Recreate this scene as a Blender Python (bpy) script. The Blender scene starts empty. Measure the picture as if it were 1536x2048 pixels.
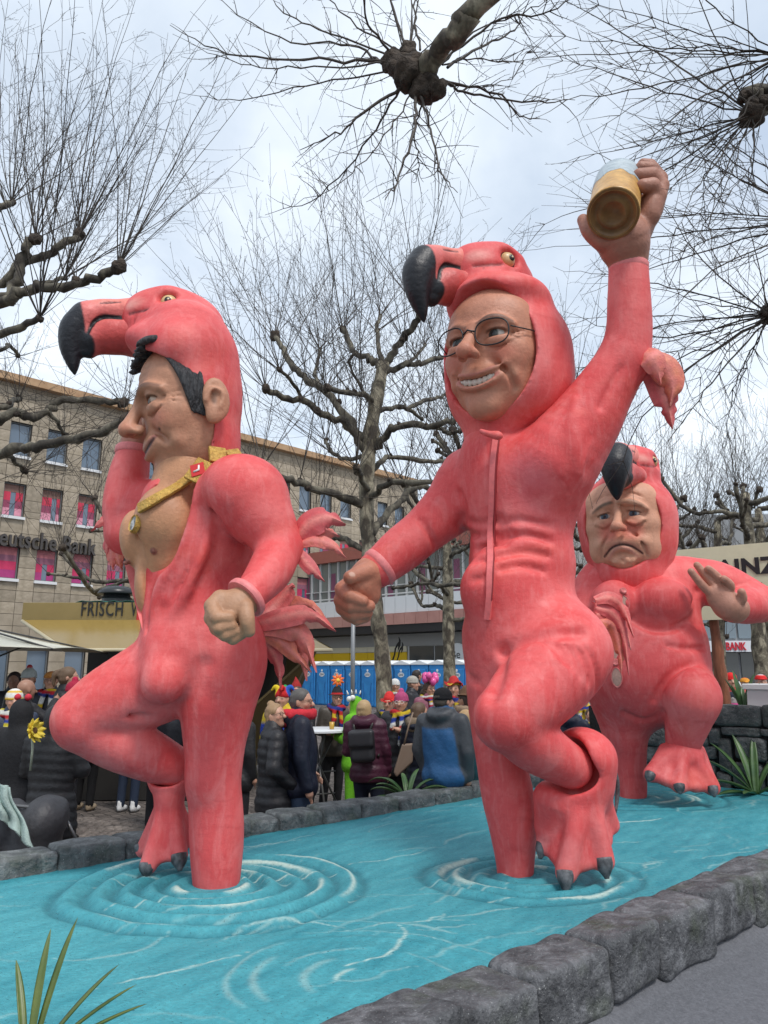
import bpy, bmesh, math, random
import numpy as np
from mathutils import Vector, Matrix
from mathutils.bvhtree import BVHTree

# ------------------------------------------------------------------ camera
sc = bpy.context.scene
COL = sc.collection
F = 1500.0                      # focal length in pixels of the 1536 x 2048 photograph
CAMZ = 1.9
PITCH = math.atan((1340 - 1024) / F)
cam = bpy.data.cameras.new('camera')
cam.sensor_fit = 'VERTICAL'
cam.sensor_height = 36.0
cam.lens = 36.0 * F / 2048.0
cam.clip_start = 0.05
cam.clip_end = 900.0
cam_ob = bpy.data.objects.new('camera', cam)
COL.objects.link(cam_ob)
cam_ob.location = (0, 0, CAMZ)
cam_ob.rotation_euler = (math.pi / 2 + PITCH, 0, 0)
sc.camera = cam_ob

# ------------------------------------------------------------------ light
SUN_EL = math.radians(58)
SUN_AZ = math.radians(152)      # compass-like angle, clockwise from +Y
w = bpy.data.worlds.new('World')
sc.world = w
w.use_nodes = True
nt = w.node_tree
for n in list(nt.nodes):
    nt.nodes.remove(n)
def N(nt, typ, **kw):
    n = nt.nodes.new(typ)
    for k, v in kw.items():
        setattr(n, k, v)
    return n
def setin(n, **kw):
    for k, v in kw.items():
        n.inputs[k.replace('_', ' ')].default_value = v
sky = N(nt, 'ShaderNodeTexSky', sky_type='NISHITA', sun_disc=False)
sky.sun_elevation = SUN_EL
sky.sun_rotation = SUN_AZ
sky.dust_density = 2.0
tc = N(nt, 'ShaderNodeTexCoord')
sep = N(nt, 'ShaderNodeSeparateXYZ')
nt.links.new(tc.outputs['Generated'], sep.inputs[0])
# project the view direction on a cloud deck so that the clouds flatten towards the horizon
addz = N(nt, 'ShaderNodeMath', operation='ADD'); addz.inputs[1].default_value = 0.22
absz = N(nt, 'ShaderNodeMath', operation='ABSOLUTE')
nt.links.new(sep.outputs['Z'], absz.inputs[0]); nt.links.new(absz.outputs[0], addz.inputs[0])
dvx = N(nt, 'ShaderNodeMath', operation='DIVIDE'); dvy = N(nt, 'ShaderNodeMath', operation='DIVIDE')
nt.links.new(sep.outputs['X'], dvx.inputs[0]); nt.links.new(addz.outputs[0], dvx.inputs[1])
nt.links.new(sep.outputs['Y'], dvy.inputs[0]); nt.links.new(addz.outputs[0], dvy.inputs[1])
cmb = N(nt, 'ShaderNodeCombineXYZ')
nt.links.new(dvx.outputs[0], cmb.inputs['X']); nt.links.new(dvy.outputs[0], cmb.inputs['Y'])
cn = N(nt, 'ShaderNodeTexNoise'); setin(cn, Scale=1.7, Detail=6.0, Roughness=0.5, Distortion=0.25)
nt.links.new(cmb.outputs[0], cn.inputs['Vector'])
cr = N(nt, 'ShaderNodeValToRGB')
cr.color_ramp.elements[0].position = 0.30; cr.color_ramp.elements[0].color = (0.62, 0.62, 0.62, 1)
cr.color_ramp.elements[1].position = 0.66; cr.color_ramp.elements[1].color = (0.97, 0.97, 0.97, 1)
nt.links.new(cn.outputs['Fac'], cr.inputs['Fac'])
cn2 = N(nt, 'ShaderNodeTexNoise'); setin(cn2, Scale=1.9, Detail=7.0, Roughness=0.58, Distortion=0.3)
nt.links.new(cmb.outputs[0], cn2.inputs['Vector'])
cc = N(nt, 'ShaderNodeValToRGB')
cc.color_ramp.elements[0].position = 0.3; cc.color_ramp.elements[0].color = (0.40, 0.465, 0.54, 1)
cc.color_ramp.elements[1].position = 0.7; cc.color_ramp.elements[1].color = (0.66, 0.705, 0.75, 1)
nt.links.new(cn2.outputs['Fac'], cc.inputs['Fac'])
skyb = N(nt, 'ShaderNodeBackground'); skyb.inputs['Strength'].default_value = 0.11
nt.links.new(sky.outputs[0], skyb.inputs['Color'])
cldb = N(nt, 'ShaderNodeBackground'); cldb.inputs['Strength'].default_value = 1.0
nt.links.new(cc.outputs['Color'], cldb.inputs['Color'])
mixs = N(nt, 'ShaderNodeMixShader')
nt.links.new(cr.outputs['Color'], mixs.inputs[0])
nt.links.new(skyb.outputs[0], mixs.inputs[1]); nt.links.new(cldb.outputs[0], mixs.inputs[2])
wo = N(nt, 'ShaderNodeOutputWorld')
nt.links.new(mixs.outputs[0], wo.inputs['Surface'])

sun = bpy.data.lights.new('sun', 'SUN')
sun.energy = 1.5
sun.angle = math.radians(14)
sun.color = (1.0, 0.965, 0.92)
sun_ob = bpy.data.objects.new('sun', sun)
COL.objects.link(sun_ob)
sd = Vector((math.sin(SUN_AZ) * math.cos(SUN_EL), math.cos(SUN_AZ) * math.cos(SUN_EL), math.sin(SUN_EL)))
sun_ob.rotation_euler = (-sd).to_track_quat('-Z', 'Y').to_euler()
sun_ob.location = sd * 60

sc.view_settings.view_transform = 'Standard'
sc.view_settings.look = 'None'
sc.view_settings.exposure = 0.82
sc.view_settings.gamma = 1.0
sc.view_settings.use_curve_mapping = False
sc.cycles.max_bounces = 6
sc.cycles.use_adaptive_sampling = True

# ------------------------------------------------------------------ pixel helpers (photograph pixels -> places in the world)
CP, SP = math.cos(PITCH), math.sin(PITCH)
def ray(px, py):
    x = (px - 768.0) / F; y = (1024.0 - py) / F
    return x, CP - SP * y, SP + CP * y
def W(px, py, Y):
    a, b, c = ray(px, py)
    t = Y / b
    return np.array((a * t, Y, CAMZ + c * t))
def S(px, py, Y):                # metres per pixel there
    return Y / ray(px, py)[1] / F
def onz(px, py, z):
    a, b, c = ray(px, py)
    t = (z - CAMZ) / c
    return np.array((a * t, b * t, z))
def hit(bvh, px, py, tmin=0.0):
    d = Vector(ray(px, py)).normalized()
    loc, nor, idx, dist = bvh.ray_cast(Vector((0, 0, CAMZ)) + d * tmin, d)
    if loc is None:
        return None, None
    return np.array(loc), np.array(nor)
CAMR = np.array((1.0, 0, 0)); CAMU = np.array((0, -SP, CP)); CAMF = np.array((0, CP, SP))

# ------------------------------------------------------------------ objects
def nrm(v):
    v = np.asarray(v, float); return v / (np.linalg.norm(v) + 1e-12)
def root_loc(o):
    while o.parent is not None:
        o = o.parent
    return np.array(o.location)
def mk(name, V, Fc, mat, parent=None, smooth=True, col=None, loc=None, sharp=None):
    """one mesh object; V in world coordinates"""
    V = np.asarray(V, dtype=np.float32).reshape(-1, 3)
    if parent is not None:
        V = V - root_loc(parent).astype(np.float32)
    elif loc is not None:
        V = V - np.asarray(loc, dtype=np.float32)
    me = bpy.data.meshes.new(name)
    if isinstance(Fc, np.ndarray):
        nf, k = Fc.shape
        me.vertices.add(len(V)); me.vertices.foreach_set('co', V.ravel())
        me.loops.add(nf * k); me.loops.foreach_set('vertex_index', Fc.astype(np.int32).ravel())
        me.polygons.add(nf)
        me.polygons.foreach_set('loop_start', np.arange(0, nf * k, k, dtype=np.int32))
        try: me.polygons.foreach_set('loop_total', np.full(nf, k, dtype=np.int32))
        except Exception: pass
        me.update(calc_edges=True)
    else:
        me.from_pydata([tuple(v) for v in V.tolist()], [], Fc)
    if col is not None:
        at = me.color_attributes.new('Col', 'FLOAT_COLOR', 'POINT')
        c4 = np.ones((len(V), 4), dtype=np.float32); c4[:, :3] = col
        at.data.foreach_set('color', c4.ravel())
    if smooth:
        me.polygons.foreach_set('use_smooth', np.ones(len(me.polygons), dtype=bool))
        if sharp:
            try: me.set_sharp_from_angle(angle=math.radians(sharp))
            except Exception: pass
    me.validate()
    if mat is not None: me.materials.append(mat)
    o = bpy.data.objects.new(name, me)
    COL.objects.link(o)
    if parent is not None: o.parent = parent
    elif loc is not None: o.location = loc
    return o
def inst(o, name, loc, parent=None, rot=None, scale=None):
    c = bpy.data.objects.new(name, o.data); COL.objects.link(c)
    if parent is not None:
        c.parent = parent; c.location = np.asarray(loc) - root_loc(parent)
    else: c.location = loc
    if rot is not None: c.rotation_euler = rot
    if scale is not None: c.scale = scale
    return c
def empty(name, loc):
    o = bpy.data.objects.new(name, None); COL.objects.link(o)
    o.empty_display_size = 0.1
    o.location = [float(v) for v in loc]
    return o
def tag(o, label=None, cat=None, group=None, kind=None):
    if label: o['label'] = label
    if cat: o['category'] = cat
    if group: o['group'] = group
    if kind: o['kind'] = kind
    return o

# ------------------------------------------------------------------ materials
MATS = {}
def mat(name, color, rough=0.6, metal=0.0, noise=0.0, nscale=8.0, bump=0.0, bscale=40.0, spec=0.5, attr=False,
        color2=None, detail=4.0, stretch=None, trans=0.0, emit=None, mixpos=(0.35, 0.65)):
    if name in MATS: return MATS[name]
    m = bpy.data.materials.new(name); m.use_nodes = True
    nt = m.node_tree; b = nt.nodes['Principled BSDF']
    b.inputs['Roughness'].default_value = rough
    b.inputs['Metallic'].default_value = metal
    b.inputs['Specular IOR Level'].default_value = spec
    if trans: b.inputs['Transmission Weight'].default_value = trans
    tcn = N(nt, 'ShaderNodeTexCoord')
    vec = tcn.outputs['Object']
    if stretch:
        mp = N(nt, 'ShaderNodeMapping'); mp.inputs['Scale'].default_value = stretch
        nt.links.new(vec, mp.inputs['Vector']); vec = mp.outputs[0]
    base = None
    if attr:
        a = N(nt, 'ShaderNodeAttribute', attribute_name='Col'); base = a.outputs['Color']
    if noise > 0 or color2 is not None:
        nz = N(nt, 'ShaderNodeTexNoise'); setin(nz, Scale=nscale, Detail=detail, Roughness=0.6)
        nt.links.new(vec, nz.inputs['Vector'])
        if color2 is not None:
            rp = N(nt, 'ShaderNodeValToRGB')
            rp.color_ramp.elements[0].position = mixpos[0]; rp.color_ramp.elements[0].color = (*color, 1)
            rp.color_ramp.elements[1].position = mixpos[1]; rp.color_ramp.elements[1].color = (*color2, 1)
            nt.links.new(nz.outputs['Fac'], rp.inputs['Fac']); base = rp.outputs['Color']
        if noise > 0:
            nz2 = N(nt, 'ShaderNodeTexNoise'); setin(nz2, Scale=nscale * 2.3, Detail=detail, Roughness=0.65)
            nt.links.new(vec, nz2.inputs['Vector'])
            mr = N(nt, 'ShaderNodeMapRange'); setin(mr, From_Min=0.25, From_Max=0.75, To_Min=1 - noise, To_Max=1 + noise)
            nt.links.new(nz2.outputs['Fac'], mr.inputs['Value'])
            mx = N(nt, 'ShaderNodeMix', data_type='RGBA', blend_type='MULTIPLY'); mx.inputs[0].default_value = 1.0
            if base is not None: nt.links.new(base, mx.inputs[6])
            else: mx.inputs[6].default_value = (*color, 1)
            nt.links.new(mr.outputs[0], mx.inputs[7]); base = mx.outputs[2]
    if base is not None: nt.links.new(base, b.inputs['Base Color'])
    else: b.inputs['Base Color'].default_value = (*color, 1)
    if bump > 0:
        bz = N(nt, 'ShaderNodeTexNoise'); setin(bz, Scale=bscale, Detail=5.0, Roughness=0.6)
        nt.links.new(vec, bz.inputs['Vector'])
        bp = N(nt, 'ShaderNodeBump'); bp.inputs['Strength'].default_value = 1.0; bp.inputs['Distance'].default_value = bump
        nt.links.new(bz.outputs['Fac'], bp.inputs['Height']); nt.links.new(bp.outputs[0], b.inputs['Normal'])
    if emit:
        b.inputs['Emission Color'].default_value = (*emit[0], 1); b.inputs['Emission Strength'].default_value = emit[1]
    MATS[name] = m
    return m
def srgb(r, g, b):
    f = lambda c: (c / 255 / 12.92) if c / 255 <= 0.04045 else ((c / 255 + 0.055) / 1.055) ** 2.4
    return (f(r), f(g), f(b))

# ------------------------------------------------------------------ implicit-surface sculpting
class Ell:
    def __init__(s, c, r, R=None):
        s.c = np.asarray(c, float); s.r = np.asarray(r, float) * np.ones(3); s.R = np.eye(3) if R is None else np.asarray(R, float)  # rows = axes
        e = np.sqrt(((s.R.T * s.r) ** 2).sum(1)); s.lo = s.c - e; s.hi = s.c + e
    def ev(s, x, y, z):
        dx, dy, dz = x - s.c[0], y - s.c[1], z - s.c[2]
        k0 = 0; k1 = 0
        for i in range(3):
            q = s.R[i, 0] * dx + s.R[i, 1] * dy + s.R[i, 2] * dz
            k0 = k0 + (q / s.r[i]) ** 2; k1 = k1 + (q / s.r[i] ** 2) ** 2
        k0 = np.sqrt(k0); k1 = np.sqrt(k1) + 1e-9
        return k0 * (k0 - 1.0) / k1
class Seg:
    def __init__(s, a, b, ra, rb):
        s.a = np.asarray(a, float); s.b = np.asarray(b, float); s.ra = ra; s.rb = rb
        s.lo = np.minimum(s.a - ra, s.b - rb); s.hi = np.maximum(s.a + ra, s.b + rb)
    def ev(s, x, y, z):
        ab = s.b - s.a; L = (ab ** 2).sum() + 1e-12
        dx, dy, dz = x - s.a[0], y - s.a[1], z - s.a[2]
        h = np.clip((dx * ab[0] + dy * ab[1] + dz * ab[2]) / L, 0, 1)
        return np.sqrt((dx - h * ab[0]) ** 2 + (dy - h * ab[1]) ** 2 + (dz - h * ab[2]) ** 2) - (s.ra + h * (s.rb - s.ra))
class Tube:
    def __init__(s, P, r, sub=4):
        P = np.asarray(P, float); r = np.asarray(r, float) * np.ones(len(P))
        if sub > 1 and len(P) > 2: P, r = smooth_path(P, r, sub)
        s.segs = [Seg(P[i], P[i + 1], r[i], r[i + 1]) for i in range(len(P) - 1)]
        s.lo = np.min([q.lo for q in s.segs], 0); s.hi = np.max([q.hi for q in s.segs], 0)
    def ev(s, x, y, z):
        d = None
        for q in s.segs:
            e = q.ev(x, y, z); d = e if d is None else np.minimum(d, e)
        return d
class Tri:
    def __init__(s, a, b, c, th):
        s.p = [np.asarray(v, float) for v in (a, b, c)]; s.th = th
        s.lo = np.min(s.p, 0) - th; s.hi = np.max(s.p, 0) + th
    def ev(s, x, y, z):
        a, b, c = s.p
        n = np.cross(b - a, c - a); n /= np.linalg.norm(n)
        def sub(p, q): return (p[0] - q[0], p[1] - q[1], p[2] - q[2])
        P = (x, y, z)
        def dot(u, v): return u[0] * v[0] + u[1] * v[1] + u[2] * v[2]
        inside = None; dd = None
        for p, q in ((a, b), (b, c), (c, a)):
            e = q - p; pp = sub(P, p)
            m = np.cross(e, n)          # outward
            o = dot(pp, m) <= 0
            inside = o if inside is None else inside & o
            h = np.clip(dot(pp, e) / (e @ e), 0, 1)
            r = (pp[0] - h * e[0]) ** 2 + (pp[1] - h * e[1]) ** 2 + (pp[2] - h * e[2]) ** 2
            dd = r if dd is None else np.minimum(dd, r)
        pl = np.abs(dot(sub(P, a), n))
        return np.where(inside, pl, np.sqrt(dd)) - s.th
class Box:
    def __init__(s, c, h, R=None, rnd=0.01):
        s.c = np.asarray(c, float); s.h = np.asarray(h, float); s.R = np.eye(3) if R is None else np.asarray(R, float); s.rnd = rnd
        e = (np.abs(s.R.T) * s.h).sum(1); s.lo = s.c - e; s.hi = s.c + e
    def ev(s, x, y, z):
        dx, dy, dz = x - s.c[0], y - s.c[1], z - s.c[2]
        out = 0; ins = None
        for i in range(3):
            q = np.abs(s.R[i, 0] * dx + s.R[i, 1] * dy + s.R[i, 2] * dz) - (s.h[i] - s.rnd)
            out = out + np.maximum(q, 0) ** 2; ins = q if ins is None else np.maximum(ins, q)
        return np.sqrt(out) + np.minimum(ins, 0) - s.rnd
def smooth_path(P, r, sub):
    P = np.asarray(P, float); r = np.asarray(r, float); n = len(P)
    Q = np.vstack([2 * P[0] - P[1], P, 2 * P[-1] - P[-2]]); q = np.concatenate([[r[0]], r, [r[-1]]])
    op, orr = [], []
    for i in range(n - 1):
        for t in np.linspace(0, 1, sub, endpoint=False):
            c = np.array((-t + 2 * t * t - t ** 3, 2 - 5 * t * t + 3 * t ** 3, t + 4 * t * t - 3 * t ** 3, -t * t + t ** 3)) / 2
            op.append(c @ Q[i:i + 4]); orr.append(max(c @ q[i:i + 4], 1e-4))
    op.append(P[-1]); orr.append(r[-1])
    return np.array(op), np.array(orr)
class Sculpt:
    def __init__(s, res): s.res = res; s.ops = []; s.paints = []
    def u(s, sh, k=0.03): s.ops.append(('u', sh, k)); return s
    def s(s, sh, k=0.02): s.ops.append(('s', sh, k)); return s
    def i(s, sh, k=0.02): s.ops.append(('i', sh, k)); return s
    def paint(s, sh, col, soft=0.02, amt=1.0): s.paints.append((sh, col, soft, amt)); return s
    def val(s, P):
        x, y, z = P[:, 0], P[:, 1], P[:, 2]; f = np.full(len(P), 0.6)
        for op, sh, k in s.ops:
            d = sh.ev(x, y, z)
            if op == 's': d = -d
            hh = np.maximum(k - np.abs(f - d), 0) / k
            f = np.minimum(f, d) - hh * hh * k * 0.25 if op == 'u' else np.maximum(f, d) + hh * hh * k * 0.25
        return f
    def mesh(s, base, smooth=1):
        h = s.res
        us = [o[1] for o in s.ops if o[0] == 'u']
        lo = np.min([q.lo for q in us], 0) - 4 * h - 0.02; hi = np.max([q.hi for q in us], 0) + 4 * h + 0.02
        n = np.ceil((hi - lo) / h).astype(int) + 1
        ax = [(lo[i] + h * np.arange(n[i])).astype(np.float32) for i in range(3)]
        f = np.full(n, 0.6, dtype=np.float32)
        for op, sh, k in s.ops:
            parts = sh.segs if isinstance(sh, Tube) else [sh]
            pad = k + 4 * h
            if op == 'i':
                d = sh.ev(ax[0][:, None, None], ax[1][None, :, None], ax[2][None, None, :]).astype(np.float32)
                hh = np.maximum(k - np.abs(f - d), 0) / k
                f = np.maximum(f, d) + hh * hh * k * 0.25
                continue
            i0 = np.clip(np.floor((sh.lo - pad - lo) / h).astype(int), 0, n); i1 = np.clip(np.ceil((sh.hi + pad - lo) / h).astype(int) + 1, 0, n)
            if np.any(i1 <= i0): continue
            if len(parts) == 1:
                d = parts[0].ev(ax[0][i0[0]:i1[0], None, None], ax[1][None, i0[1]:i1[1], None], ax[2][None, None, i0[2]:i1[2]]).astype(np.float32)
            else:
                d = np.full(i1 - i0, 0.6, dtype=np.float32)
                for q in parts:
                    j0 = np.clip(np.floor((q.lo - pad - lo) / h).astype(int), i0, i1); j1 = np.clip(np.ceil((q.hi + pad - lo) / h).astype(int) + 1, i0, i1)
                    if np.any(j1 <= j0): continue
                    e = q.ev(ax[0][j0[0]:j1[0], None, None], ax[1][None, j0[1]:j1[1], None], ax[2][None, None, j0[2]:j1[2]])
                    v = d[j0[0] - i0[0]:j1[0] - i0[0], j0[1] - i0[1]:j1[1] - i0[1], j0[2] - i0[2]:j1[2] - i0[2]]
                    np.minimum(v, e, out=v)
            g = f[i0[0]:i1[0], i0[1]:i1[1], i0[2]:i1[2]]
            if op == 'u':
                hh = np.maximum(k - np.abs(g - d), 0) / k
                g[...] = np.minimum(g, d) - hh * hh * k * 0.25
            else:
                d = -d
                hh = np.maximum(k - np.abs(g - d), 0) / k
                g[...] = np.maximum(g, d) + hh * hh * k * 0.25
        V, Q = surface_nets(f, lo, h)
        for _ in range(smooth): V = lap(V, Q)
        C = np.empty((len(V), 3)); C[:] = base
        x, y, z = V[:, 0], V[:, 1], V[:, 2]
        for sh, col, soft, amt in s.paints:
            wgt = np.clip(0.5 - sh.ev(x, y, z) / soft, 0, 1)
            wgt = (wgt * wgt * (3 - 2 * wgt) * amt)[:, None]
            C = C * (1 - wgt) + np.asarray(col) * wgt
        return V, Q, C
def lap(V, Q):
    n = len(V); acc = np.zeros((n, 3)); cnt = np.zeros(n)
    for a, b in ((0, 1), (1, 2), (2, 3), (3, 0)):
        for p, q in ((a, b), (b, a)):
            for c in range(3): acc[:, c] += np.bincount(Q[:, p], V[Q[:, q], c], n)
            cnt += np.bincount(Q[:, p], minlength=n)
    return V * 0.45 + 0.55 * acc / np.maximum(cnt, 1)[:, None]
def surface_nets(f, lo, h):
    neg = f < 0
    n = np.array(f.shape)
    c = np.zeros(n - 1, dtype=np.uint8)
    for i in (0, 1):
        for j in (0, 1):
            for k in (0, 1):
                c += neg[i:n[0] - 1 + i, j:n[1] - 1 + j, k:n[2] - 1 + k]
    act = (c > 0) & (c < 8)
    idx = np.argwhere(act)
    vid = np.full(n - 1, -1, dtype=np.int32); vid[act] = np.arange(len(idx))
    corner = np.array([(i, j, k) for i in (0, 1) for j in (0, 1) for k in (0, 1)])
    vals = np.stack([f[idx[:, 0] + a, idx[:, 1] + b, idx[:, 2] + d] for a, b, d in corner], 1)
    acc = np.zeros((len(idx), 3)); cnt = np.zeros(len(idx))
    for a in range(8):
        for ax in range(3):
            if corner[a][ax] == 0:
                bcor = corner[a].copy(); bcor[ax] = 1
                b = int(bcor[0] * 4 + bcor[1] * 2 + bcor[2])
                va, vb = vals[:, a], vals[:, b]
                m = (va < 0) != (vb < 0)
                t = np.where(m, va / np.where(m, va - vb, 1), 0)
                p = corner[a] + 0.0 * acc
                p = np.repeat(corner[a][None].astype(float), len(idx), 0); p[:, ax] = t
                acc += p * m[:, None]; cnt += m
    V = lo + h * (idx + acc / np.maximum(cnt, 1)[:, None])
    quads = []
    for ax in range(3):
        o1, o2 = (ax + 1) % 3, (ax + 2) % 3
        sl0 = [slice(1, -1)] * 3; sl1 = [slice(1, -1)] * 3
        sl0[ax] = slice(0, -1); sl1[ax] = slice(1, None)
        A, B = neg[tuple(sl0)], neg[tuple(sl1)]
        e = np.argwhere(A != B)
        if len(e) == 0: continue
        flip = A[e[:, 0], e[:, 1], e[:, 2]]
        base = e.copy(); base[:, o1] += 1; base[:, o2] += 1
        def cell(d1, d2):
            q = base.copy(); q[:, o1] += d1; q[:, o2] += d2
            return vid[q[:, 0], q[:, 1], q[:, 2]]
        q = np.stack([cell(-1, -1), cell(0, -1), cell(0, 0), cell(-1, 0)], 1)
        q[~flip] = q[~flip][:, ::-1]
        quads.append(q)
    Q = np.concatenate(quads)
    Q = Q[(Q >= 0).all(1)]
    return V, Q
# sculpting in photograph pixels + depth
def pE(px, py, Y, rx, ry, rz, rot=0.0, yaw=0.0):
    s_ = S(px, py, Y); a = math.radians(rot); yw = math.radians(yaw)
    X = CAMR * math.cos(yw) + CAMF * math.sin(yw); Fd = -CAMR * math.sin(yw) + CAMF * math.cos(yw)
    ex = X * math.cos(a) + CAMU * math.sin(a); ey = -X * math.sin(a) + CAMU * math.cos(a)
    return Ell(W(px, py, Y), np.array((rx, ry, rz)) * s_, np.array((ex, ey, Fd)))
def pT(pts, sub=4):
    return Tube([W(p[0], p[1], p[2]) for p in pts], [p[3] * S(p[0], p[1], p[2]) for p in pts], sub)

# ------------------------------------------------------------------ plain mesh builders (verts, faces lists)
class MB:
    def __init__(s): s.V = []; s.F = []
    def add(s, V, Fc):
        o = len(s.V); s.V += [tuple(map(float, v)) for v in V]; s.F += [tuple(i + o for i in f) for f in Fc]; return s
    def box(s, c, h, R=None):
        R = np.eye(3) if R is None else np.asarray(R); c = np.asarray(c, float)
        V = [c + R[0] * (i * h[0]) + R[1] * (j * h[1]) + R[2] * (k * h[2]) for i in (-1, 1) for j in (-1, 1) for k in (-1, 1)]
        flip = np.dot(np.cross(R[0], R[1]), R[2]) < 0
        Fc = [(0, 1, 3, 2), (4, 6, 7, 5), (0, 4, 5, 1), (2, 3, 7, 6), (0, 2, 6, 4), (1, 5, 7, 3)]
        return s.add(V, [f[::-1] for f in Fc] if flip else Fc)
    def quad(s, a, b, c, d): return s.add([a, b, c, d], [(0, 1, 2, 3)])
    def tube(s, P, r, n=8, cap=True):
        P = np.asarray(P, float); r = np.asarray(r, float) * np.ones(len(P)); V = []; Fc = []
        up = None
        for i in range(len(P)):
            t = nrm(P[min(i + 1, len(P) - 1)] - P[max(i - 1, 0)])
            if up is None:
                up = nrm(np.cross(t, (0.3, 0.2, 1.0) if abs(t[2]) < 0.9 else (1, 0.1, 0)))
            up = nrm(up - t * (up @ t)); sd_ = np.cross(t, up)
            for k in range(n):
                a = 2 * math.pi * k / n
                V.append(P[i] + r[i] * (up * math.cos(a) + sd_ * math.sin(a)))
        for i in range(len(P) - 1):
            for k in range(n):
                Fc.append((i * n + k, i * n + (k + 1) % n, (i + 1) * n + (k + 1) % n, (i + 1) * n + k))
        if cap:
            Fc.append(tuple(range(n))[::-1]); Fc.append(tuple((len(P) - 1) * n + k for k in range(n)))
        return s.add(V, Fc)
    def lathe(s, c, axis, prof, n=20, cap=True):
        axis = nrm(axis); u = nrm(np.cross(axis, (0.31, 0.9, 0.2))); v = np.cross(axis, u); V = []; Fc = []
        c = np.asarray(c, float)
        for (r, z) in prof:
            for k in range(n):
                a = 2 * math.pi * k / n; V.append(c + axis * z + r * (u * math.cos(a) + v * math.sin(a)))
        m = len(prof)
        for i in range(m - 1):
            for k in range(n): Fc.append((i * n + k, i * n + (k + 1) % n, (i + 1) * n + (k + 1) % n, (i + 1) * n + k))
        if cap:
            Fc.append(tuple(range(n))[::-1]); Fc.append(tuple((m - 1) * n + k for k in range(n)))
        return s.add(V, Fc)
    def build(s, name, m, parent=None, smooth=False, loc=None, sharp=None, bevel=0):
        o = mk(name, s.V, s.F, m, parent, smooth, loc=loc, sharp=sharp)
        if bevel:
            md = o.modifiers.new('bevel', 'BEVEL'); md.width = bevel; md.segments = 2; md.limit_method = 'ANGLE'
        return o
def text_geo(txt, size, extrude=0.0, spacing=1.0, offset=0.0):
    """flat lettering as vertices (x right, y up, z depth) and faces"""
    cu = bpy.data.curves.new('lettering', 'FONT'); cu.body = txt; cu.size = size; cu.extrude = extrude; cu.space_character = spacing
    cu.resolution_u = 3; cu.offset = offset
    ob = bpy.data.objects.new('lettering', cu); COL.objects.link(ob)
    dg = bpy.context.evaluated_depsgraph_get(); me = bpy.data.meshes.new_from_object(ob.evaluated_get(dg))
    V = np.array([v.co[:] for v in me.vertices]); Fc = [tuple(p.vertices) for p in me.polygons]
    bpy.data.objects.remove(ob); bpy.data.curves.remove(cu); bpy.data.meshes.remove(me)
    return V, Fc
def place_text(txt, size, org, right, up, m, name, parent, extrude=0.004, spacing=1.0, offset=0.0, width=None):
    V, Fc = text_geo(txt, size, extrude, spacing, offset)
    right, up = nrm(right), nrm(up); nn = np.cross(right, up)
    if width: V[:, 0] *= width / (V[:, 0].max() - V[:, 0].min())
    P = np.asarray(org) + V[:, :1] * right + V[:, 1:2] * up + V[:, 2:3] * nn
    return mk(name, P, Fc, m, parent, smooth=False)
rng = np.random.default_rng(7)
random.seed(7)
# ================================================================== THE PARADE FLOAT
ZW = 0.70
_a = math.radians(47.3)
FD = np.array((math.sin(_a), math.cos(_a), 0.0))       # along the float
FN = np.array((math.cos(_a), -math.sin(_a), 0.0))      # across, towards the viewer
UP = np.array((0, 0, 1.0))
A_FAR, A_NEAR = -5.0, -2.13
S0 = -0.6
S1 = float(onz(1440, 1574, ZW) @ FD)
def fl(s, a, z): return FD * s + FN * a + np.array((0, 0, z))
def vnoise(P, seed, freq):
    """cheap smooth noise, P (n,3)"""
    r = np.random.default_rng(seed); out = 0
    for _ in range(7):
        k = r.normal(size=P.shape[1]) * freq; out = out + np.sin(P @ k + r.uniform(0, 6.28))
    return out / 7 * 1.9
float_root = tag(empty('parade_float', fl(4.0, -3.5, 0)), 'carnival float with painted turquoise pond edged by grey stones', 'parade float')

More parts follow.
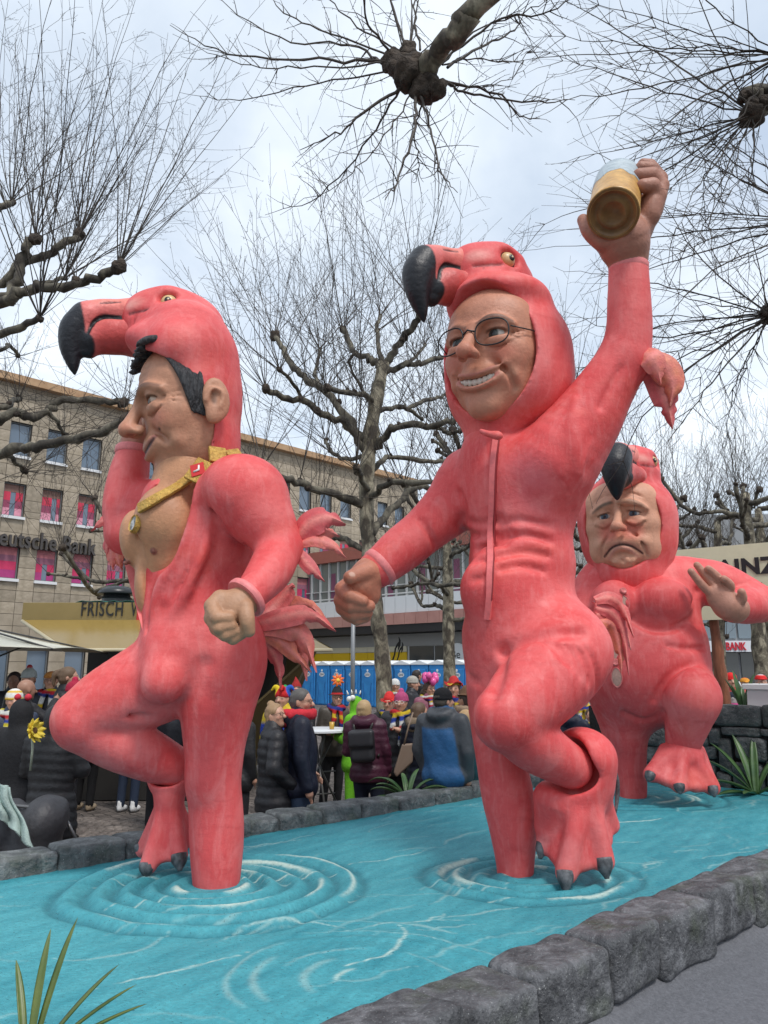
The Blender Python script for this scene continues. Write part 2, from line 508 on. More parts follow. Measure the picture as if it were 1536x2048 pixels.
# ---- painted pond
def build_pond():
    h = 0.0122
    s_ = np.arange(0.15, S1 + 0.05, h); a_ = np.arange(A_FAR - 0.02, A_NEAR + 0.02, h)
    ns, na = len(s_), len(a_)
    SS, AA = np.meshgrid(s_, a_, indexing='ij')
    P2 = np.stack([SS.ravel(), AA.ravel()], 1)
    Z = 0.006 * vnoise(P2, 1, 3.0) + 0.004 * vnoise(P2, 2, 9.0) + 0.0016 * vnoise(P2 * np.array((1.0, 2.4)), 3, 30)
    cream = np.zeros(len(P2)); dark = np.zeros(len(P2)); lite = np.zeros(len(P2))
    wob = 0.035 * vnoise(P2, 5, 3.2) + 0.012 * vnoise(P2, 6, 9)
    r_ = np.random.default_rng(3)
    tex = vnoise(P2, 9, 60) * 0.5 + vnoise(P2, 10, 140) * 0.5
    def rings(px, py, radii, amp, ecc=(1.0, 1.0), wpaint=0.03, phase=0.0):
        nonlocal Z, cream, dark
        c = onz(px, py, ZW); cs, ca = c @ FD, c @ FN
        ds = (P2[:, 0] - cs); da = (P2[:, 1] - ca)
        # ripples are widest across the photograph: stretch along world X
        wx = FD[0] * ds + FN[0] * da; wy = FD[1] * ds + FN[1] * da
        rr = np.hypot(wx / ecc[0], wy / ecc[1]) + wob
        th = np.arctan2(wy, wx)
        rr = rr - 0.02 * np.sin(th + phase)
        for i, R in enumerate(radii):
            wd = 0.034 + 0.008 * i / len(radii)
            g = np.exp(-((rr - R) / wd) ** 2)
            fade = 0.65 + 0.35 * np.sin(th * 1 + phase + i * 1.3)
            Z += amp * g * (0.6 + 0.4 * fade) - amp * 0.55 * np.exp(-((rr - R - 0.068) / 0.028) ** 2)
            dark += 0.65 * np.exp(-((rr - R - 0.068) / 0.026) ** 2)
            for _ in range(3):
                t0 = r_.uniform(-math.pi, math.pi); ln = r_.uniform(0.25, 0.8)
                dt = np.abs((th - t0 + math.pi) % (2 * math.pi) - math.pi)
                tap = np.clip(1 - (dt / ln) ** 2, 0, 1)
                off = r_.uniform(-0.02, 0.03)
                d = np.abs(rr - R + off - 0.012 * vnoise(P2, int(r_.integers(1e6)), 6)) / (wpaint * r_.uniform(0.35, 1.0))
                cream = np.maximum(cream, np.clip(1.25 - d - 0.35 * np.abs(tex), 0, 1) * np.sqrt(tap) * (tap > 0))
    rings(416, 1774, (0.17, 0.29, 0.42, 0.56, 0.71), 0.028, (1.12, 1.0), 0.03, 0.4)
    rings(1040, 1752, (0.13, 0.25, 0.37, 0.48), 0.020, (1.15, 1.0), 0.022, 1.4)
    rings(1270, 1595, (0.16, 0.30, 0.46, 0.62), 0.015, (1.2, 1.0), 0.03, 2.2)
    # a broad flat swirl in the foreground
    c = onz(735, 1965, ZW); ds = P2[:, 0] - c @ FD; da = P2[:, 1] - c @ FN
    wx = FD[0] * ds + FN[0] * da; wy = FD[1] * ds + FN[1] * da
    rr = np.hypot(wx, wy) + 1.4 * wob; th = np.arctan2(wy, wx)
    for R, t0, ln, wp in ((0.12, 2.6, 0.6, 0.012), (0.24, 2.9, 0.8, 0.022), (0.33, 2.2, 0.6, 0.008), (0.42, 3.1, 0.55, 0.02), (0.52, 3.0, 0.7, 0.016), (0.62, 1.2, 0.9, 0.007), (0.36, 0.6, 0.5, 0.008), (0.5, -0.4, 0.6, 0.006), (0.78, 1.9, 0.7, 0.006)):
        dt = np.abs((th - t0 + math.pi) % (2 * math.pi) - math.pi); tap = np.clip(1 - (dt / ln) ** 2, 0, 1)
        cream = np.maximum(cream, (0.75 if R < .2 else 0.30) * np.clip(1.2 - np.abs(rr - R) / wp - 0.3 * np.abs(tex), 0, 1) * np.sqrt(tap))
        Z += 0.006 * np.exp(-((rr - R) / 0.04) ** 2)
    # loose brush strokes
    G = cream.reshape(ns, na); L = lite.reshape(ns, na)
    T = tex.reshape(ns, na)
    for q in range(170):
        cs, ca = r_.uniform(0.4, S1), r_.uniform(A_FAR + 0.05, A_NEAR - 0.1)
        ang = r_.normal(0.15, 0.35); ln = r_.uniform(0.15, 0.75); bend = r_.normal(0, 0.9)
        wd = r_.uniform(0.004, 0.012) * (1.6 if r_.random() < 0.15 else 1)
        tt = np.linspace(-0.5, 0.5, 14)
        aa_ = ang + bend * tt
        ps = cs + np.cumsum(np.cos(aa_)) * ln / 14; pa = ca + np.cumsum(np.sin(aa_)) * ln / 14 + 0.012 * np.sin(tt * 14 + q)
        i0 = max(0, int((ps.min() - 0.06 - s_[0]) / h)); i1 = min(ns, int((ps.max() + 0.06 - s_[0]) / h)); j0 = max(0, int((pa.min() - 0.06 - a_[0]) / h)); j1 = min(na, int((pa.max() + 0.06 - a_[0]) / h))
        if i1 <= i0 or j1 <= j0: continue
        X, Y = SS[i0:i1, j0:j1], AA[i0:i1, j0:j1]
        best = np.full(X.shape, 9.0)
        for k in range(13):
            ax, ay = ps[k], pa[k]; bx, by = ps[k + 1] - ax, pa[k + 1] - ay
            hh = np.clip(((X - ax) * bx + (Y - ay) * by) / (bx * bx + by * by + 1e-9), 0, 1)
            w_ = wd * (0.35 + math.sin(math.pi * (k + 0.5) / 13))
            best = np.minimum(best, np.hypot(X - ax - hh * bx, Y - ay - hh * by) / w_)
        v = np.clip(1.3 - best - 0.45 * np.abs(T[i0:i1, j0:j1]), 0, 1) * (r_.uniform(0.08, 0.38) if q % 5 else r_.uniform(.4, .75))
        G[i0:i1, j0:j1] = np.maximum(G[i0:i1, j0:j1], v)
    cream = G.ravel()
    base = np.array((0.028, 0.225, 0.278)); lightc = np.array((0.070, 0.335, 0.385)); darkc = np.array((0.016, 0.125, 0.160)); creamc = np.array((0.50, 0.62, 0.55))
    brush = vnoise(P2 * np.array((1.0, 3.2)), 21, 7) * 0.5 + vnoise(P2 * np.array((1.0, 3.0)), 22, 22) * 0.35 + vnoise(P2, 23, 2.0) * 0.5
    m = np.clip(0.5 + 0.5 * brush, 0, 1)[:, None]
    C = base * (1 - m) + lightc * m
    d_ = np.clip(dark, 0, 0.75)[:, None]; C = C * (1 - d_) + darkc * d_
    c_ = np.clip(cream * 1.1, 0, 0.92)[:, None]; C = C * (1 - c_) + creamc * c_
    P = SS.ravel()[:, None] * FD + AA.ravel()[:, None] * FN; P[:, 2] = ZW + Z
    ii = np.arange(ns - 1)[:, None] * na + np.arange(na - 1)[None, :]
    Q = np.stack([ii, ii + 1, ii + na + 1, ii + na], -1).reshape(-1, 4)
    n0 = np.cross(P[Q[0, 1]] - P[Q[0, 0]], P[Q[0, 3]] - P[Q[0, 0]])
    if n0[2] < 0: Q = Q[:, ::-1].copy()
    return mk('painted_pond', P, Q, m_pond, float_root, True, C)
m_pond = mat('pond_paint', (0, 0, 0), rough=0.55, attr=True, noise=0.16, nscale=18, bump=0.010, bscale=55, spec=0.35)
# dark pits in the plaster of the pond
_nt = m_pond.node_tree
_v = N(_nt, 'ShaderNodeTexNoise'); setin(_v, Scale=95.0, Detail=2.0, Roughness=0.5)
_tc = N(_nt, 'ShaderNodeTexCoord'); _nt.links.new(_tc.outputs['Object'], _v.inputs['Vector'])
_mr = N(_nt, 'ShaderNodeMapRange'); setin(_mr, From_Min=0.27, From_Max=0.33, To_Min=0.25, To_Max=1.0); _nt.links.new(_v.outputs['Fac'], _mr.inputs['Value'])
_b = _nt.nodes['Principled BSDF']; _src = _b.inputs['Base Color'].links[0].from_socket
_mx = N(_nt, 'ShaderNodeMix', data_type='RGBA', blend_type='MULTIPLY'); _mx.inputs[0].default_value = 1.0
_nt.links.new(_src, _mx.inputs[6]); _nt.links.new(_mr.outputs[0], _mx.inputs[7]); _nt.links.new(_mx.outputs[2], _b.inputs['Base Color'])
pond = build_pond()

# ---- stones
def stone_mat(name, dark, light, green):
    m = bpy.data.materials.new(name); m.use_nodes = True; nt = m.node_tree; b = nt.nodes['Principled BSDF']
    b.inputs['Roughness'].default_value = 0.62
    t = N(nt, 'ShaderNodeTexCoord'); oi = N(nt, 'ShaderNodeObjectInfo')
    ad = N(nt, 'ShaderNodeVectorMath', operation='ADD'); nt.links.new(t.outputs['Object'], ad.inputs[0])
    sc3 = N(nt, 'ShaderNodeVectorMath', operation='SCALE'); sc3.inputs[3].default_value = 9.0
    cb = N(nt, 'ShaderNodeCombineXYZ'); nt.links.new(oi.outputs['Random'], cb.inputs[0]); nt.links.new(oi.outputs['Random'], cb.inputs[2])
    nt.links.new(cb.outputs[0], sc3.inputs[0]); nt.links.new(sc3.outputs[0], ad.inputs[1])
    n1 = N(nt, 'ShaderNodeTexNoise'); setin(n1, Scale=9.0, Detail=9.0, Roughness=0.68, Distortion=0.6); nt.links.new(ad.outputs[0], n1.inputs['Vector'])
    r1 = N(nt, 'ShaderNodeValToRGB'); e = r1.color_ramp.elements
    e[0].position = 0.30; e[0].color = (*dark, 1); e[1].position = 0.72; e[1].color = (*light, 1)
    mid = r1.color_ramp.elements.new(0.52); mid.color = (*[(a * 0.62 + c * 0.38) for a, c in zip(dark, light)], 1)
    nt.links.new(n1.outputs['Fac'], r1.inputs['Fac'])
    n2 = N(nt, 'ShaderNodeTexNoise'); setin(n2, Scale=3.5, Detail=5.0, Roughness=0.6); nt.links.new(ad.outputs[0], n2.inputs['Vector'])
    r2 = N(nt, 'ShaderNodeMapRange'); setin(r2, From_Min=0.52, From_Max=0.72, To_Min=0.0, To_Max=0.65); nt.links.new(n2.outputs['Fac'], r2.inputs['Value'])
    mx = N(nt, 'ShaderNodeMix', data_type='RGBA'); nt.links.new(r2.outputs[0], mx.inputs[0]); nt.links.new(r1.outputs[0], mx.inputs[6]); mx.inputs[7].default_value = (*green, 1)
    n3 = N(nt, 'ShaderNodeTexNoise'); setin(n3, Scale=130.0, Detail=2.0); nt.links.new(ad.outputs[0], n3.inputs['Vector'])
    r3 = N(nt, 'ShaderNodeMapRange'); setin(r3, From_Min=0.66, From_Max=0.74, To_Min=0.0, To_Max=0.55); nt.links.new(n3.outputs['Fac'], r3.inputs['Value'])
    mx2 = N(nt, 'ShaderNodeMix', data_type='RGBA'); nt.links.new(r3.outputs[0], mx2.inputs[0]); nt.links.new(mx.outputs[2], mx2.inputs[6]); mx2.inputs[7].default_value = (0.55, 0.56, 0.55, 1)
    nt.links.new(mx2.outputs[2], b.inputs['Base Color'])
    bz = N(nt, 'ShaderNodeTexNoise'); setin(bz, Scale=26.0, Detail=8.0, Roughness=0.62); nt.links.new(ad.outputs[0], bz.inputs['Vector'])
    bp = N(nt, 'ShaderNodeBump'); bp.inputs['Strength'].default_value = 1.0; bp.inputs['Distance'].default_value = 0.034
    nt.links.new(bz.outputs['Fac'], bp.inputs['Height']); nt.links.new(bp.outputs[0], b.inputs['Normal'])
    return m
m_stone = stone_mat('kerb_stone_paint', (0.015, 0.016, 0.019), (0.245, 0.25, 0.265), (0.060, 0.080, 0.036))
m_stone_far = stone_mat('far_kerb_paint', (0.032, 0.038, 0.041), (0.28, 0.30, 0.30), (0.085, 0.11, 0.075))
m_rock = stone_mat('rock_wall_paint', (0.022, 0.026, 0.028), (0.22, 0.235, 0.235), (0.055, 0.075, 0.06))
def stone_geo(hx, hy, hz, seed, n=9, p=6.0, rough=0.012):
    """rounded, dented block; axes x along, y across, z up"""
    V = {}; Fc = []; out = []
    def vid(q):
        key = tuple(np.round(q, 4))
        if key not in V:
            V[key] = len(out); out.append(q)
        return V[key]
    g = np.linspace(-1, 1, n + 1)
    for ax in range(3):
        o1, o2 = (ax + 1) % 3, (ax + 2) % 3
        for sg in (-1, 1):
            for i in range(n):
                for j in range(n):
                    f_ = []
                    for (a, b) in ((i, j), (i + 1, j), (i + 1, j + 1), (i, j + 1)):
                        q = np.zeros(3); q[ax] = sg; q[o1] = g[a]; q[o2] = g[b]; f_.append(vid(q))
                    Fc.append(tuple(f_) if sg > 0 else tuple(f_[::-1]))
    Q = np.array(out)
    Q = Q / (np.abs(Q) ** p).sum(1)[:, None] ** (1 / p)
    P = Q * np.array((hx, hy, hz))
    nn = Q / np.linalg.norm(Q, axis=1)[:, None]
    P = P + nn * (rough * vnoise(P, seed, 7.0) + rough * 0.55 * vnoise(P, seed + 1, 18.0))[:, None]
    r = np.random.default_rng(seed)
    P[:, 2] += (P[:, 0] / hx) * r.normal(0, 0.008) + (P[:, 1] / hy) * r.normal(0, 0.006)
    return P, Fc
def put_stone(name, c, hx, hy, hz, ex, ey, seed, m, parent, n=9, p=6.0, rough=0.012):
    P, Fc = stone_geo(hx, hy, hz, seed, n, p, rough)
    Wd = np.asarray(c) + P[:, :1] * ex + P[:, 1:2] * ey + P[:, 2:3] * np.cross(ex, ey)
    me = mk(name, P, np.array(Fc), m, None, True)
    me.parent = parent
    R = Matrix((tuple(ex), tuple(ey), tuple(np.cross(ex, ey)))).transposed()
    me.location = np.asarray(c) - root_loc(parent); me.rotation_euler = R.to_euler()
    return me
def kerb(joint_s, a_mid, hy, ztop, zbot, seed, m, n, rough):
    for i in range(len(joint_s) - 1):
        a, b = joint_s[i], joint_s[i + 1]; r = np.random.default_rng(seed + i)
        dz = r.uniform(-0.012, 0.012); hz = (ztop - zbot) / 2
        put_stone('kerb_stone', fl((a + b) / 2, a_mid + r.uniform(-0.012, 0.012), (ztop + zbot) / 2 + dz), (b - a) / 2 - 0.001, hy, hz, FD, -FN, seed + i * 7, m, float_root, n, r.uniform(9.0, 15.0), rough)
# near edge: joints read off the photograph
def s_at(px, py, z, a_line):    # float coordinate where the pixel's ray crosses the vertical plane a = a_line
    d = np.array(ray(px, py)); t = a_line / (d @ FN)
    return float((d * t) @ FD)
A_OUT = A_NEAR + 0.25
near = [s_at(px, py, 0, A_OUT) for px, py in ((925, 2040), (1076, 2000), (1225, 1930), (1318, 1885), (1425, 1835), (1513, 1795))]
near = [near[0] - 0.95, near[0] - 0.50] + near
while near[-1] < S1 + 1.0: near.append(near[-1] + 0.36 + 0.1 * rng.random())
kerb(near, A_NEAR + 0.125, 0.14, ZW + 0.085, ZW - 0.17, 100, m_stone, 16, 0.010)
far_px = ((-10, 1735), (118, 1720), (250, 1700), (330, 1685), (430, 1665), (500, 1660), (560, 1645), (645, 1632), (722, 1618), (800, 1604), (870, 1590), (945, 1580), (1000, 1570))
fj = [s_at(px, py, 0, A_FAR) for px, py in far_px]
fj = [fj[0] - 0.42] + fj
while fj[-1] < S1 - 0.25: fj.append(fj[-1] + 0.34 + 0.1 * rng.random())
kerb(fj, A_FAR - 0.11, 0.13, ZW + 0.115, ZW - 0.14, 300, m_stone_far, 10, 0.009)

# ---- body of the float under the pond, and the grey skirt in front of it
m_skirt = mat('skirt_render', (0.115, 0.118, 0.132), rough=0.85, color2=(0.165, 0.168, 0.185), nscale=40, noise=0.22, bump=0.012, bscale=120, mixpos=(0.3, 0.7))
g = MB()
aO, aI = A_NEAR + 0.22, A_FAR - 0.20
zd = ZW - 0.05
prof = [(aI, 0.18), (aI, zd), (aO, zd - 0.10), (A_NEAR + 0.30, ZW - 0.185), (A_NEAR + 0.95, ZW - 0.30), (A_NEAR + 1.0, ZW - 0.34), (A_NEAR + 1.02, 0.18)]
sE = (S0 - 0.8, S1 + 2.2)
V = [fl(s_, a, z) for s_ in sE for a, z in prof]; k = len(prof)
g.add(V, [(i, i + k, i + 1 + k, i + 1) for i in range(k - 1)] + [tuple(range(k)), tuple(range(2 * k - 1, k - 1, -1))] + [(k - 1, 2 * k - 1, k, 0)])
g.build('deck_and_skirt', m_skirt, float_root)
# wheels under the deck carry it
m_tyre = mat('tyre_rubber', (0.02, 0.02, 0.02), rough=0.8)
for s_ in (1.2, 6.8):
    for a in (A_FAR + 0.5, A_NEAR + 0.2):
        q = MB(); q.lathe(fl(s_, a - 0.09, 0.26), FN, [(0.12, 0), (0.22, 0.0), (0.26, 0.03), (0.26, 0.15), (0.22, 0.18), (0.12, 0.18)], 22)
        q.build('wheel', m_tyre, float_root, True, sharp=40)

# ---- rock wall that closes the pond at the far right end
wall_root = tag(empty('rock_wall', fl(S1 + 0.3, -3.5, ZW)), 'dark grey block wall of painted stones closing the pond at the right', 'stone wall')
m_joint = mat('rock_joint', (0.012, 0.014, 0.014), rough=0.9, bump=0.01, bscale=50)
WT = 1.50                        # top of the wall
q = MB(); q.box(fl(S1 + 0.33, -3.3, (ZW - 0.1 + WT - 0.03) / 2), ((A_NEAR - A_FAR) / 2 + 0.55, 0.24, (WT - 0.03 - ZW + 0.1) / 2), np.array((FN, FD, UP)))
q.build('wall_core', m_joint, wall_root)
def wall_a(px, py):              # where the wall's face is hit: (across, height)
    d = np.array(ray(px, py)); t = (S1 + 0.06) / (d @ FD)
    p = np.array((0, 0, CAMZ)) + d * t
    return float(p @ FN), float(p[2])
blocks = [(1424, 1412, 1523, 1455), (1523, 1412, 1610, 1460), (1443, 1457, 1520, 1475), (1521, 1462, 1610, 1478), (1418, 1457, 1441, 1490),
          (1436, 1476, 1466, 1544), (1467, 1477, 1535, 1525), (1536, 1480, 1610, 1525), (1434, 1546, 1463, 1580), (1464, 1527, 1530, 1582), (1531, 1527, 1610, 1590),
          (1395, 1430, 1422, 1455), (1388, 1457, 1417, 1490), (1395, 1492, 1434, 1520), (1395, 1522, 1432, 1574), (1330, 1425, 1393, 1452), (1292, 1454, 1334, 1492), (1336, 1454, 1386, 1488),
          (1284, 1494, 1340, 1528), (1342, 1490, 1394, 1530), (1284, 1530, 1330, 1570), (1332, 1532, 1393, 1572), (1240, 1425, 1328, 1452), (1230, 1454, 1290, 1500), (1225, 1502, 1282, 1568)]
for i, (x0, y0, x1, y1) in enumerate(blocks):
    a0, z1 = wall_a(x0, (y0)); a1, z0 = wall_a(x1, (y1))
    _, z1b = wall_a(x1, y0)
    z1 = (z1 + z1b) / 2
    put_stone('stone', fl(S1 + 0.13, (a0 + a1) / 2, (z0 + z1) / 2), abs(a1 - a0) / 2 + 0.006, 0.10, abs(z1 - z0) / 2 + 0.006, FN, FD, 900 + i * 5, m_rock, wall_root, 8, 8.0, 0.009)
for i in range(9):               # coping, seen edge-on
    a = A_FAR - 0.2 + 0.36 * i
    put_stone('stone', fl(S1 + 0.36, a + 0.18, WT - 0.03), 0.185, 0.22, 0.035, FN, FD, 1200 + i * 5, m_rock, wall_root, 5, 6, 0.006)

# ---- agave plants
m_leaf = mat('agave_green', (0.030, 0.085, 0.028), rough=0.42, color2=(0.085, 0.155, 0.045), nscale=7, noise=0.2, mixpos=(0.3, 0.75))
m_leaf2 = mat('agave_olive', (0.055, 0.095, 0.02), rough=0.42, color2=(0.17, 0.19, 0.045), nscale=6, noise=0.2, mixpos=(0.3, 0.75))
def leaf_geo(base, az, el, ln, wd, droop, seed):
    r = np.random.default_rng(seed); n = 12; P = [np.asarray(base, float)]; T = []
    e = el
    side = np.array((-math.sin(az), math.cos(az), 0))
    for i in range(n):
        d = np.array((math.cos(az) * math.cos(e), math.sin(az) * math.cos(e), math.sin(e))); T.append(d)
        P.append(P[-1] + d * ln / n); e -= droop / n * (0.4 + 1.4 * i / n)
    V = []
    for i in range(n + 1):
        t = i / n; w_ = wd * (0.55 + 1.2 * t - 0.2 * t * t) * max(0.0, 1 - t ** 2.2) ** 0.8 + 0.0008
        d = T[min(i, n - 1)]; upn = np.cross(d, side) * -1
        upn = nrm(np.cross(side, d)); upn = upn if upn[2] >= 0 else -upn
        for u_, dz in ((-1, 0.45), (-0.5, 0.16), (0, 0), (0.5, 0.16), (1, 0.45)): V.append(P[i] + side * u_ * w_ + upn * dz * w_)
        for u_, dz in ((0.5, -0.05), (0, -0.25), (-0.5, -0.05)): V.append(P[i] + side * u_ * w_ + upn * dz * w_)
    Fc = [(i * 8 + k, i * 8 + (k + 1) % 8, (i + 1) * 8 + (k + 1) % 8, (i + 1) * 8 + k) for i in range(n) for k in range(8)]
    return V, Fc
def agave(base, leaves, label, m, seed, group='agave plants on the float'):
    base = np.asarray(base, float)
    o = tag(empty('agave_plant', base), label, 'plant', group)
    for i, (az, el, ln, wd, dr) in enumerate(leaves):
        V, Fc = leaf_geo(base + np.array((math.cos(math.radians(az)), math.sin(math.radians(az)), 0)) * 0.02, math.radians(az), math.radians(el), ln, wd, math.radians(dr), seed + i)
        mk('leaf', V, Fc, m, o, True)
    return o
b0 = onz(815, 1600, ZW)
agave(b0, [(185, 38, .36, .034, 60), (150, 55, .40, .03, 80), (100, 62, .34, .03, 60), (20, 55, .44, .03, 100), (355, 40, .46, .034, 85), (60, 70, .36, .03, 60), (-25, 14, .40, .046, 22), (-55, 8, .32, .044, 18), (-110, 8, .28, .044, 16), (-150, 16, .36, .042, 26), (-5, 26, .46, .04, 42), (170, 60, .46, .028, 110), (210, 48, .38, .032, 60), (-80, 40, .3, .036, 70)],
      'green agave leaning over the far kerb of the pond', m_leaf, 11)
b1 = onz(52, 2125, ZW)
agave(b1, [(95, 78, .36, .014, 18), (60, 74, .40, .016, 10), (25, 50, .34, .016, 14), (10, 38, .36, .014, 12), (-5, 30, .40, .014, 10), (130, 60, .30, .014, 20), (-60, 40, .3, .015, 30)], 'olive agave blades in the bottom left foreground', m_leaf2, 31)
b2 = onz(1512, 1588, ZW)
agave(b2, [(100, 70, .62, .042, 20), (135, 60, .62, .042, 30), (165, 48, .62, .042, 45), (190, 28, .62, .044, 50), (205, 10, .5, .048, 20), (60, 72, .6, .042, 20), (20, 60, .5, .042, 40), (230, 14, .4, .044, 20), (-60, 30, .5, .042, 40), (80, 60, .5, .04, 30)], 'dark green agave at the foot of the rock wall', m_leaf, 51)
b3 = fl(S1 + 0.34, float(wall_a(1462, 1405)[0]) , WT - 0.01)
agave(b3, [(100, 80, .42, .03, 10), (150, 72, .36, .03, 14), (20, 66, .42, .03, 10), (-20, 62, .34, .03, 14), (200, 70, .28, .03, 14), (60, 58, .3, .03, 14)], 'upright green agave planted on top of the rock wall', m_leaf, 71)
# ================================================================== FLAMINGO FIGURES
class Loc:
    """a local frame: x to the figure's side, y forward, z up, in units of sc"""
    def __init__(s, o, fwd, up, sc_):
        s.o = np.asarray(o, float); s.s = sc_
        ey = nrm(fwd); ex = nrm(np.cross(ey, up)); ez = np.cross(ex, ey); s.R = np.array((ex, ey, ez))
    def p(s, q): return s.o + s.s * (np.asarray(q, float) @ s.R)
    def ell(s, c, r, ax=None):
        R = s.R if ax is None else np.asarray(ax) @ s.R
        return Ell(s.p(c), np.asarray(r, float) * np.ones(3) * s.s, R)
    def tube(s, pts, r=None, sub=4):
        pts = np.asarray(pts, float)
        if r is None: r = pts[:, 3]; pts = pts[:, :3]
        return Tube([s.p(q) for q in pts], np.asarray(r) * np.ones(len(pts)) * s.s, sub)
    def tri(s, a, b, c, th): return Tri(s.p(a), s.p(b), s.p(c), th * s.s)
    def box(s, c, h, rnd=0.02): return Box(s.p(c), np.asarray(h) * s.s, s.R, rnd * s.s)
def rotx(a):
    a = math.radians(a); return np.array(((1, 0, 0), (0, math.cos(a), math.sin(a)), (0, -math.sin(a), math.cos(a))))
def mir(pts): return [(-p[0],) + tuple(p[1:]) for p in pts]

SUIT = (0.68, 0.084, 0.086)
def suit_material(name, scale):
    m = bpy.data.materials.new(name); m.use_nodes = True; nt = m.node_tree; b = nt.nodes['Principled BSDF']
    b.inputs['Roughness'].default_value = 0.52; b.inputs['Specular IOR Level'].default_value = 0.35
    a = N(nt, 'ShaderNodeAttribute', attribute_name='Col'); t = N(nt, 'ShaderNodeTexCoord')
    def layer(src, scale_, lo, hi, col, amt, stretch=(1, 1, 1), detail=4.0, dist=0.4):
        mp = N(nt, 'ShaderNodeMapping'); mp.inputs['Scale'].default_value = stretch; nt.links.new(t.outputs['Object'], mp.inputs['Vector'])
        n = N(nt, 'ShaderNodeTexNoise'); setin(n, Scale=scale_, Detail=detail, Roughness=0.6, Distortion=dist); nt.links.new(mp.outputs[0], n.inputs['Vector'])
        r = N(nt, 'ShaderNodeMapRange'); setin(r, From_Min=lo, From_Max=hi, To_Min=0.0, To_Max=amt); nt.links.new(n.outputs['Fac'], r.inputs['Value'])
        x = N(nt, 'ShaderNodeMix', data_type='RGBA'); nt.links.new(r.outputs[0], x.inputs[0]); nt.links.new(src, x.inputs[6]); x.inputs[7].default_value = (*col, 1)
        return x.outputs[2]
    c = layer(a.outputs['Color'], 1.6 * scale, 0.46, 0.72, (0.80, 0.22, 0.21), 0.70)
    c = layer(c, 2.3 * scale, 0.50, 0.78, (0.56, 0.036, 0.038), 0.80, (1.3, 0.8, 1))
    c = layer(c, 1.1 * scale, 0.55, 0.8, (0.66, 0.13, 0.055), 0.5, (0.7, 1.2, 1.1))
    c = layer(c, 5.5 * scale, 0.50, 0.72, (0.80, 0.28, 0.27), 0.38, (1.8, 1.8, 0.55), 5, 0.8)
    c = layer(c, 6.5 * scale, 0.52, 0.74, (0.50, 0.036, 0.04), 0.45, (0.6, 1.5, 1.7), 5, 0.8)
    c = layer(c, 16 * scale, 0.50, 0.75, (0.80, 0.27, 0.26), 0.24, (2.5, 2.5, 0.6), 6)
    c = layer(c, 22 * scale, 0.52, 0.78, (0.44, 0.030, 0.036), 0.22, (0.8, 2.0, 2.0), 6)
    nt.links.new(c, b.inputs['Base Color'])
    bz = N(nt, 'ShaderNodeTexNoise'); setin(bz, Scale=46.0 * scale, Detail=6.0, Roughness=0.65); nt.links.new(t.outputs['Object'], bz.inputs['Vector'])
    bp = N(nt, 'ShaderNodeBump'); bp.inputs['Strength'].default_value = 1.0; bp.inputs['Distance'].default_value = 0.003
    nt.links.new(bz.outputs['Fac'], bp.inputs['Height']); nt.links.new(bp.outputs[0], b.inputs['Normal'])
    return m
m_suit = suit_material('suit_paint', 1.0)
m_suit_c = suit_material('suit_paint_far', 0.8)
m_skin = mat('skin_paint', (0, 0, 0), rough=0.5, attr=True, noise=0.13, nscale=9, bump=0.004, bscale=50, spec=0.4)
m_beak = mat('beak_paint', (0, 0, 0), rough=0.42, attr=True, noise=0.14, nscale=9, bump=0.006, bscale=30, spec=0.4)
m_eye = mat('eye_paint', (0, 0, 0), rough=0.25, attr=True)
m_black = mat('black_paint', (0.012, 0.012, 0.013), rough=0.4)
m_claw = mat('claw_paint', (0.035, 0.036, 0.04), rough=0.45, color2=(0.14, 0.14, 0.15), nscale=20, noise=0.3)
m_gold = mat('gold_paint', (0.40, 0.215, 0.035), rough=0.45, color2=(0.56, 0.36, 0.08), nscale=25, noise=0.25, bump=0.012, bscale=60, metal=0.25)
m_feather = mat('feather_paint', (0, 0, 0), rough=0.5, attr=True, noise=0.22, nscale=10, bump=0.004, bscale=60)
m_hair = mat('hair_paint', (0.016, 0.016, 0.018), rough=0.45, color2=(0.05, 0.05, 0.055), nscale=6, noise=0.3, bump=.03, bscale=7, stretch=(9, 9, 1.6))
m_teeth = mat('teeth_paint', (0.58, 0.52, 0.45), rough=0.35)

def eyeball(L, c, r, gaze, iris, parent, white=(0.62, 0.56, 0.52), ir=0.5, pr=0.24):
    n, k = 28, 18; V = []; Fc = []; g = nrm(np.asarray(gaze) @ L.R); ctr = L.p(c)
    u_ = nrm(np.cross(g, (0, 0, 1.0))); v_ = np.cross(u_, g)
    C = []
    for i in range(k + 1):
        a = math.pi * i / k
        for j in range(n):
            b = 2 * math.pi * j / n
            V.append(ctr + r * L.s * (g * math.cos(a) + math.sin(a) * (u_ * math.cos(b) + v_ * math.sin(b))))
            C.append((0.008, 0.008, 0.009) if a < pr else (iris if a < ir else white))
    for i in range(k):
        for j in range(n): Fc.append((i * n + j, (i + 1) * n + j, (i + 1) * n + (j + 1) % n, i * n + (j + 1) % n))
    return mk('eye', V, Fc, m_eye, parent, True, np.array(C))

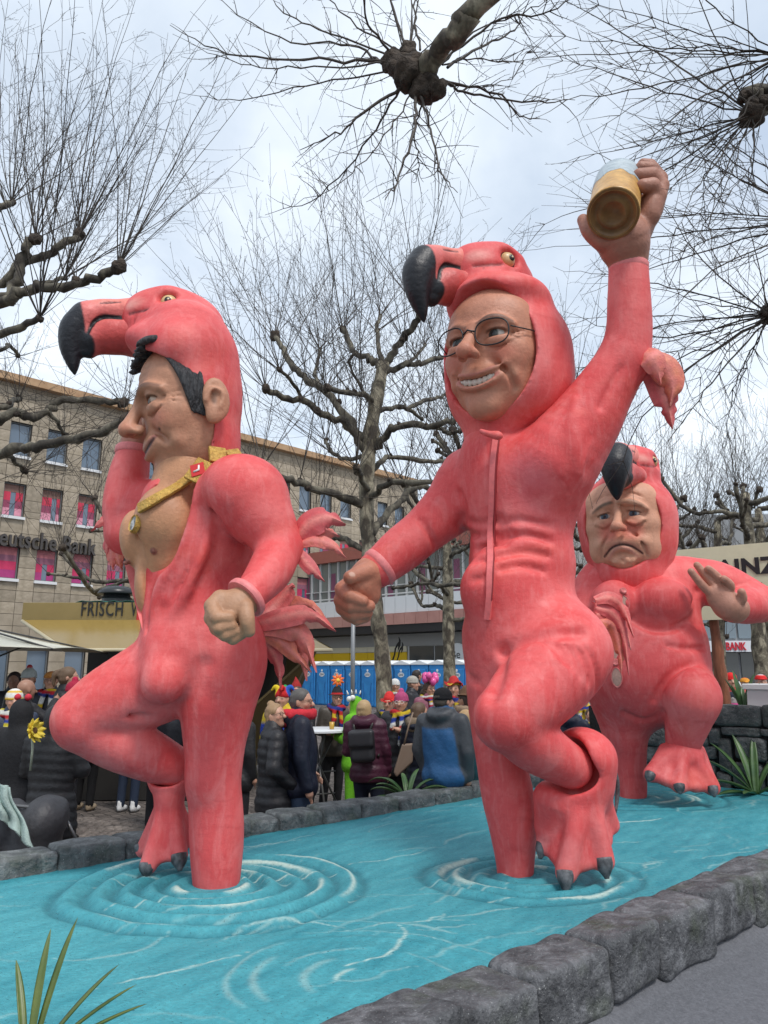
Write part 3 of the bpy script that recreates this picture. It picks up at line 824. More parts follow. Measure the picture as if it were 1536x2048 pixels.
def face(L, kind, parent, res, skin, side, iris=(0.05, 0.05, 0.045), white=(0.60, 0.55, 0.50), gaze=(0, 1, 0)):
    s = Sculpt(res); K = L.s
    u = lambda sh, k=0.05: s.u(sh, k * K)
    c = lambda sh, k=0.02: s.s(sh, k * K)
    wide = {'A': 0.88, 'B': 1.0, 'C': 1.22}[kind]
    u(L.ell((0, .09 if kind == 'A' else .02, .13), (.335 * wide, .245 if kind == 'A' else .325, .34)))
    u(L.ell((0, .13, .19), (.26 * wide, .21, .19)), .1)
    u(L.ell((0, .06, -.08), (.30 * wide, .275, .30)), .1)
    u(L.ell((0, .07, -.25), (.25 * wide, .25, .22)), .1)
    u(L.ell((0, .23, -.415), (.105, .085, .08)), .1)
    u(L.tube([(0, -.02, -.3, .15), (0, -.02, -.75, .15)]) if kind == 'A' else L.tube([(0, -.08, -.3, .18), (0, -.12, -.75, .19)]), .1)
    for m_ in (1, -1):
        u(L.ell((m_ * .18 * wide, .185, -.06), (.115, .11, .10)), .08)
        if kind == 'C': u(L.ell((m_ * .20, .14, -.27), (.14, .14, .17)), .08)
        else: u(L.ell((m_ * .175, .215, -.135), (.075, .075, .065)), .06)
    ys = np.linspace(.6, -.1, 141)
    def py(x, z):
        f = s.val(np.array([L.p((x, y, z)) for y in ys])); i_ = int(np.argmax(f < 0)); return float(ys[i_]) if f[i_] < 0 else .1
    def on(pts, dy=0.0): return [(p[0], py(p[0], p[1]) + dy, p[1]) + tuple(p[2:]) for p in pts]
    u(L.tube(on([(-.20, -.24, .03), (-.1, -.225, .05), (0, -.22, .055), (.1, -.225, .05), (.20, -.24, .03)], -.022)), .07)   # muzzle
    ey, ez, er = .135, .03, .064
    ye = py(ey, ez)
    cz = (ye - .050)
    brow = {'A': [(.045, .092, .018), (.12, .122, .022), (.19, .118, .020), (.245, .085, .014)], 'B': [(.045, .088, .018), (.12, .122, .022), (.19, .12, .020), (.25, .085, .014)],
            'C': [(.035, .150, .030), (.10, .138, .034), (.18, .112, .032), (.255, .070, .022)]}[kind]
    eyes = []
    for m_ in (1, -1):
        X = lambda pts: pts if m_ > 0 else mir(pts)
        u(L.tube(X(on(brow, .002))), .06)
    for m_ in (1, -1):
        X = lambda pts: pts if m_ > 0 else mir(pts)
        c(L.ell((m_ * ey, ye + .03, ez + .005), (.080, .045, .042)), .05)
        up_, lo_ = [], []
        for a in np.linspace(-78, 82, 7):
            a_ = math.radians(a); ca = math.cos(a_)
            tl = math.radians({'A': 20, 'B': 17, 'C': 12}[kind] * max(0, math.cos(a_ * 1.1)) ** .7 + 2 + (6 if kind == 'C' and a < 0 else 0) - (7 * (a / 80) if kind == 'C' else 0)); bl = math.radians(-(17 if kind != 'C' else 18) * max(0, math.cos(a_ * 1.1)) ** .7 + 1)
            R_ = er * 1.05
            up_.append((ey + R_ * math.sin(a_) * 1.12, cz + R_ * ca * math.cos(tl), ez + R_ * math.sin(tl) * 1.25 + .012, .0135 if abs(a) < 70 else .009))
            lo_.append((ey + R_ * math.sin(a_) * 1.12, cz + R_ * ca * math.cos(bl), ez + R_ * math.sin(bl) * 1.25 - .010, .012 if abs(a) < 70 else .009))
        u(L.tube(X(up_), sub=3), .014); u(L.tube(X(lo_), sub=3), .014)
        u(L.tube(X([(p[0] * 1.0, p[1] - .012, p[2] + .028, .018) for p in up_[1:-1]]), sub=3), .03)
        u(L.tube(X([(p[0] * 1.0, p[1] - .010, p[2] - .026, .018) for p in lo_[1:-1]]), sub=3), .03)
        s.paint(L.tube(X([(p[0], p[1] + .004, p[2] - .006, .008) for p in up_]), sub=3), tuple(v * .22 for v in skin), .012 * K, .95)
        s.paint(L.tube(X([(p[0], p[1] + .002, p[2] + .006, .004) for p in lo_]), sub=3), tuple(v * .45 for v in skin), .012 * K, .8)
    # nose
    ln = {'A': .74, 'B': .88, 'C': .95}[kind]
    yb = py(0, .085); yt = py(0, -.105)
    u(L.tube([(0, yb - .012, .09, .032), (0, yb + .035 * ln, .02, .034), (0, yb + .085 * ln, -.05, .044), (0, yb + .125 * ln, -.10, .050)]), .045)
    tip = yb + .13 * ln
    u(L.ell((0, tip, -.108), (.056, .05, .044)), .03)
    for m_ in (1, -1):
        u(L.ell((m_ * .055, tip - .055, -.118), (.038, .05, .034)), .025)
        c(L.ell((m_ * .028, tip - .01, -.155), (.016, .028, .014)), .012)
        s.paint(L.ell((m_ * .028, tip - .012, -.156), (.018, .03, .016)), tuple(v * .2 for v in skin), .015 * K, .85)
    lips = {'A': (0.36, 0.13, 0.10), 'B': (0.46, 0.16, 0.13), 'C': (0.52, 0.22, 0.17)}[kind]
    dk = tuple(v * 0.30 for v in skin); red = (skin[0] * 1.02, skin[1] * 0.60, skin[2] * 0.60)
    if kind == 'A':
        m2 = [(-.195, -.165), (-.12, -.232), (0, -.264), (.12, -.232), (.195, -.165)]
    elif kind == 'B':
        m2 = [(-.190, -.188), (-.105, -.242), (0, -.264), (.105, -.242), (.190, -.188)]
    else:
        m2 = [(-.180, -.352), (-.095, -.285), (0, -.262), (.095, -.285), (.180, -.352)]
    mouth = on(m2)
    if kind == 'B':
        u(L.tube([(x, y - .008, z + .026) for x, y, z in mouth], (.008, .017, .019, .017, .008)), .025)
        u(L.tube([(x * .86, y - .012, z - .046) for x, y, z in mouth], (.010, .021, .023, .021, .010)), .03)
        c(L.tube([(x, y + .008, z - .010) for x, y, z in mouth], (.008, .026, .031, .026, .008)), .012)
        c(L.tube([(x * .85, y - .040, z - .010) for x, y, z in mouth], (.012, .026, .030, .026, .012)), .012)
    else:
        u(L.tube([(x * .9, y - .006, z + .020) for x, y, z in mouth], (.008, .017, .020, .017, .008)), .022)
        u(L.tube([(x * .75, y - .010, z - .028) for x, y, z in mouth], (.010, .022, .024, .022, .010)), .03)
        c(L.tube([(x, y + .016, z) for x, y, z in mouth], (.010, .013, .014, .013, .010)), .014)
    for m_ in (1, -1):
        X = lambda pts: pts if m_ > 0 else mir(pts)
        if kind == 'C':
            f1 = X(on([(.072, -.105, .011), (.13, -.17, .014), (.195, -.28, .015), (.215, -.37, .010)], .004))
            c(L.tube(f1), .022)
            u(L.tube(X(on([(.08, -.045, .014), (.15, -.07, .020), (.225, -.035, .012)]))), .03)
            c(L.tube(X(on([(.075, -.062, .007), (.15, -.098, .010), (.235, -.055, .006)], .004))), .02)
            c(L.tube(X(on([(.020, .19, .008), (.032, .13, .011), (.045, .08, .007)], .004))), .02)
            c(L.tube(X(on([(.04, .225, .007), (.12, .235, .008), (.22, .19, .005)], .003))), .02)
            bp = X(on([(.045, .150, .017), (.12, .140, .022), (.20, .108, .019), (.25, .080, .010)], .012))
            s.paint(L.tube(bp), (0.13, 0.085, 0.055), .025 * K)
            s.paint(L.ell((m_ * .11, .36, -.13), (.10, .14, .09)), (skin[0] * 1.05, skin[1] * .5, skin[2] * .52), .12 * K, .8)
            s.paint(L.tube(f1), dk, .03 * K, .45)
            u(L.ell((m_ * .06, py(m_ * .06, -.40) - .02, -.40), (.05, .035, .04)), .03)
        else:
            f1 = X(on([(.075, -.105, .009), (.135, -.165, .012), (.195, -.235, .012), (.205, -.31, .007)], .004))
            if kind == 'A': f1 = f1[:3]
            c(L.tube(f1), .045)
            c(L.tube(X(on([(.08, -.045, .005), (.15, -.068, .007), (.23, -.03, .004)], .003))), .02)
            for dz in (0.0, .035, -.035): c(L.tube(X(on([(.225, .02 + dz * .4, .004), (.285, .02 + dz, .003)], .003)), sub=1), .015)
            s.paint(L.tube(X(on([(.05, .098, .011), (.12, .130, .016), (.19, .128, .014), (.25, .095, .008)], .014))), (0.045, 0.032, 0.026), .025 * K, 0.9)
            s.paint(L.ell((m_ * .175, .25, -.10), (.09, .12, .07)), red, .10 * K, .6)
            s.paint(L.tube(f1), dk, .03 * K, .3)
    if kind == 'A':
        for zz in (.22, .27): c(L.tube(on([(-.13, zz - .01, .004), (0, zz, .005), (.13, zz - .01, .004)], .002)), .02)
    elif kind == 'C':
        c(L.tube(on([(-.1, -.385, .006), (0, -.355, .008), (.1, -.385, .006)], .004)), .03)
        for i in range(10):
            a = rng.uniform(-.12, .12); b = rng.uniform(-.45, -.37)
            c(L.ell((a, py(a, b) + .008, b), .012), .02)
    s.paint(L.tube([(x * .92, y + .025, z + (.014 if kind != 'B' else .030)) for x, y, z in mouth], .014), lips, .02 * K, .9)
    s.paint(L.tube([(x * .76, y + .025, z - (.026 if kind != 'B' else .050)) for x, y, z in mouth], .016), lips, .02 * K, .9)
    s.paint(L.tube([(x, y + .008, z - (0.012 if kind == 'B' else 0)) for x, y, z in mouth], (.013 if kind == 'A' else .012) if kind != 'B' else (.004, .014, .017, .014, .004)), (0.05, 0.014, 0.012), .012 * K, 1.0)
    s.paint(L.ell((0, tip, -.115), (.07, .06, .05)), red, .07 * K, .5)
    if kind == 'A':
        e = side
        u(L.ell((e * .325, -.05, -.02), (.035, .085, .14)), .03)
        u(L.ell((e * .32, -.02, -.13), (.03, .045, .05)), .03)
        c(L.ell((e * .368, -.045, .01), (.03, .052, .09)), .02)
        u(L.tube([(e * .345, .02, -.03, .014), (e * .355, -.03, .04, .012), (e * .35, -.09, .0, .012), (e * .35, -.06, -.08, .012)]), .02)
        s.paint(L.ell((e * .35, -.03, -.02), (.025, .022, .04)), dk, .03 * K, .9)
    V, Q, C = s.mesh(skin, 1)
    fa = mk('face', V, Q, m_skin, parent, True, C)
    for m_ in (1, -1): eyeball(L, (m_ * ey, cz, ez), er, gaze, iris, fa, white, .55, .26)
    return fa, mouth, on

def tint(c, k): return tuple(v * k for v in c)
def flamingo_hat(L, s, tiltpaint=True):
    """cranium of the flamingo head, unions into the hood sculpt s; frame L: eye at (side,0,0), forward +y"""
    K = L.s
    s.u(L.ell((0, -.07, -.10), (.285, .36, .30)), .12 * K)
    s.u(L.ell((0, .08, -.03), (.205, .23, .19)), .16 * K)
    s.u(L.tube([(0, .0, -.04, .19), (0, .16, -.05, .150)], sub=1), .12 * K); s.u(L.tube([(0, .0, -.18, .22), (0, .13, -.20, .175)], sub=1), .12 * K)
    def hx(y, z):
        xs = np.linspace(.40, .02, 77); f = s.val(np.array([L.p((x, y, z)) for x in xs])); return float(xs[int(np.argmax(f < 0))])
    gm = [(hx(y, z), y, z, r) for y, z, r in ((.285, -.093, .012), (.20, -.088, .012), (.12, -.078, .009), (.07, -.062, .005))]; gc = [(hx(y, z), y, z, .007) for y, z in ((.23, -.11), (.235, -.2), (.20, -.30))]
    gn = lambda g, m_: [(m_ * q[0],) + tuple(q[1:]) for q in g]
    for m_ in (1, -1):
        s.u(L.tube([(m_ * .14, .12, .055, .035), (m_ * .195, .01, .085, .045), (m_ * .21, -.13, .05, .03)]), .09 * K)   # brow
        s.s(L.ell((m_ * .255, 0.0, .0), (.05, .075, .065)), .05 * K)
        s.s(L.tube(gn(gm, m_)), .02 * K); s.s(L.tube(gn(gc, m_)), .02 * K)
        s.paint(L.ell((m_ * .16, .20, -.015), (.07, .13, .05)), (0.78, 0.36, 0.31), .07 * K, .8)
        s.paint(L.tube(gn(gm, m_)), (0.015, .010, .012), .014 * K); s.paint(L.tube(gn(gc, m_)), (0.22, 0.015, .02), .018 * K, .8)
        s.s(L.tube([(m_ * .265, .10, -.27, .008), (m_ * .295, -.1, -.26, .012), (m_ * .28, -.32, -.24, .006)]), .05 * K)
def beak(L0, parent, res, fat=1.0):
    class FL(Loc):
        def __init__(q): q.__dict__.update(L0.__dict__)
        def tube(q, pts, r=None, sub=4): return Loc.tube(q, [(p[0] * fat, p[1], p[2], p[3] * fat) for p in pts], r, sub)
        def ell(q, c, r, ax=None): return Loc.ell(q, (c[0] * fat, c[1], c[2]), (r[0] * fat, r[1], r[2]), ax)
    L = FL(); s = Sculpt(res); K = L.s
    up = [(0, .16, .01, .13), (0, .36, -.012, .105), (0, .50, -.03, .105), (0, .60, -.08, .115), (0, .67, -.18, .115), (0, .69, -.32, .085), (0, .665, -.46, .045), (0, .65, -.53, .016)]
    s.u(L.tube(up[:4]), .03 * K); s.u(L.tube(up[3:]), .03 * K)
    s.u(L.ell((0, .36, -.20), (.135, .17, .135)), .05 * K)
    s.u(L.ell((0, .24, -.20), (.16, .14, .15)), .05 * K)
    s.u(L.tube([(0, .42, -.22, .12), (0, .52, -.26, .105), (0, .56, -.34, .06)]), .05 * K)
    def bx(y, z):
        xs = np.linspace(.40, .01, 79); f = s.val(np.array([L0.p((x, y, z)) for x in xs])); return float(xs[int(np.argmax(f < 0))])
    ml = [(bx(y, z), y, z, r) for y, z, r in ((.20, -.092, .012), (.30, -.093, .014), (.40, -.095, .014), (.48, -.10, .013), (.535, -.15, .010), (.565, -.24, .007))]
    nl = [(bx(y, z), y, z, r) for y, z, r in ((.50, .005, .006), (.43, .022, .011), (.36, .034, .007))]
    T0 = lambda g, m_: L0.tube([(m_ * q[0],) + tuple(q[1:]) for q in g])
    for m_ in (1, -1):
        s.s(T0(ml, m_), .015 * K); s.s(T0(nl, m_), .012 * K)
    pink = (0.66, 0.155, 0.14)
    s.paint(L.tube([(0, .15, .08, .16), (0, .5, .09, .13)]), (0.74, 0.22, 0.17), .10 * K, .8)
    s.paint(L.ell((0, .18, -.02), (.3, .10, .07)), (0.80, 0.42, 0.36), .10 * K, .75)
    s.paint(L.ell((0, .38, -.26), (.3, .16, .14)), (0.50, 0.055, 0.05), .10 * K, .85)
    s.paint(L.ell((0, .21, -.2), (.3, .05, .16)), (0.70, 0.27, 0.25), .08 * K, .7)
    for m_ in (1, -1): s.paint(T0([(q[0], q[1], q[2], q[3] + .008) for q in ml], m_), (0.012, 0.010, 0.012), .010 * K); s.paint(T0(nl, m_), (0.03, 0.008, 0.010), .010 * K)
    blk = (0.012, 0.013, 0.018)
    s.paint(L.ell((0, .87, -.30), (.6, .29, .52)), blk, .016 * K)
    s.paint(L.ell((0, .60, -.33), (.3, .09, .10)), blk, .016 * K)
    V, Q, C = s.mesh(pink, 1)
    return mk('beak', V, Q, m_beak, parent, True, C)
def flamingo_eye(L, side, parent, gaze=0.0, fn=.16):
    ctr = L.p((side * .232, .0 + (fn - .16) * .09, .0)); nn = nrm(np.array((side * 1.0, fn, .02)) @ L.R)
    q = MB(); r = .062 * L.s
    q.lathe(ctr - nn * .02 * L.s, nn, [(r * 1.12, 0), (r * 1.12, .022 * L.s), (r, .030 * L.s)], 26); q.build('eye_rim', m_black, parent, True, sharp=40)
    q = MB(); q.lathe(ctr, nn, [(r * .98, 0), (r * .95, .014 * L.s), (r * .75, .034 * L.s), (r * .45, .046 * L.s), (r * .12, .05 * L.s)], 26)
    e = q.build('eye', mat('flamingo_iris', (0.62, 0.42, 0.20), rough=0.35), parent, True)
    g = gaze * r * .35
    pc = ctr + nn * .044 * L.s + L.R[1] * g
    q = MB(); q.lathe(pc, nn, [(r * .40, 0), (r * .40, .006 * L.s), (r * .3, .010 * L.s)], 20); q.build('pupil', m_black, e, True, sharp=40)
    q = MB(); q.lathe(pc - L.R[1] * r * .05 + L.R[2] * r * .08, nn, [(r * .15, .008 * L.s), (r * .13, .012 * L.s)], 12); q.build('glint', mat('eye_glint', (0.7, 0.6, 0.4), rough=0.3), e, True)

def claw(base, tip, r, parent, bend=None):
    base, tip = np.asarray(base), np.asarray(tip); mid = (base + tip) / 2 + (0 if bend is None else np.asarray(bend))
    P, R = smooth_path(np.array((base, mid, tip)), np.array((r, r * .85, r * .25)), 5)
    q = MB(); q.tube(P, R, 12); return q.build('claw', m_claw, parent, True)
def webfoot(parent, res, ankle, toes, heel, rt, rh, col=SUIT, cuff=None, sole=None, tip_r=None):
    """toes: list of (point, radius); ankle/heel are (point, radius)"""
    s = Sculpt(res)
    a, ra = ankle; h, rhl = heel
    s.u(Ell(h, rhl), .02)
    s.u(Seg(h, a, rhl * .96, ra), .04)
    for t, r in toes:
        mid = (np.asarray(a) * .45 + np.asarray(t) * .55)
        s.u(Tube([a, mid, t], [rt * 1.15, rt * .95, r]), rt * .8)
    for i in range(len(toes) - 1):
        t0, t1 = np.asarray(toes[i][0]), np.asarray(toes[i + 1][0])
        b = (t0 + t1) / 2 * .95 + np.asarray(a) * .05
        s.u(Tri(a, t0, b, rt * .30), rt * .9); s.u(Tri(a, b, t1, rt * .30), rt * .9)
    if cuff is not None:
        c0, cd, cr, depth = cuff     # hole the ankle goes into
        s.s(Seg(c0, np.asarray(c0) + np.asarray(cd) * depth, cr, cr * .9), .03)
    for i in range(len(toes)):
        t = np.asarray(toes[i][0]); mid = (np.asarray(a) * .4 + t * .6)
        s.paint(Tube([np.asarray(a) * .8 + t * .2, mid, t], [rt * .5, rt * .5, toes[i][1] * .8], 3), (0.82, 0.36, 0.36), rt * 1.2, .65)
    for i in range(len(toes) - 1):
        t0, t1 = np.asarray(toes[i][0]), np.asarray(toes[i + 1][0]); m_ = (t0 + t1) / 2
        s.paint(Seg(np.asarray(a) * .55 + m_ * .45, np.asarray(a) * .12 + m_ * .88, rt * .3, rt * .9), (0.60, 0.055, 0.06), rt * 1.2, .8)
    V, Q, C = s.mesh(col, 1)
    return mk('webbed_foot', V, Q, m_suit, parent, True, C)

FE_RED = [(0.56, 0.06, 0.06), (0.64, 0.13, 0.12), (0.66, 0.19, 0.08), (0.50, 0.045, 0.06)]
def feather(parent, P, wd, nrmv, seed, m=None, notch=3):
    """a painted feather: rachis through P, vane half width wd, facing nrmv"""
    r = np.random.default_rng(seed); P, _ = smooth_path(np.asarray(P, float), np.ones(len(P)), 10); n = len(P); V = []; C = []
    nrmv = nrm(nrmv); L = 0
    c0, c1 = FE_RED[seed % 4], FE_RED[(seed + 1) % 4]
    nt_ = sorted(r.uniform(.6, .97, notch)); nb = sorted(r.uniform(.6, .97, notch))
    for side_ in (1, -1):
        for i in range(n):
            t = i / (n - 1); d = nrm(P[min(i + 1, n - 1)] - P[max(i - 1, 0)]); sd_ = nrm(np.cross(d, nrmv)); nn = np.cross(sd_, d)
            w_ = wd * (0.12 + 0.88 * math.sin(math.pi * min(1, t * .80 + .14)) ** 0.8) * (1 - t ** 5) + .002
            def wn(ns):
                k = 1.0
                for q in ns: k -= 0.30 * math.exp(-((t - q) / .022) ** 2) if t < q else 0.30 * math.exp(-((t - q) / .06) ** 2)
                return k
            for u_, arr in ((-1, nt_), (-.5, None), (0, None), (.5, None), (1, nb)):
                ww = w_ * (wn(arr) if arr is not None else 1)
                V.append(P[i] + sd_ * u_ * ww + nn * (abs(u_) * -.30 * wd + (.035 * wd if u_ == 0 else 0) + side_ * .0045))
                k = .5 + .5 * math.sin(i * .9 + u_ * 5 + seed); e = abs(u_) * .6
                col = np.array(c0) * (1 - k * .5) + np.array(c1) * k * .5
                C.append(col * (1 - e * .6) + np.array((0.72, 0.23, 0.22)) * e * .6 if u_ else np.array((0.72, 0.22, 0.19)))
    W5 = 5; Fc = []
    for b, fl_ in ((0, False), (n * W5, True)):
        for i in range(n - 1):
            for k in range(W5 - 1):
                f_ = (b + i * W5 + k, b + i * W5 + k + 1, b + (i + 1) * W5 + k + 1, b + (i + 1) * W5 + k)
                Fc.append(f_[::-1] if fl_ else f_)
    o = n * W5
    for i in range(n - 1):
        Fc.append((i * W5, (i + 1) * W5, o + (i + 1) * W5, o + i * W5)); j = W5 - 1
        Fc.append((o + i * W5 + j, o + (i + 1) * W5 + j, (i + 1) * W5 + j, i * W5 + j))
    j = (n - 1) * W5; Fc += [(j + k + 1, j + k, o + j + k, o + j + k + 1) for k in range(W5 - 1)]
    Fc += [(k, k + 1, o + k + 1, o + k) for k in range(W5 - 1)]
    return mk('feather', V, Fc, m or m_feather, parent, True, np.array(C), sharp=60)
def bvh_of(o):
    rl = root_loc(o)
    return BVHTree.FromPolygons([Vector(np.array(v.co) + rl) for v in o.data.vertices], [tuple(p.vertices) for p in o.data.polygons])
def strip_on(bvh, pts, wd, th, name, m, parent, sub=4, flat=True, tmin=3.0, r_col=None):
    """a flat band lying on a sculpted surface; pts are pixels"""
    P = np.array([(p[0], p[1], 0) for p in pts], float); P, _ = smooth_path(P, np.ones(len(P)), sub)
    H = []; NN = []
    for p in P:
        l, n_ = hit(bvh, p[0], p[1], tmin)
        if l is None: continue
        H.append(l); NN.append(n_)
    if len(H) < 2: return None
    H, NN = np.array(H), np.array(NN)
    for _ in range(3): H[1:-1] = (H[:-2] + 2 * H[1:-1] + H[2:]) / 4; NN[1:-1] = (NN[:-2] + 2 * NN[1:-1] + NN[2:]) / 4
    V = []; n = len(H); Fc = []
    for i in range(n):
        d = nrm(H[min(i + 1, n - 1)] - H[max(i - 1, 0)]); nn = nrm(NN[i]); sd_ = nrm(np.cross(d, nn))
        w_ = wd if np.isscalar(wd) else wd[0] + (wd[1] - wd[0]) * i / (n - 1)
        for u_, z in ((-1, -.01), (-.9, th), (.9, th), (1, -.01)): V.append(H[i] + sd_ * u_ * w_ + nn * z)
    for i in range(n - 1):
        for k in range(3): Fc.append((i * 4 + k, i * 4 + k + 1, (i + 1) * 4 + k + 1, (i + 1) * 4 + k))
    Fc += [(0, 3, 2, 1), tuple((n - 1) * 4 + k for k in range(4))]
    return mk(name, V, Fc, m, parent, True, None if r_col is None else np.tile(np.array(r_col), (len(V), 1)), sharp=40)

# ------------------------------------------------------------------ FIGURE A: open suit, gold chain, hand on hip
YA = 4.68
figA = tag(empty('flamingo_figure', onz(435, 1765, ZW)), 'leftmost giant figure in open pink flamingo suit with gold chain and bare chest', 'figure', 'giant figures in pink flamingo suits')
def build_A():
    # --- suit
    s = Sculpt(0.0155)
    s.u(pT([(433, 1790, 4.68, 45), (433, 1700, 4.68, 52), (430, 1610, 4.68, 52), (428, 1560, 4.66, 54), (430, 1480, 4.66, 62), (436, 1400, 4.68, 76), (440, 1330, 4.70, 82)]), .05)
    s.u(pE(404, 1562, 4.60, 24, 38, 26), .08)                                   # knee cap
    s.u(pE(450, 1645, 4.67, 30, 85, 36), .06)                                   # calf
    s.u(pE(462, 1322, 4.72, 64, 82, 66, -8), .12)                               # buttock
    s.u(pE(398, 1265, 4.74, 112, 92, 96), .14)                                  # hips
    s.u(pE(388, 1180, 4.74, 100, 95, 88), .14)
    s.u(pE(395, 1085, 4.74, 118, 110, 98, 0, -20), .12)                         # ribs
    s.u(pE(400, 1000, 4.74, 118, 72, 105, 0, -25), .12)                         # shoulders
    s.u(pE(325, 1364, 4.44, 42, 44, 44), .06)                                   # crotch
    s.u(pE(345, 1310, 4.56, 60, 60, 55), .12)
    # near (left) arm
    s.u(pE(490, 985, 4.44, 88, 76, 74, -22), .09)                               # deltoid
    s.u(pT([(500, 1000, 4.42, 70), (535, 1050, 4.42, 58), (560, 1095, 4.40, 44)]), .05)
    s.u(pE(515, 1035, 4.40, 56, 64, 48, 40), .06)
    s.u(pT([(560, 1095, 4.40, 43), (542, 1138, 4.28, 45), (516, 1172, 4.17, 38), (494, 1195, 4.10, 33)]), .04)
    # far (right) arm: upper arm forward, forearm up to the head
    s.u(pT([(350, 1010, 5.0, 66), (300, 1040, 4.98, 58), (262, 1068, 4.96, 48)]), .06)
    s.u(pE(292, 1005, 4.95, 46, 44, 44, 20), .05)                               # biceps
    s.u(pT([(260, 1066, 4.96, 48), (250, 1010, 4.98, 43), (258, 950, 5.0, 39), (268, 905, 5.02, 33)]), .04)
    # raised (far) leg
    s.u(pT([(372, 1330, 4.80, 92), (290, 1372, 4.72, 84), (215, 1408, 4.66, 72), (168, 1438, 4.62, 60)]), .07)
    s.u(pE(160, 1440, 4.61, 52, 54, 52), .05)
    s.u(pT([(165, 1448, 4.62, 54), (235, 1482, 4.70, 56), (300, 1512, 4.78, 49), (348, 1532, 4.84, 40)]), .025)
    s.s(pT([(200, 1423, 4.54, 4), (250, 1424, 4.53, 5), (300, 1437, 4.56, 5)]), .05)   # knee fold
    # folds hanging from the collar along the open front
    for k, pts in enumerate((((382, 958, 4.50, 10), (386, 1010, 4.46, 13), (376, 1070, 4.44, 15), (345, 1135, 4.46, 14), (315, 1195, 4.50, 12), (303, 1270, 4.52, 6)),
                             ((412, 955, 4.50, 12), (418, 1020, 4.45, 13), (415, 1080, 4.42, 14), (390, 1150, 4.42, 13), (350, 1230, 4.46, 10), (330, 1270, 4.5, 6)),
                             ((398, 950, 4.52, 8), (402, 1010, 4.45, 9), (400, 1070, 4.43, 9), (372, 1130, 4.44, 9), (335, 1200, 4.48, 7)),
                             ((440, 950, 4.52, 10), (446, 1010, 4.48, 10), (450, 1080, 4.50, 10), (440, 1130, 4.52, 6)))):
        s.u(pT(pts), .035)
    s.s(pT([(430, 965, 4.40, 7), (433, 1030, 4.38, 8), (428, 1100, 4.40, 7), (400, 1170, 4.42, 6)]), .05)
    s.s(pT([(505, 1105, 4.44, 6), (492, 1060, 4.36, 5), (478, 1040, 4.34, 3)]), .06)
    s.s(pT([(420, 1400, 4.42, 5), (400, 1360, 4.40, 7), (410, 1330, 4.42, 5)]), .08)     # groin
    s.s(pT([(290, 1300, 4.56, 4), (284, 1340, 4.55, 6), (300, 1390, 4.54, 5)]), .06)
    # the open front
    s.s(pE(300, 1050, 4.36, 62, 105, 105, -4), .02)
    s.s(pT([(372, 935, 4.50, 42), (345, 985, 4.44, 46), (318, 1050, 4.42, 52), (296, 1110, 4.44, 38), (288, 1160, 4.50, 22), (291, 1215, 4.52, 11), (297, 1268, 4.50, 4)]), .015)
    s.paint(pT([(383, 965, 4.45, 5), (372, 1010, 4.42, 5), (360, 1075, 4.40, 6), (325, 1130, 4.44, 6), (302, 1180, 4.48, 5)]), (0.80, 0.36, 0.36), .03, .8)
    s.i(Box((-0.9, 4.7, 0.70 + 2.2), (3, 3, 2.24)), .01)
    V, Q, C = s.mesh(SUIT, 1)
    suit = mk('suit', V, Q, m_suit, figA, True, C)
    bv = bvh_of(suit)
    # --- bare chest
    skin = (0.52, 0.255, 0.135)
    s = Sculpt(0.013)
    s.u(pE(345, 1080, 4.70, 78, 120, 70, 0, -25), .1)
    s.u(pE(332, 1045, 4.56, 62, 70, 52, 18), .03)                               # near pectoral
    s.u(pE(280, 1080, 4.70, 38, 62, 46, 8), .03)
    s.u(pT([(380, 900, 4.72, 62), (372, 960, 4.70, 64), (350, 1010, 4.70, 60)]), .06)
    s.u(pE(300, 1180, 4.68, 28, 70, 40, 6), .05)
    s.s(pT([(284, 1010, 4.58, 4), (279, 1060, 4.55, 6), (284, 1105, 4.54, 6), (293, 1150, 4.56, 5), (296, 1200, 4.58, 4)]), .035)
    for (x, y, Y) in ((308, 1102, 4.50), (252, 1126, 4.62)):
        s.u(pE(x, y, Y, 6, 6, 8), .015); s.paint(pE(x, y, Y, 8, 8, 16), (0.24, 0.085, 0.06), .012)
    s.paint(pE(332, 1000, 4.5, 60, 40, 60), (0.38, 0.18, 0.10), .15, .5)
    V, Q, C = s.mesh(skin, 1)
    chest = mk('bare_chest', V, Q, m_skin, figA, True, C)
    bc = bvh_of(chest)
    # --- head, facing left
    fw = np.array((-.92, -.40, -.17)); LA = Loc(W(397, 824, 4.72), fw, (0.0, 0, 1), 303 * S(397, 824, 4.72))
    side = 1 if (LA.R[0] @ np.array((0, -1, 0))) > 0 else -1
    fskin = (0.47, 0.228, 0.14)
    fa, mouth, on_ = face(LA, 'A', figA, 0.0095, fskin, side, (0.10, 0.05, 0.025), (0.50, 0.36, 0.27), (0.0, 1, -.02))
    # hair
    s = Sculpt(0.0075); K = LA.s
    e = side
    for i in range(13):                                  # hair over the temple, running down into the sideburn
        t = i / 12; w1 = .008 * math.sin(i * 2.4); t = t * 1.35 - .1
        s.u(LA.tube([(e * (.13 + .07 * (1 - t)), .22 - .15 * t, .35 - .04 * t, .020), (e * .272, .175 - .13 * t + w1, .25 - .05 * t, .018), (e * (.302 + w1), .135 - .095 * t, .13, .016), (e * (.300 + w1), .105 - .068 * t, .0, .014), (e * .288, .092 - .055 * t, -.08 - .02 * t + w1, .008)]), .003 * K)
    for i in range(12):                                  # quiff under the beak
        x = -.26 + .047 * i
        s.u(LA.tube([(x, .16, .40, .024), (x + .01, .29, .40 + .012 * math.sin(i * 2.3), .024), (x + .025, .345, .385 + .015 * math.sin(i * 1.7), .020), (x + .03, .37, .375 + .02 * math.sin(i * 2.9), .008)]), .002 * K)
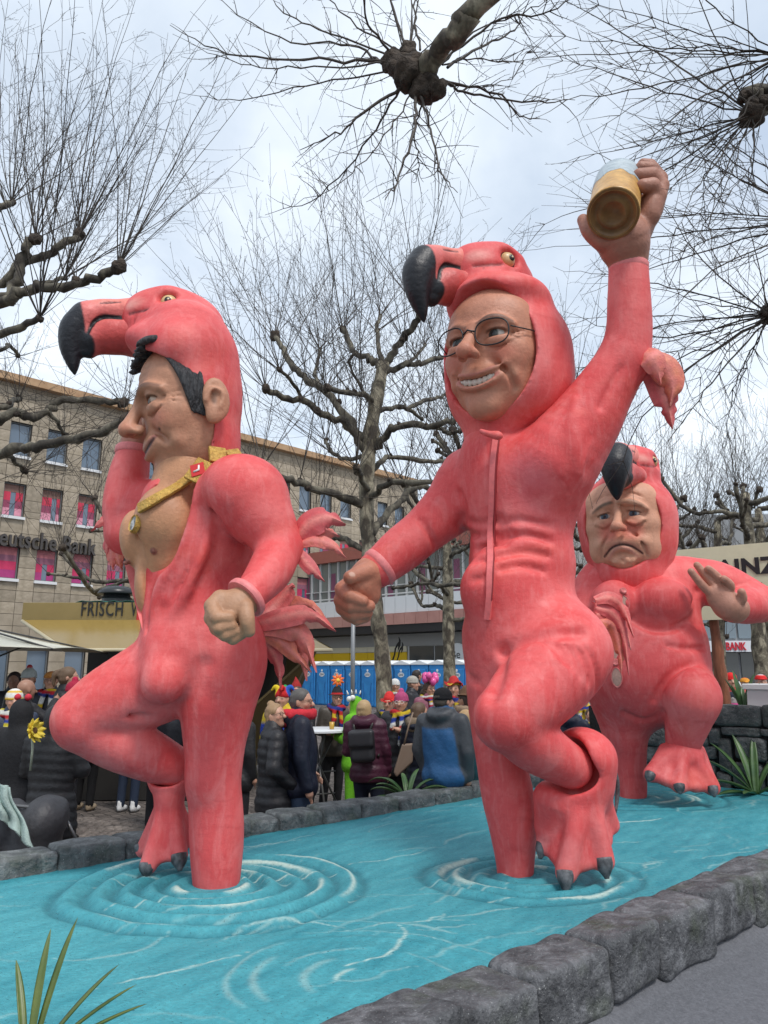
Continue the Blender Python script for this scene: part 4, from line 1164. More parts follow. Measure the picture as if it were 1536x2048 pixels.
    V, Q, C = s.mesh((0.02, 0.02, 0.022), 0); mk('hair', V, Q, m_hair, figA, True)
    # --- hood with the flamingo's head
    HL = Loc(W(338, 606, 4.72), np.array((-.96, -.24, .0)), (0, 0, 1), 268 * S(338, 606, 4.72))
    HL.o = HL.o - HL.R[0] * side * .232 * HL.s
    s = Sculpt(0.0145); K = HL.s
    flamingo_hat(HL, s)
    s.u(pT([(372, 690, 4.75, 88), (390, 735, 4.76, 86), (403, 800, 4.76, 76), (404, 870, 4.76, 70), (408, 940, 4.76, 66)]), .08)
    s.u(pE(378, 715, 4.74, 92, 84, 126), .06); s.u(pE(402, 800, 4.76, 74, 110, 112), .08); s.u(pE(406, 890, 4.76, 68, 80, 90), .08)
    s.u(pE(320, 690, 4.73, 66, 40, 80, -12), .06)
    s.s(pE(296, 866, 4.70, 150, 160, 200, 0), .012)                             # opening for the face
    s.s(pE(330, 950, 4.66, 100, 110, 150), .012)
    s.s(pT([(446, 790, 4.50, 4), (450, 840, 4.50, 5), (446, 900, 4.51, 4)]), .03)
    V, Q, C = s.mesh(SUIT, 1)
    hood = mk('flamingo_hood', V, Q, m_suit, figA, True, C)
    beak(HL, hood, 0.0115); flamingo_eye(HL, side, hood); flamingo_eye(HL, -side, hood)
    # --- hands
    hs = (0.40, 0.215, 0.125)
    s = Sculpt(0.0085)
    s.u(pT([(500, 1192, 4.10, 29), (482, 1207, 4.07, 33), (462, 1224, 4.05, 34)]), .03)
    s.u(pE(464, 1220, 4.05, 36, 40, 30, 30), .03)
    for (a, b, c_, d) in (((440, 1196, 4.02, 17), (424, 1212, 3.98, 16), (434, 1236, 3.93, 14), (458, 1236, 3.95, 13)),
                          ((440, 1212, 4.02, 17), (424, 1236, 3.98, 16), (438, 1256, 3.94, 14), (462, 1251, 3.96, 13)),
                          ((446, 1230, 4.03, 16), (434, 1256, 4.00, 15), (450, 1270, 3.96, 13), (472, 1262, 3.98, 12)),
                          ((456, 1242, 4.06, 15), (450, 1268, 4.02, 14), (466, 1278, 3.99, 12), (484, 1268, 4.00, 11))):
        s.u(pT([a, b], 1), .022); s.u(pT([b, c_], 1), .006); s.u(pT([c_, d], 1), .006)
    s.u(pT([(490, 1215, 4.00, 17), (494, 1240, 3.97, 16), (498, 1262, 3.98, 13)]), .012)
    V, Q, C = s.mesh(hs, 1); mk('fist', V, Q, m_skin, figA, True, C)
    s = Sculpt(0.0125)
    s.u(pT([(268, 905, 5.02, 30), (274, 882, 5.02, 30), (288, 862, 5.02, 28)]), .03)
    for k in range(4): s.u(pT([(292 + 5 * k, 852 + 8 * k, 5.0 + .02 * k, 12), (322 + 5 * k, 828 + 8 * k, 5.0, 11), (346 + 5 * k, 812 + 8 * k, 5.0, 9)], 3), .012)
    s.u(pT([(262, 878, 4.97, 12), (262, 856, 4.96, 11), (272, 840, 4.97, 9)], 3), .015)
    V, Q, C = s.mesh((0.42, 0.18, 0.12), 1); mk('raised_hand', V, Q, m_skin, figA, True, C)
    # cuffs
    m_cuff = mat('cuff_paint', (0.70, 0.20, 0.20), rough=0.55, noise=0.15, nscale=20)
    q = MB(); c0, c1 = W(488, 1199, 4.085), W(508, 1181, 4.125); q.lathe(c0, c1 - c0, [(.098, 0), (.118, .0), (.124, .012), (.122, .034), (.115, .04)], 28); q.build('cuff', m_cuff, figA, True, sharp=50)
    q = MB(); c0, c1 = W(268, 894, 5.02), W(265, 918, 5.015); q.lathe(c0, c1 - c0, [(.09, 0), (.112, .0), (.122, .012), (.124, .05), (.118, .058)], 28); q.build('cuff', m_cuff, figA, True, sharp=50)
    # elbow and tail feathers
    c = W(590, 1090, 4.40)
    q = MB(); q.lathe(c - nrm((1, 0, .1)) * .05, (1, 0, .1), [(.08, 0), (.10, .0), (.085, .06), (.02, .075)], 20); q.build('feather_socket', mat('socket_red', (0.42, 0.03, 0.045), rough=0.6), figA, True)
    fd = [((594, 1075), (620, 1045), (655, 1035), (692, 1048), 30), ((598, 1088), (630, 1080), (665, 1092), (693, 1116), 13), ((594, 1100), (610, 1122), (628, 1142), (650, 1163), 14), ((594, 1082), (625, 1066), (655, 1064), (680, 1072), 20)]
    for i, (a, b, d, e_, w_) in enumerate(fd):
        Ys = (4.40, 4.38, 4.37, 4.38) if i != 3 else (4.42, 4.44, 4.46, 4.48)
        feather(figA, [W(*a, Ys[0]), W(*b, Ys[1]), W(*d, Ys[2]), W(*e_, Ys[3])], w_ * .0030, (-.1, -1, .25), 3 + i * 2)
    td = [((505, 1250), (560, 1235), (620, 1228), (672, 1262), 22), ((505, 1255), (560, 1250), (605, 1275), (632, 1345), 24), ((505, 1260), (550, 1275), (590, 1310), (622, 1345), 17),
          ((505, 1265), (535, 1290), (556, 1330), (560, 1378), 15), ((508, 1245), (545, 1215), (575, 1180), (585, 1170), 22), ((506, 1250), (560, 1262), (598, 1290), (612, 1362), 20), ((506, 1250), (555, 1225), (610, 1208), (652, 1240), 20)]
    for i, (a, b, d, e_, w_) in enumerate(td):
        Y0_ = 4.78 + .035 * i
        feather(figA, [W(*a, 4.78), W(*b, Y0_), W(*d, Y0_ + .02), W(*e_, Y0_)], w_ * .0032, (-.2, -1, .3 - .08 * i), 20 + i)
    fr = [((222, 1055), (212, 1040), (200, 1045), (182, 1062), 10), ((218, 1075), (222, 1095), (222, 1120), (226, 1140), 11), ((224, 1078), (232, 1100), (236, 1120), (244, 1142), 12), ((216, 1070), (214, 1085), (213, 1100), (214, 1116), 9)]
    for i, (a, b, d, e_, w_) in enumerate(fr):
        feather(figA, [W(*a, 4.93), W(*b, 4.90), W(*d, 4.90), W(*e_, 4.92)], w_ * .0034, (-.2, -1, .1), 40 + i)
    # gold chain: plates over the collar, a rope across the chest and the round medal
    plates = [((455, 912), (482, 908), 11), ((418, 908), (452, 913), 14), ((382, 962), (412, 922), 14)]
    bb = BVHTree.FromPolygons([v.co + Vector(root_loc(suit)) for v in suit.data.vertices] + [v.co + Vector(root_loc(suit)) for v in hood.data.vertices],
                              [tuple(p.vertices) for p in suit.data.polygons] + [tuple(i + len(suit.data.vertices) for i in p.vertices) for p in hood.data.polygons])
    for k, ((x0, y0), (x1, y1), w_) in enumerate(plates):
        Yp = (4.56, 4.44, 4.42)[k]
        P0, P1 = W(x0, y0, Yp), W(x1, y1, Yp + (.06 if k < 2 else .03)); d = nrm(P1 - P0); nn = nrm(np.array((-.15, -1, .25))); nn = nrm(nn - d * (nn @ d)); sd_ = np.cross(d, nn)
        wm = w_ * .0040; L_ = np.linalg.norm(P1 - P0); c_ = (P0 + P1) / 2
        q = MB(); q.box(c_, (L_ / 2, wm, .014), np.array((d, sd_, nn))); pl = q.build('chain_plate', m_gold, figA, bevel=.006)
        if k == 2:
            q = MB(); q.box(c_ + nn * .016, (wm * .75, wm * .75, .004), np.array((nrm(d + sd_), nrm(d - sd_), nn))); q.build('red_crest', mat('crest_red', (0.55, 0.02, 0.02), rough=0.4), pl)
            q = MB(); q.tube([c_ + nn * .021 - d * .026 - sd_ * .01, c_ + nn * .023 + sd_ * .012, c_ + nn * .021 + d * .026 - sd_ * .008], [.006, .008, .006], 6); q.build('crest_mark', mat('crest_white', (0.75, 0.75, 0.72), rough=0.5), pl, True)
    rope = [(380, 962), (362, 975), (340, 988), (318, 1000), (298, 1012), (280, 1022)]
    P = []
    for (x, y) in rope:
        l, n_ = hit(bc, x, y, 3.0)
        P.append((l if l is not None else W(x, y, 4.58)) + np.array((0, -.02, .012)))
    for i in range(len(P) - 1):
        d = nrm(P[i + 1] - P[i]); nn = nrm(np.array((-.3, -1, .3))); nn = nrm(nn - d * (nn @ d))
        q = MB(); q.box((P[i] + P[i + 1]) / 2, (np.linalg.norm(P[i + 1] - P[i]) / 2 + .006, .034, .012), np.array((d, np.cross(d, nn), nn))); q.build('chain_link', m_gold, figA, bevel=.006)
    for i, (x, y) in enumerate(((312, 985), (298, 1000), (283, 1018))):
        q = MB(); c_ = W(x, y, 4.80); q.box(c_, (.034, .018, .02), np.array((nrm((.8, 0, .9)), nrm((-.9, 0, .8)), np.array((0, 1.0, 0))))); q.build('chain_link', m_gold, figA, bevel=.006)
    l, n_ = hit(bc, 271, 1048, 3.0)
    l = l if l is not None else W(271, 1048, 4.62); nn = nrm(np.array((-.75, -.62, .15)))
    q = MB(); q.lathe(l - nn * .012, nn, [(.06, 0), (.06, .02), (.052, .034), (.042, .026)], 24); md = q.build('medal', m_gold, figA, True, sharp=40)
    q = MB(); q.lathe(l + nn * .012, nn, [(.043, 0), (.043, .004)], 24); q.build('medal_face', mat('medal_silver', (0.06, 0.065, 0.075), color2=(0.5, 0.5, 0.48), nscale=30, rough=0.35, mixpos=(.45, .55)), md)
    # suit piping along the opening and the low zip end
    mp_ = mat('piping_pink', (0.80, 0.34, 0.34), rough=0.5)
    #strip_on(bv, [(377, 985), (368, 1030), (352, 1085), (325, 1128), (303, 1170), (296, 1215), (298, 1280)], .008, .010, 'opening_piping', mp_, figA)
    P, R_ = smooth_path(np.array([W(258, 1128, 4.78), W(268, 1170, 4.72), W(282, 1225, 4.62), W(298, 1288, 4.53)]), np.ones(4), 6)
    V = []; n = len(P)
    for i in range(n):
        d = nrm(P[min(i + 1, n - 1)] - P[max(i - 1, 0)]); sd_ = nrm(np.cross(d, (0.5, -1, 0))); w_ = .026 * (1 - .4 * i / n)
        for a_, b_ in ((-1, 0), (1, 0), (1, .03), (-1, .03)): V.append(P[i] + sd_ * w_ * a_ + np.array((-.3, .9, 0)) * b_)
    Fc = [(i * 4 + k, i * 4 + (k + 1) % 4, (i + 1) * 4 + (k + 1) % 4, (i + 1) * 4 + k) for i in range(n - 1) for k in range(4)] + [(3, 2, 1, 0), tuple((n - 1) * 4 + k for k in range(4))]
    mk('lapel', V, Fc, m_suit, figA, True, np.tile(np.array((0.74, 0.2, 0.2)), (len(V), 1)), sharp=40)
    # --- hanging foot of the raised leg
    ft = webfoot(figA, 0.0115, (W(338, 1590, 4.84), .085), [(W(286, 1700, 4.98), .045), (W(296, 1732, 4.78), .05), (W(360, 1712, 4.80), .046), (W(384, 1680, 4.98), .045)], (W(344, 1548, 4.88), .15), .050, .15,
                 cuff=(W(322, 1522, 4.78), W(338, 1532, 4.82) - W(322, 1522, 4.78), .14, 1.0))
    for b_, t_ in (((W(296, 1728, 4.78)), W(290, 1755, 4.75)), (W(358, 1708, 4.80), W(360, 1742, 4.77)), (W(286, 1692, 4.98), W(283, 1712, 4.95))):
        claw(b_, t_, .052, ft)
build_A()
# ------------------------------------------------------------------ FIGURE B: raised beer glass, glasses, zip suit
figB = tag(empty('flamingo_figure', onz(1030, 1745, ZW)), 'tallest middle flamingo figure with glasses and grin raising a beer glass', 'figure', 'giant figures in pink flamingo suits')
def build_B():
    s = Sculpt(0.0155)
    # standing (far) leg
    s.u(pT([(1030, 1775, 4.90, 35), (1030, 1725, 4.90, 38), (1022, 1650, 4.90, 45), (1012, 1590, 4.90, 49), (1003, 1510, 4.90, 52), (998, 1440, 4.92, 58), (1004, 1360, 4.94, 72), (1020, 1300, 4.94, 84)]), .05)
    s.u(pE(1040, 1640, 4.93, 28, 80, 36), .08)
    # trunk
    s.u(pE(1050, 1262, 4.92, 122, 104, 92, 0, -20), .14)
    s.u(pE(1118, 1290, 4.86, 80, 80, 80), .12)                                   # near hip and buttock
    s.u(pE(1043, 1130, 4.94, 106, 120, 82, 0, -18), .14)
    s.u(pE(1038, 1000, 4.94, 120, 116, 88, 0, -18), .12)
    s.u(pE(1035, 940, 4.94, 116, 70, 88, 8, -20), .12)
    s.u(pE(1000, 1180, 4.78, 80, 78, 50), .12)                                   # belly
    s.u(pE(985, 905, 4.94, 62, 62, 62), .10)
    # raised (near) arm with the glass
    s.u(pT([(1108, 930, 4.76, 88), (1158, 855, 4.70, 70), (1203, 790, 4.66, 60), (1245, 722, 4.62, 52)]), .09)
    s.u(pT([(1248, 724, 4.62, 51), (1258, 660, 4.58, 45), (1258, 600, 4.56, 42), (1257, 545, 4.54, 39)]), .03)
    s.u(pE(1168, 865, 4.68, 52, 86, 48, -38), .10)
    # far arm, stretched down to the left
    s.u(pT([(945, 965, 5.20, 72), (905, 1010, 5.18, 58), (850, 1060, 5.14, 47), (805, 1097, 5.10, 46), (765, 1130, 5.06, 40), (752, 1140, 5.05, 38)]), .07)
    # raised (near) leg
    s.u(pT([(1130, 1305, 4.74, 94), (1095, 1350, 4.62, 90), (1050, 1400, 4.48, 78), (1012, 1436, 4.40, 64)]), .09)
    s.u(pE(1008, 1436, 4.38, 56, 58, 54), .06)
    s.u(pT([(1018, 1445, 4.40, 56), (1065, 1485, 4.50, 56), (1110, 1515, 4.58, 48), (1142, 1533, 4.64, 43)]), .03)
    # creases: waist folds, groin, armpit, thigh folds
    for (x0, y0, x1, y1, x2, y2, r) in ((925, 1038, 960, 1048, 1000, 1036, 4), (925, 1062, 965, 1072, 1015, 1064, 5), (922, 1090, 955, 1098, 1010, 1086, 5), (1000, 1112, 1050, 1104, 1095, 1112, 4), (920, 1118, 950, 1124, 985, 1116, 4),
                                       (1000, 1050, 1040, 1040, 1100, 1050, 3), (1000, 1078, 1050, 1070, 1100, 1082, 4), (920, 1150, 950, 1160, 975, 1152, 3), (1000, 1140, 1040, 1132, 1085, 1142, 3)):
        Yc = 4.64 if x0 < 990 else 4.62
        pts = []
        for (x, y) in ((x0, y0), (x1, y1), (x2, y2)):
            d = np.array(ray(x, y)); tt = np.linspace(4.2, 5.2, 101); f = s.val(np.array([W(x, y, t) for t in tt])); i_ = int(np.argmax(f < 0)); pts.append((x, y, float(tt[i_]) + .004 if f[i_] < 0 else Yc, r))
        s.s(pT(pts), .045)
    def surf(x, y, off=0.004, a=3.9, b=5.3):
        tt = np.linspace(a, b, 141); f = s.val(np.array([W(x, y, t) for t in tt])); i_ = int(np.argmax(f < 0)); return float(tt[i_]) + off if f[i_] < 0 else (a + b) / 2
    def groove(pts, k=.05): s.s(pT([(x, y, surf(x, y), r) for x, y, r in pts]), k)
    def ridge(pts, k=.04): s.u(pT([(x, y, surf(x, y), r) for x, y, r in pts]), k)
    groove([(1012, 1300, 5), (1040, 1285, 8), (1100, 1270, 7), (1160, 1268, 5)], .07)
    groove([(1008, 1305, 5), (1000, 1345, 8), (985, 1395, 7)], .07)
    for d in range(5): groove([(1085 + 22 * d, 1285 + 3 * d, 2), (1110 + 20 * d, 1298 + 8 * d, 5), (1128 + 16 * d, 1325 + 14 * d, 3)], .03)
    for d in range(4): ridge([(1150 + 8 * d, 800 + 30 * d, 3), (1140 + 6 * d, 860 + 28 * d, 7), (1120 + 10 * d, 950 + 20 * d, 3)], .04)
    groove([(918, 1052, 4), (930, 1020, 6), (920, 985, 3)], .05)
    groove([(838, 1040, 3), (852, 1055, 5), (868, 1092, 3)], .04)
    groove([(1200, 815, 3), (1222, 770, 4), (1240, 735, 3)], .04)
    groove([(930, 1320, 3), (935, 1350, 5), (955, 1362, 3)], .04)
    s.paint(pE(1060, 975, 4.6, 50, 60, 60), (0.74, 0.24, 0.27), .25, .5)
    s.i(Box((0.8, 4.9, 0.70 + 2.6), (3, 3, 2.64)), .01)
    V, Q, C = s.mesh(SUIT, 1)
    suit = mk('suit', V, Q, m_suit, figB, True, C); bv = bvh_of(suit)
    # zip flap
    m_flap = mat('zip_flap_paint', (0.70, 0.15, 0.15), rough=0.5, noise=0.15, nscale=14)
    strip_on(bv, [(993, 868), (988, 930), (986, 1000), (984, 1060), (982, 1120), (980, 1180), (976, 1238)], (.021, .020), .028, 'zip_flap', m_flap, figB, 5)
    strip_on(bv, [(1000, 868), (994, 940), (992, 1010), (990, 1080), (987, 1150), (984, 1200)], .003, .030, 'zip_seam', mat('seam_dark', (0.25, 0.02, 0.025), rough=0.7), figB, 6)
    # head
    fw = np.array((-.58, -.81, -.03)); LB = Loc(W(998, 716, 4.84), fw, (0.02, 0, 1), 290 * S(998, 716, 4.84))
    side = 1 if (LB.R[0] @ np.array((1, 0, 0))) > 0 else -1
    fa, mouth, on = face(LB, 'B', figB, 0.0095, (0.50, 0.222, 0.142), side, (0.05, 0.055, 0.05), (0.42, 0.38, 0.34), (-.12 * side, 1, -.02))
    s = Sculpt(0.007)
    tp = [(x, y - .034, z - .004) for x, y, z in mouth]; P, _ = smooth_path(np.array(tp), np.ones(5), 6)
    for k in range(5, len(P) - 5, 2):
        s.u(LB.ell(P[k], (.019, .014, .030)), .004)
    for k in range(7, len(P) - 7, 2):
        s.u(LB.ell(P[k] + np.array((0, -.012, -.028)), (.014, .012, .014)), .004)
    V, Q, C = s.mesh((0.55, 0.48, 0.40), 1); mk('teeth', V, Q, m_teeth, fa, True)
    # glasses
    q = MB()
    def lens(e):
        P = []
        for k in range(33):
            a = 2 * math.pi * k / 32; cx, sz = math.cos(a), math.sin(a)
            x = e * .152 + .108 * np.sign(cx) * abs(cx) ** .8; z = .015 + .088 * np.sign(sz) * abs(sz) ** .8
            P.append(LB.p((x, .425 - .10 * abs(x) ** 1.4 / .3, z)))
        return P
    for e in (1, -1):
        q.tube(lens(e), .005, 8, False)
        q.tube([LB.p((e * .262, .35, .045)), LB.p((e * .33, .16, .06)), LB.p((e * .345, -.05, .06))], .0045, 8)
    q.tube([LB.p((-.045, .418, .035)), LB.p((0, .44, .048)), LB.p((.045, .418, .035))], .0062, 8)
    gl = q.build('glasses', m_black, figB, True)
    # hood and flamingo head
    HL = Loc(W(1014, 521, 4.80), np.array((-.80, -.60, -.06)), (0.04, 0.05, 1), 272 * S(1014, 521, 4.80))
    HL.o = HL.o - HL.R[0] * side * .232 * HL.s
    s = Sculpt(0.0145)
    K = LB.s
    flamingo_hat(HL, s)
    s.u(LB.ell((0, -.14, .04), (.45, .46, .48)), .06)
    s.u(LB.ell((0, -.15, -.20), (.44, .42, .38)), .10)
    s.u(pT([(1020, 790, 4.97, 84), (1000, 850, 4.97, 70), (992, 905, 4.97, 66)]), .08)
    s.u(LB.ell((0, -.02, .40), (.36, .36, .17)), .08)
    s.s(LB.ell((0, .44, -.03), (.40, .56, .47)), .014)
    s.s(LB.ell((0, .50, -.18), (.38, .52, .345)), .014)
    rimp = []
    for k in range(25):
        a = 2 * math.pi * k / 24; rimp.append((.335 * 1.0 * math.cos(a), 0, .435 * math.sin(a) - .04))
    V, Q, C = s.mesh(SUIT, 1)
    hood = mk('flamingo_hood', V, Q, m_suit, figB, True, C)
    bh = bvh_of(hood)
    beak(HL, hood, 0.0115); flamingo_eye(HL, side, hood, -.4); flamingo_eye(HL, -side, hood)
    # collar knot under the chin
    s = Sculpt(0.010)
    s.u(pT([(962, 862, 4.64, 5), (978, 868, 4.60, 7), (994, 870, 4.59, 8)]), .02); s.u(pE(996, 872, 4.58, 11, 8, 9), .02)
    V, Q, C = s.mesh((0.66, 0.12, 0.12), 1); mk('collar_tie', V, Q, m_suit, figB, True, C)
    # right hand, half open, hanging
    hb = (0.50, 0.20, 0.125)
    s = Sculpt(0.0085)
    s.u(pT([(756, 1139, 5.05, 32), (738, 1148, 5.02, 34), (722, 1168, 5.0, 32)]), .03)
    s.u(pE(728, 1175, 5.02, 32, 42, 26, 25), .03)
    s.u(pT([(738, 1142, 4.95, 20), (718, 1148, 4.90, 17), (700, 1155, 4.86, 14)]), .012)
    for (a, b, c_, d) in (((708, 1160, 5.0, 16), (684, 1178, 4.97, 15), (698, 1192, 4.90, 14), (726, 1202, 4.90, 12)),
                          ((712, 1178, 5.02, 16), (682, 1200, 4.99, 15), (702, 1212, 4.93, 14), (738, 1212, 4.94, 13)),
                          ((716, 1194, 5.04, 16), (686, 1216, 5.02, 15), (706, 1228, 4.97, 14), (734, 1226, 4.98, 12)),
                          ((720, 1208, 5.06, 14), (696, 1228, 5.05, 14), (714, 1238, 5.01, 13), (732, 1234, 5.02, 11))):
        s.u(pT([a, b], 1), .02); s.u(pT([b, c_], 1), .006); s.u(pT([c_, d], 1), .006)
    s.paint(pE(704, 1149, 4.83, 7, 5, 9, -20), (0.66, 0.40, 0.30), .006)
    V, Q, C = s.mesh(hb, 1); mk('open_hand', V, Q, m_skin, figB, True, C)
    # left hand around the beer glass
    s = Sculpt(0.0095); hl = (0.36, 0.165, 0.115)
    s.u(pT([(1256, 538, 4.54, 37), (1254, 510, 4.52, 42), (1246, 480, 4.48, 52)]), .03)
    s.u(pE(1238, 462, 4.52, 60, 44, 34), .05)
    s.u(pE(1292, 430, 4.50, 22, 56, 40, -12), .05)
    s.u(pT([(1205, 480, 4.44, 22), (1180, 462, 4.44, 17), (1166, 440, 4.47, 12)]), .03)
    for (a, b, c_, d) in (((1300, 430, 4.44, 21), (1316, 392, 4.42, 17), (1304, 372, 4.38, 16), (1286, 372, 4.36, 14)),
                          ((1306, 420, 4.50, 20), (1322, 372, 4.52, 16), (1304, 350, 4.50, 15), (1278, 350, 4.46, 13)),
                          ((1306, 410, 4.58, 19), (1320, 358, 4.64, 15), (1304, 338, 4.64, 14), (1282, 335, 4.62, 12)),
                          ((1302, 400, 4.66, 17), (1312, 352, 4.74, 14), (1300, 332, 4.76, 13), (1286, 328, 4.76, 11))):
        s.u(pT([a, b], 1), .025); s.u(pT([b, c_], 1), .008); s.u(pT([c_, d], 1), .008)
    V, Q, C = s.mesh(hl, 1); mk('raised_hand', V, Q, m_skin, figB, True, C)
    m_cuff = mat('cuff_paint', (0.70, 0.20, 0.20), rough=0.55)
    q = MB(); c0, c1 = W(1257, 528, 4.535), W(1257, 552, 4.54); q.lathe(c0, c1 - c0, [(.10, 0), (.122, .0), (.130, .012), (.128, .05), (.122, .058)], 30); q.build('cuff', m_cuff, figB, True, sharp=50)
    q = MB(); c0, c1 = W(754, 1139, 5.05), W(772, 1124, 5.065); q.lathe(c0, c1 - c0, [(.11, 0), (.130, .0), (.140, .012), (.138, .05), (.132, .058)], 30); q.build('cuff', m_cuff, figB, True, sharp=50)
    # elbow feathers
    c = W(1287, 712, 4.56)
    q = MB(); q.lathe(c - np.array((.05, -.02, 0)), (1, -.35, .1), [(.08, 0), (.09, .0), (.085, .05), (.03, .06)], 20); q.build('feather_socket', mat('socket_red', (0.42, 0.03, 0.045), rough=0.6), figB, True)
    for i, (a, b, d, e_, w_) in enumerate((((1272, 704), (1300, 712), (1314, 738), (1322, 770), 24), ((1290, 712), (1325, 730), (1345, 765), (1340, 812), 30), ((1290, 720), (1318, 760), (1335, 810), (1346, 858), 28), ((1285, 715), (1312, 745), (1330, 790), (1330, 830), 22))):
        Y0_ = (4.44, 4.50, 4.56, 4.62)[i]
        feather(figB, [W(*a, 4.52), W(*b, Y0_), W(*d, Y0_), W(*e_, Y0_ + .02)], w_ * .0031, (-.35, -1, .15), 61 + i)
    # tail feathers seen past the hip
    for i, (a, b, d, e_, w_) in enumerate((((1190, 1200), (1220, 1195), (1245, 1215), (1268, 1275), 13), ((1190, 1215), (1222, 1225), (1245, 1260), (1258, 1350), 14), ((1192, 1240), (1225, 1250), (1240, 1300), (1242, 1345), 13), ((1190, 1262), (1206, 1280), (1214, 1310), (1216, 1340), 11), ((1192, 1228), (1230, 1232), (1252, 1262), (1262, 1300), 12), ((1190, 1208), (1228, 1208), (1252, 1236), (1262, 1290), 12))):
        Y0_ = 5.02 + .03 * i
        feather(figB, [W(*a, 5.0), W(*b, Y0_), W(*d, Y0_ + .02), W(*e_, Y0_)], w_ * .0034, (-.3, -1, .2), 80 + i * 3)
    # foot of the raised leg: a slipper hanging down
    s = Sculpt(0.0125)
    s.u(pE(1172, 1508, 4.68, 62, 50, 62, -20), .05)
    s.u(pE(1168, 1556, 4.69, 62, 62, 52), .06)
    toes = [((1088, 1692), 4.74, 17), ((1132, 1748), 4.56, 20), ((1208, 1722), 4.60, 21)]
    ank = W(1165, 1560, 4.68)
    T_ = []
    for (xy, Yt, r) in toes:
        t = W(*xy, Yt); T_.append(t)
        mid = ank * .5 + t * .5
        s.u(Tube([ank, mid + np.array((0, -.03, 0)), t], [.10, .062, r * S(*xy, Yt)]), .05)
    T_.append(W(1222, 1650, 4.80)); s.u(Tube([ank, T_[-1]], [.14, .05]), .06)
    for i in range(3):
        t0, t1 = T_[i], T_[i + 1]; b = ((t0 + t1) / 2) * .97 + ank * .03
        s.u(Tri(ank, t0, b, .022), .05); s.u(Tri(ank, b, t1, .022), .05)
    s.u(pT([(1105, 1600, 4.70, 40), (1092, 1650, 4.74, 24)], 1), .06)
    cd = nrm(W(1175, 1548, 4.72) - W(1110, 1515, 4.58))
    s.s(Seg(W(1100, 1508, 4.56), W(1150, 1536, 4.66), 52 * .0031, 50 * .0031), .05)
    for i in range(3):
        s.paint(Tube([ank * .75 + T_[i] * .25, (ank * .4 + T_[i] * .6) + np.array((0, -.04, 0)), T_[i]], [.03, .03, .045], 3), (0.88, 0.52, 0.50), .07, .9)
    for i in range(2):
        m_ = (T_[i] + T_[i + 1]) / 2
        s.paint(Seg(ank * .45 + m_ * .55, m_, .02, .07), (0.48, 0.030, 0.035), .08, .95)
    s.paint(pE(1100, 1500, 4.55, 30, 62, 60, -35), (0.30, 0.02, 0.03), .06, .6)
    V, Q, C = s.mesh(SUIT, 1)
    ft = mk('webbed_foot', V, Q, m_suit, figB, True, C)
    q = MB(); P, R_ = smooth_path(np.array([W(1218, 1500, 4.76), W(1234, 1560, 4.78), W(1234, 1600, 4.78), W(1228, 1640, 4.76)]), np.array((.01, .014, .013, .006)), 5); q.tube(P, R_, 8); q.build('sole', m_claw, ft, True)
    for b_, t_, r in ((W(1086, 1686, 4.73), W(1080, 1718, 4.71), .042), (W(1130, 1742, 4.54), W(1132, 1785, 4.50), .05), (W(1206, 1715, 4.58), W(1214, 1758, 4.55), .052)):
        claw(b_, t_, r, ft)
    # the glass
    base = W(1226, 428, 4.24); top = W(1237, 366, 4.76)
    ax = nrm(top - base); L_ = np.linalg.norm(top - base)
    bg = tag(empty('beer_glass', base), 'large painted beer glass with pale foam held up by the middle figure', 'beer glass')
    R0 = 57 * .00288
    m_beer = mat('beer_paint', (0.40, 0.20, 0.045), rough=0.4, color2=(0.62, 0.36, 0.10), nscale=9, noise=0.25, mixpos=(.3, .7))
    m_base = mat('glass_base_paint', (0.16, 0.075, 0.02), rough=0.4, color2=(0.26, 0.14, 0.045), nscale=5, noise=0.15, mixpos=(.35, .7))
    m_foam = mat('foam_paint', (0.30, 0.36, 0.40), rough=0.55, color2=(0.42, 0.48, 0.51), nscale=14, noise=0.15)
    q = MB(); q.lathe(base, ax, [(R0 * .86, .0), (R0 * .97, .004), (R0 * 1.0, .03), (R0 * .97, .06), (R0 * .985, L_ * .3), (R0 * 1.0, L_ * .62)], 40, False); q.build('beer', m_beer, bg, True)
    q = MB(); q.lathe(base, ax, [(.0005, .035), (R0 * .28, .030), (R0 * .42, .012), (R0 * .50, .006), (R0 * .60, .022), (R0 * .72, .026), (R0 * .82, .006), (R0 * .90, -.003), (R0 * .985, .006)], 40, False); q.build('glass_base', m_base, bg, True)
    V = []; Fc = []; n = 48; rr = np.random.default_rng(5)
    for i, (r_, z_) in enumerate(((1.0, .56), (1.015, .60), (1.02, .75), (1.0, 1.0), (.93, 1.02), (.5, .98), (.05, 1.0))):
        u_ = nrm(np.cross(ax, (0.31, 0.9, 0.2))); v_ = np.cross(ax, u_)
        for k in range(n):
            a = 2 * math.pi * k / n; zz = z_ * L_ + (.03 * math.sin(a * 5) + .02 * math.sin(a * 11 + 1) if i < 2 else 0)
            V.append(base + ax * zz + r_ * R0 * 1.004 * (u_ * math.cos(a) + v_ * math.sin(a)))
    for i in range(6):
        for k in range(n): Fc.append((i * n + k, i * n + (k + 1) % n, (i + 1) * n + (k + 1) % n, (i + 1) * n + k))
    mk('foam', V, Fc, m_foam, bg, True)
build_B()
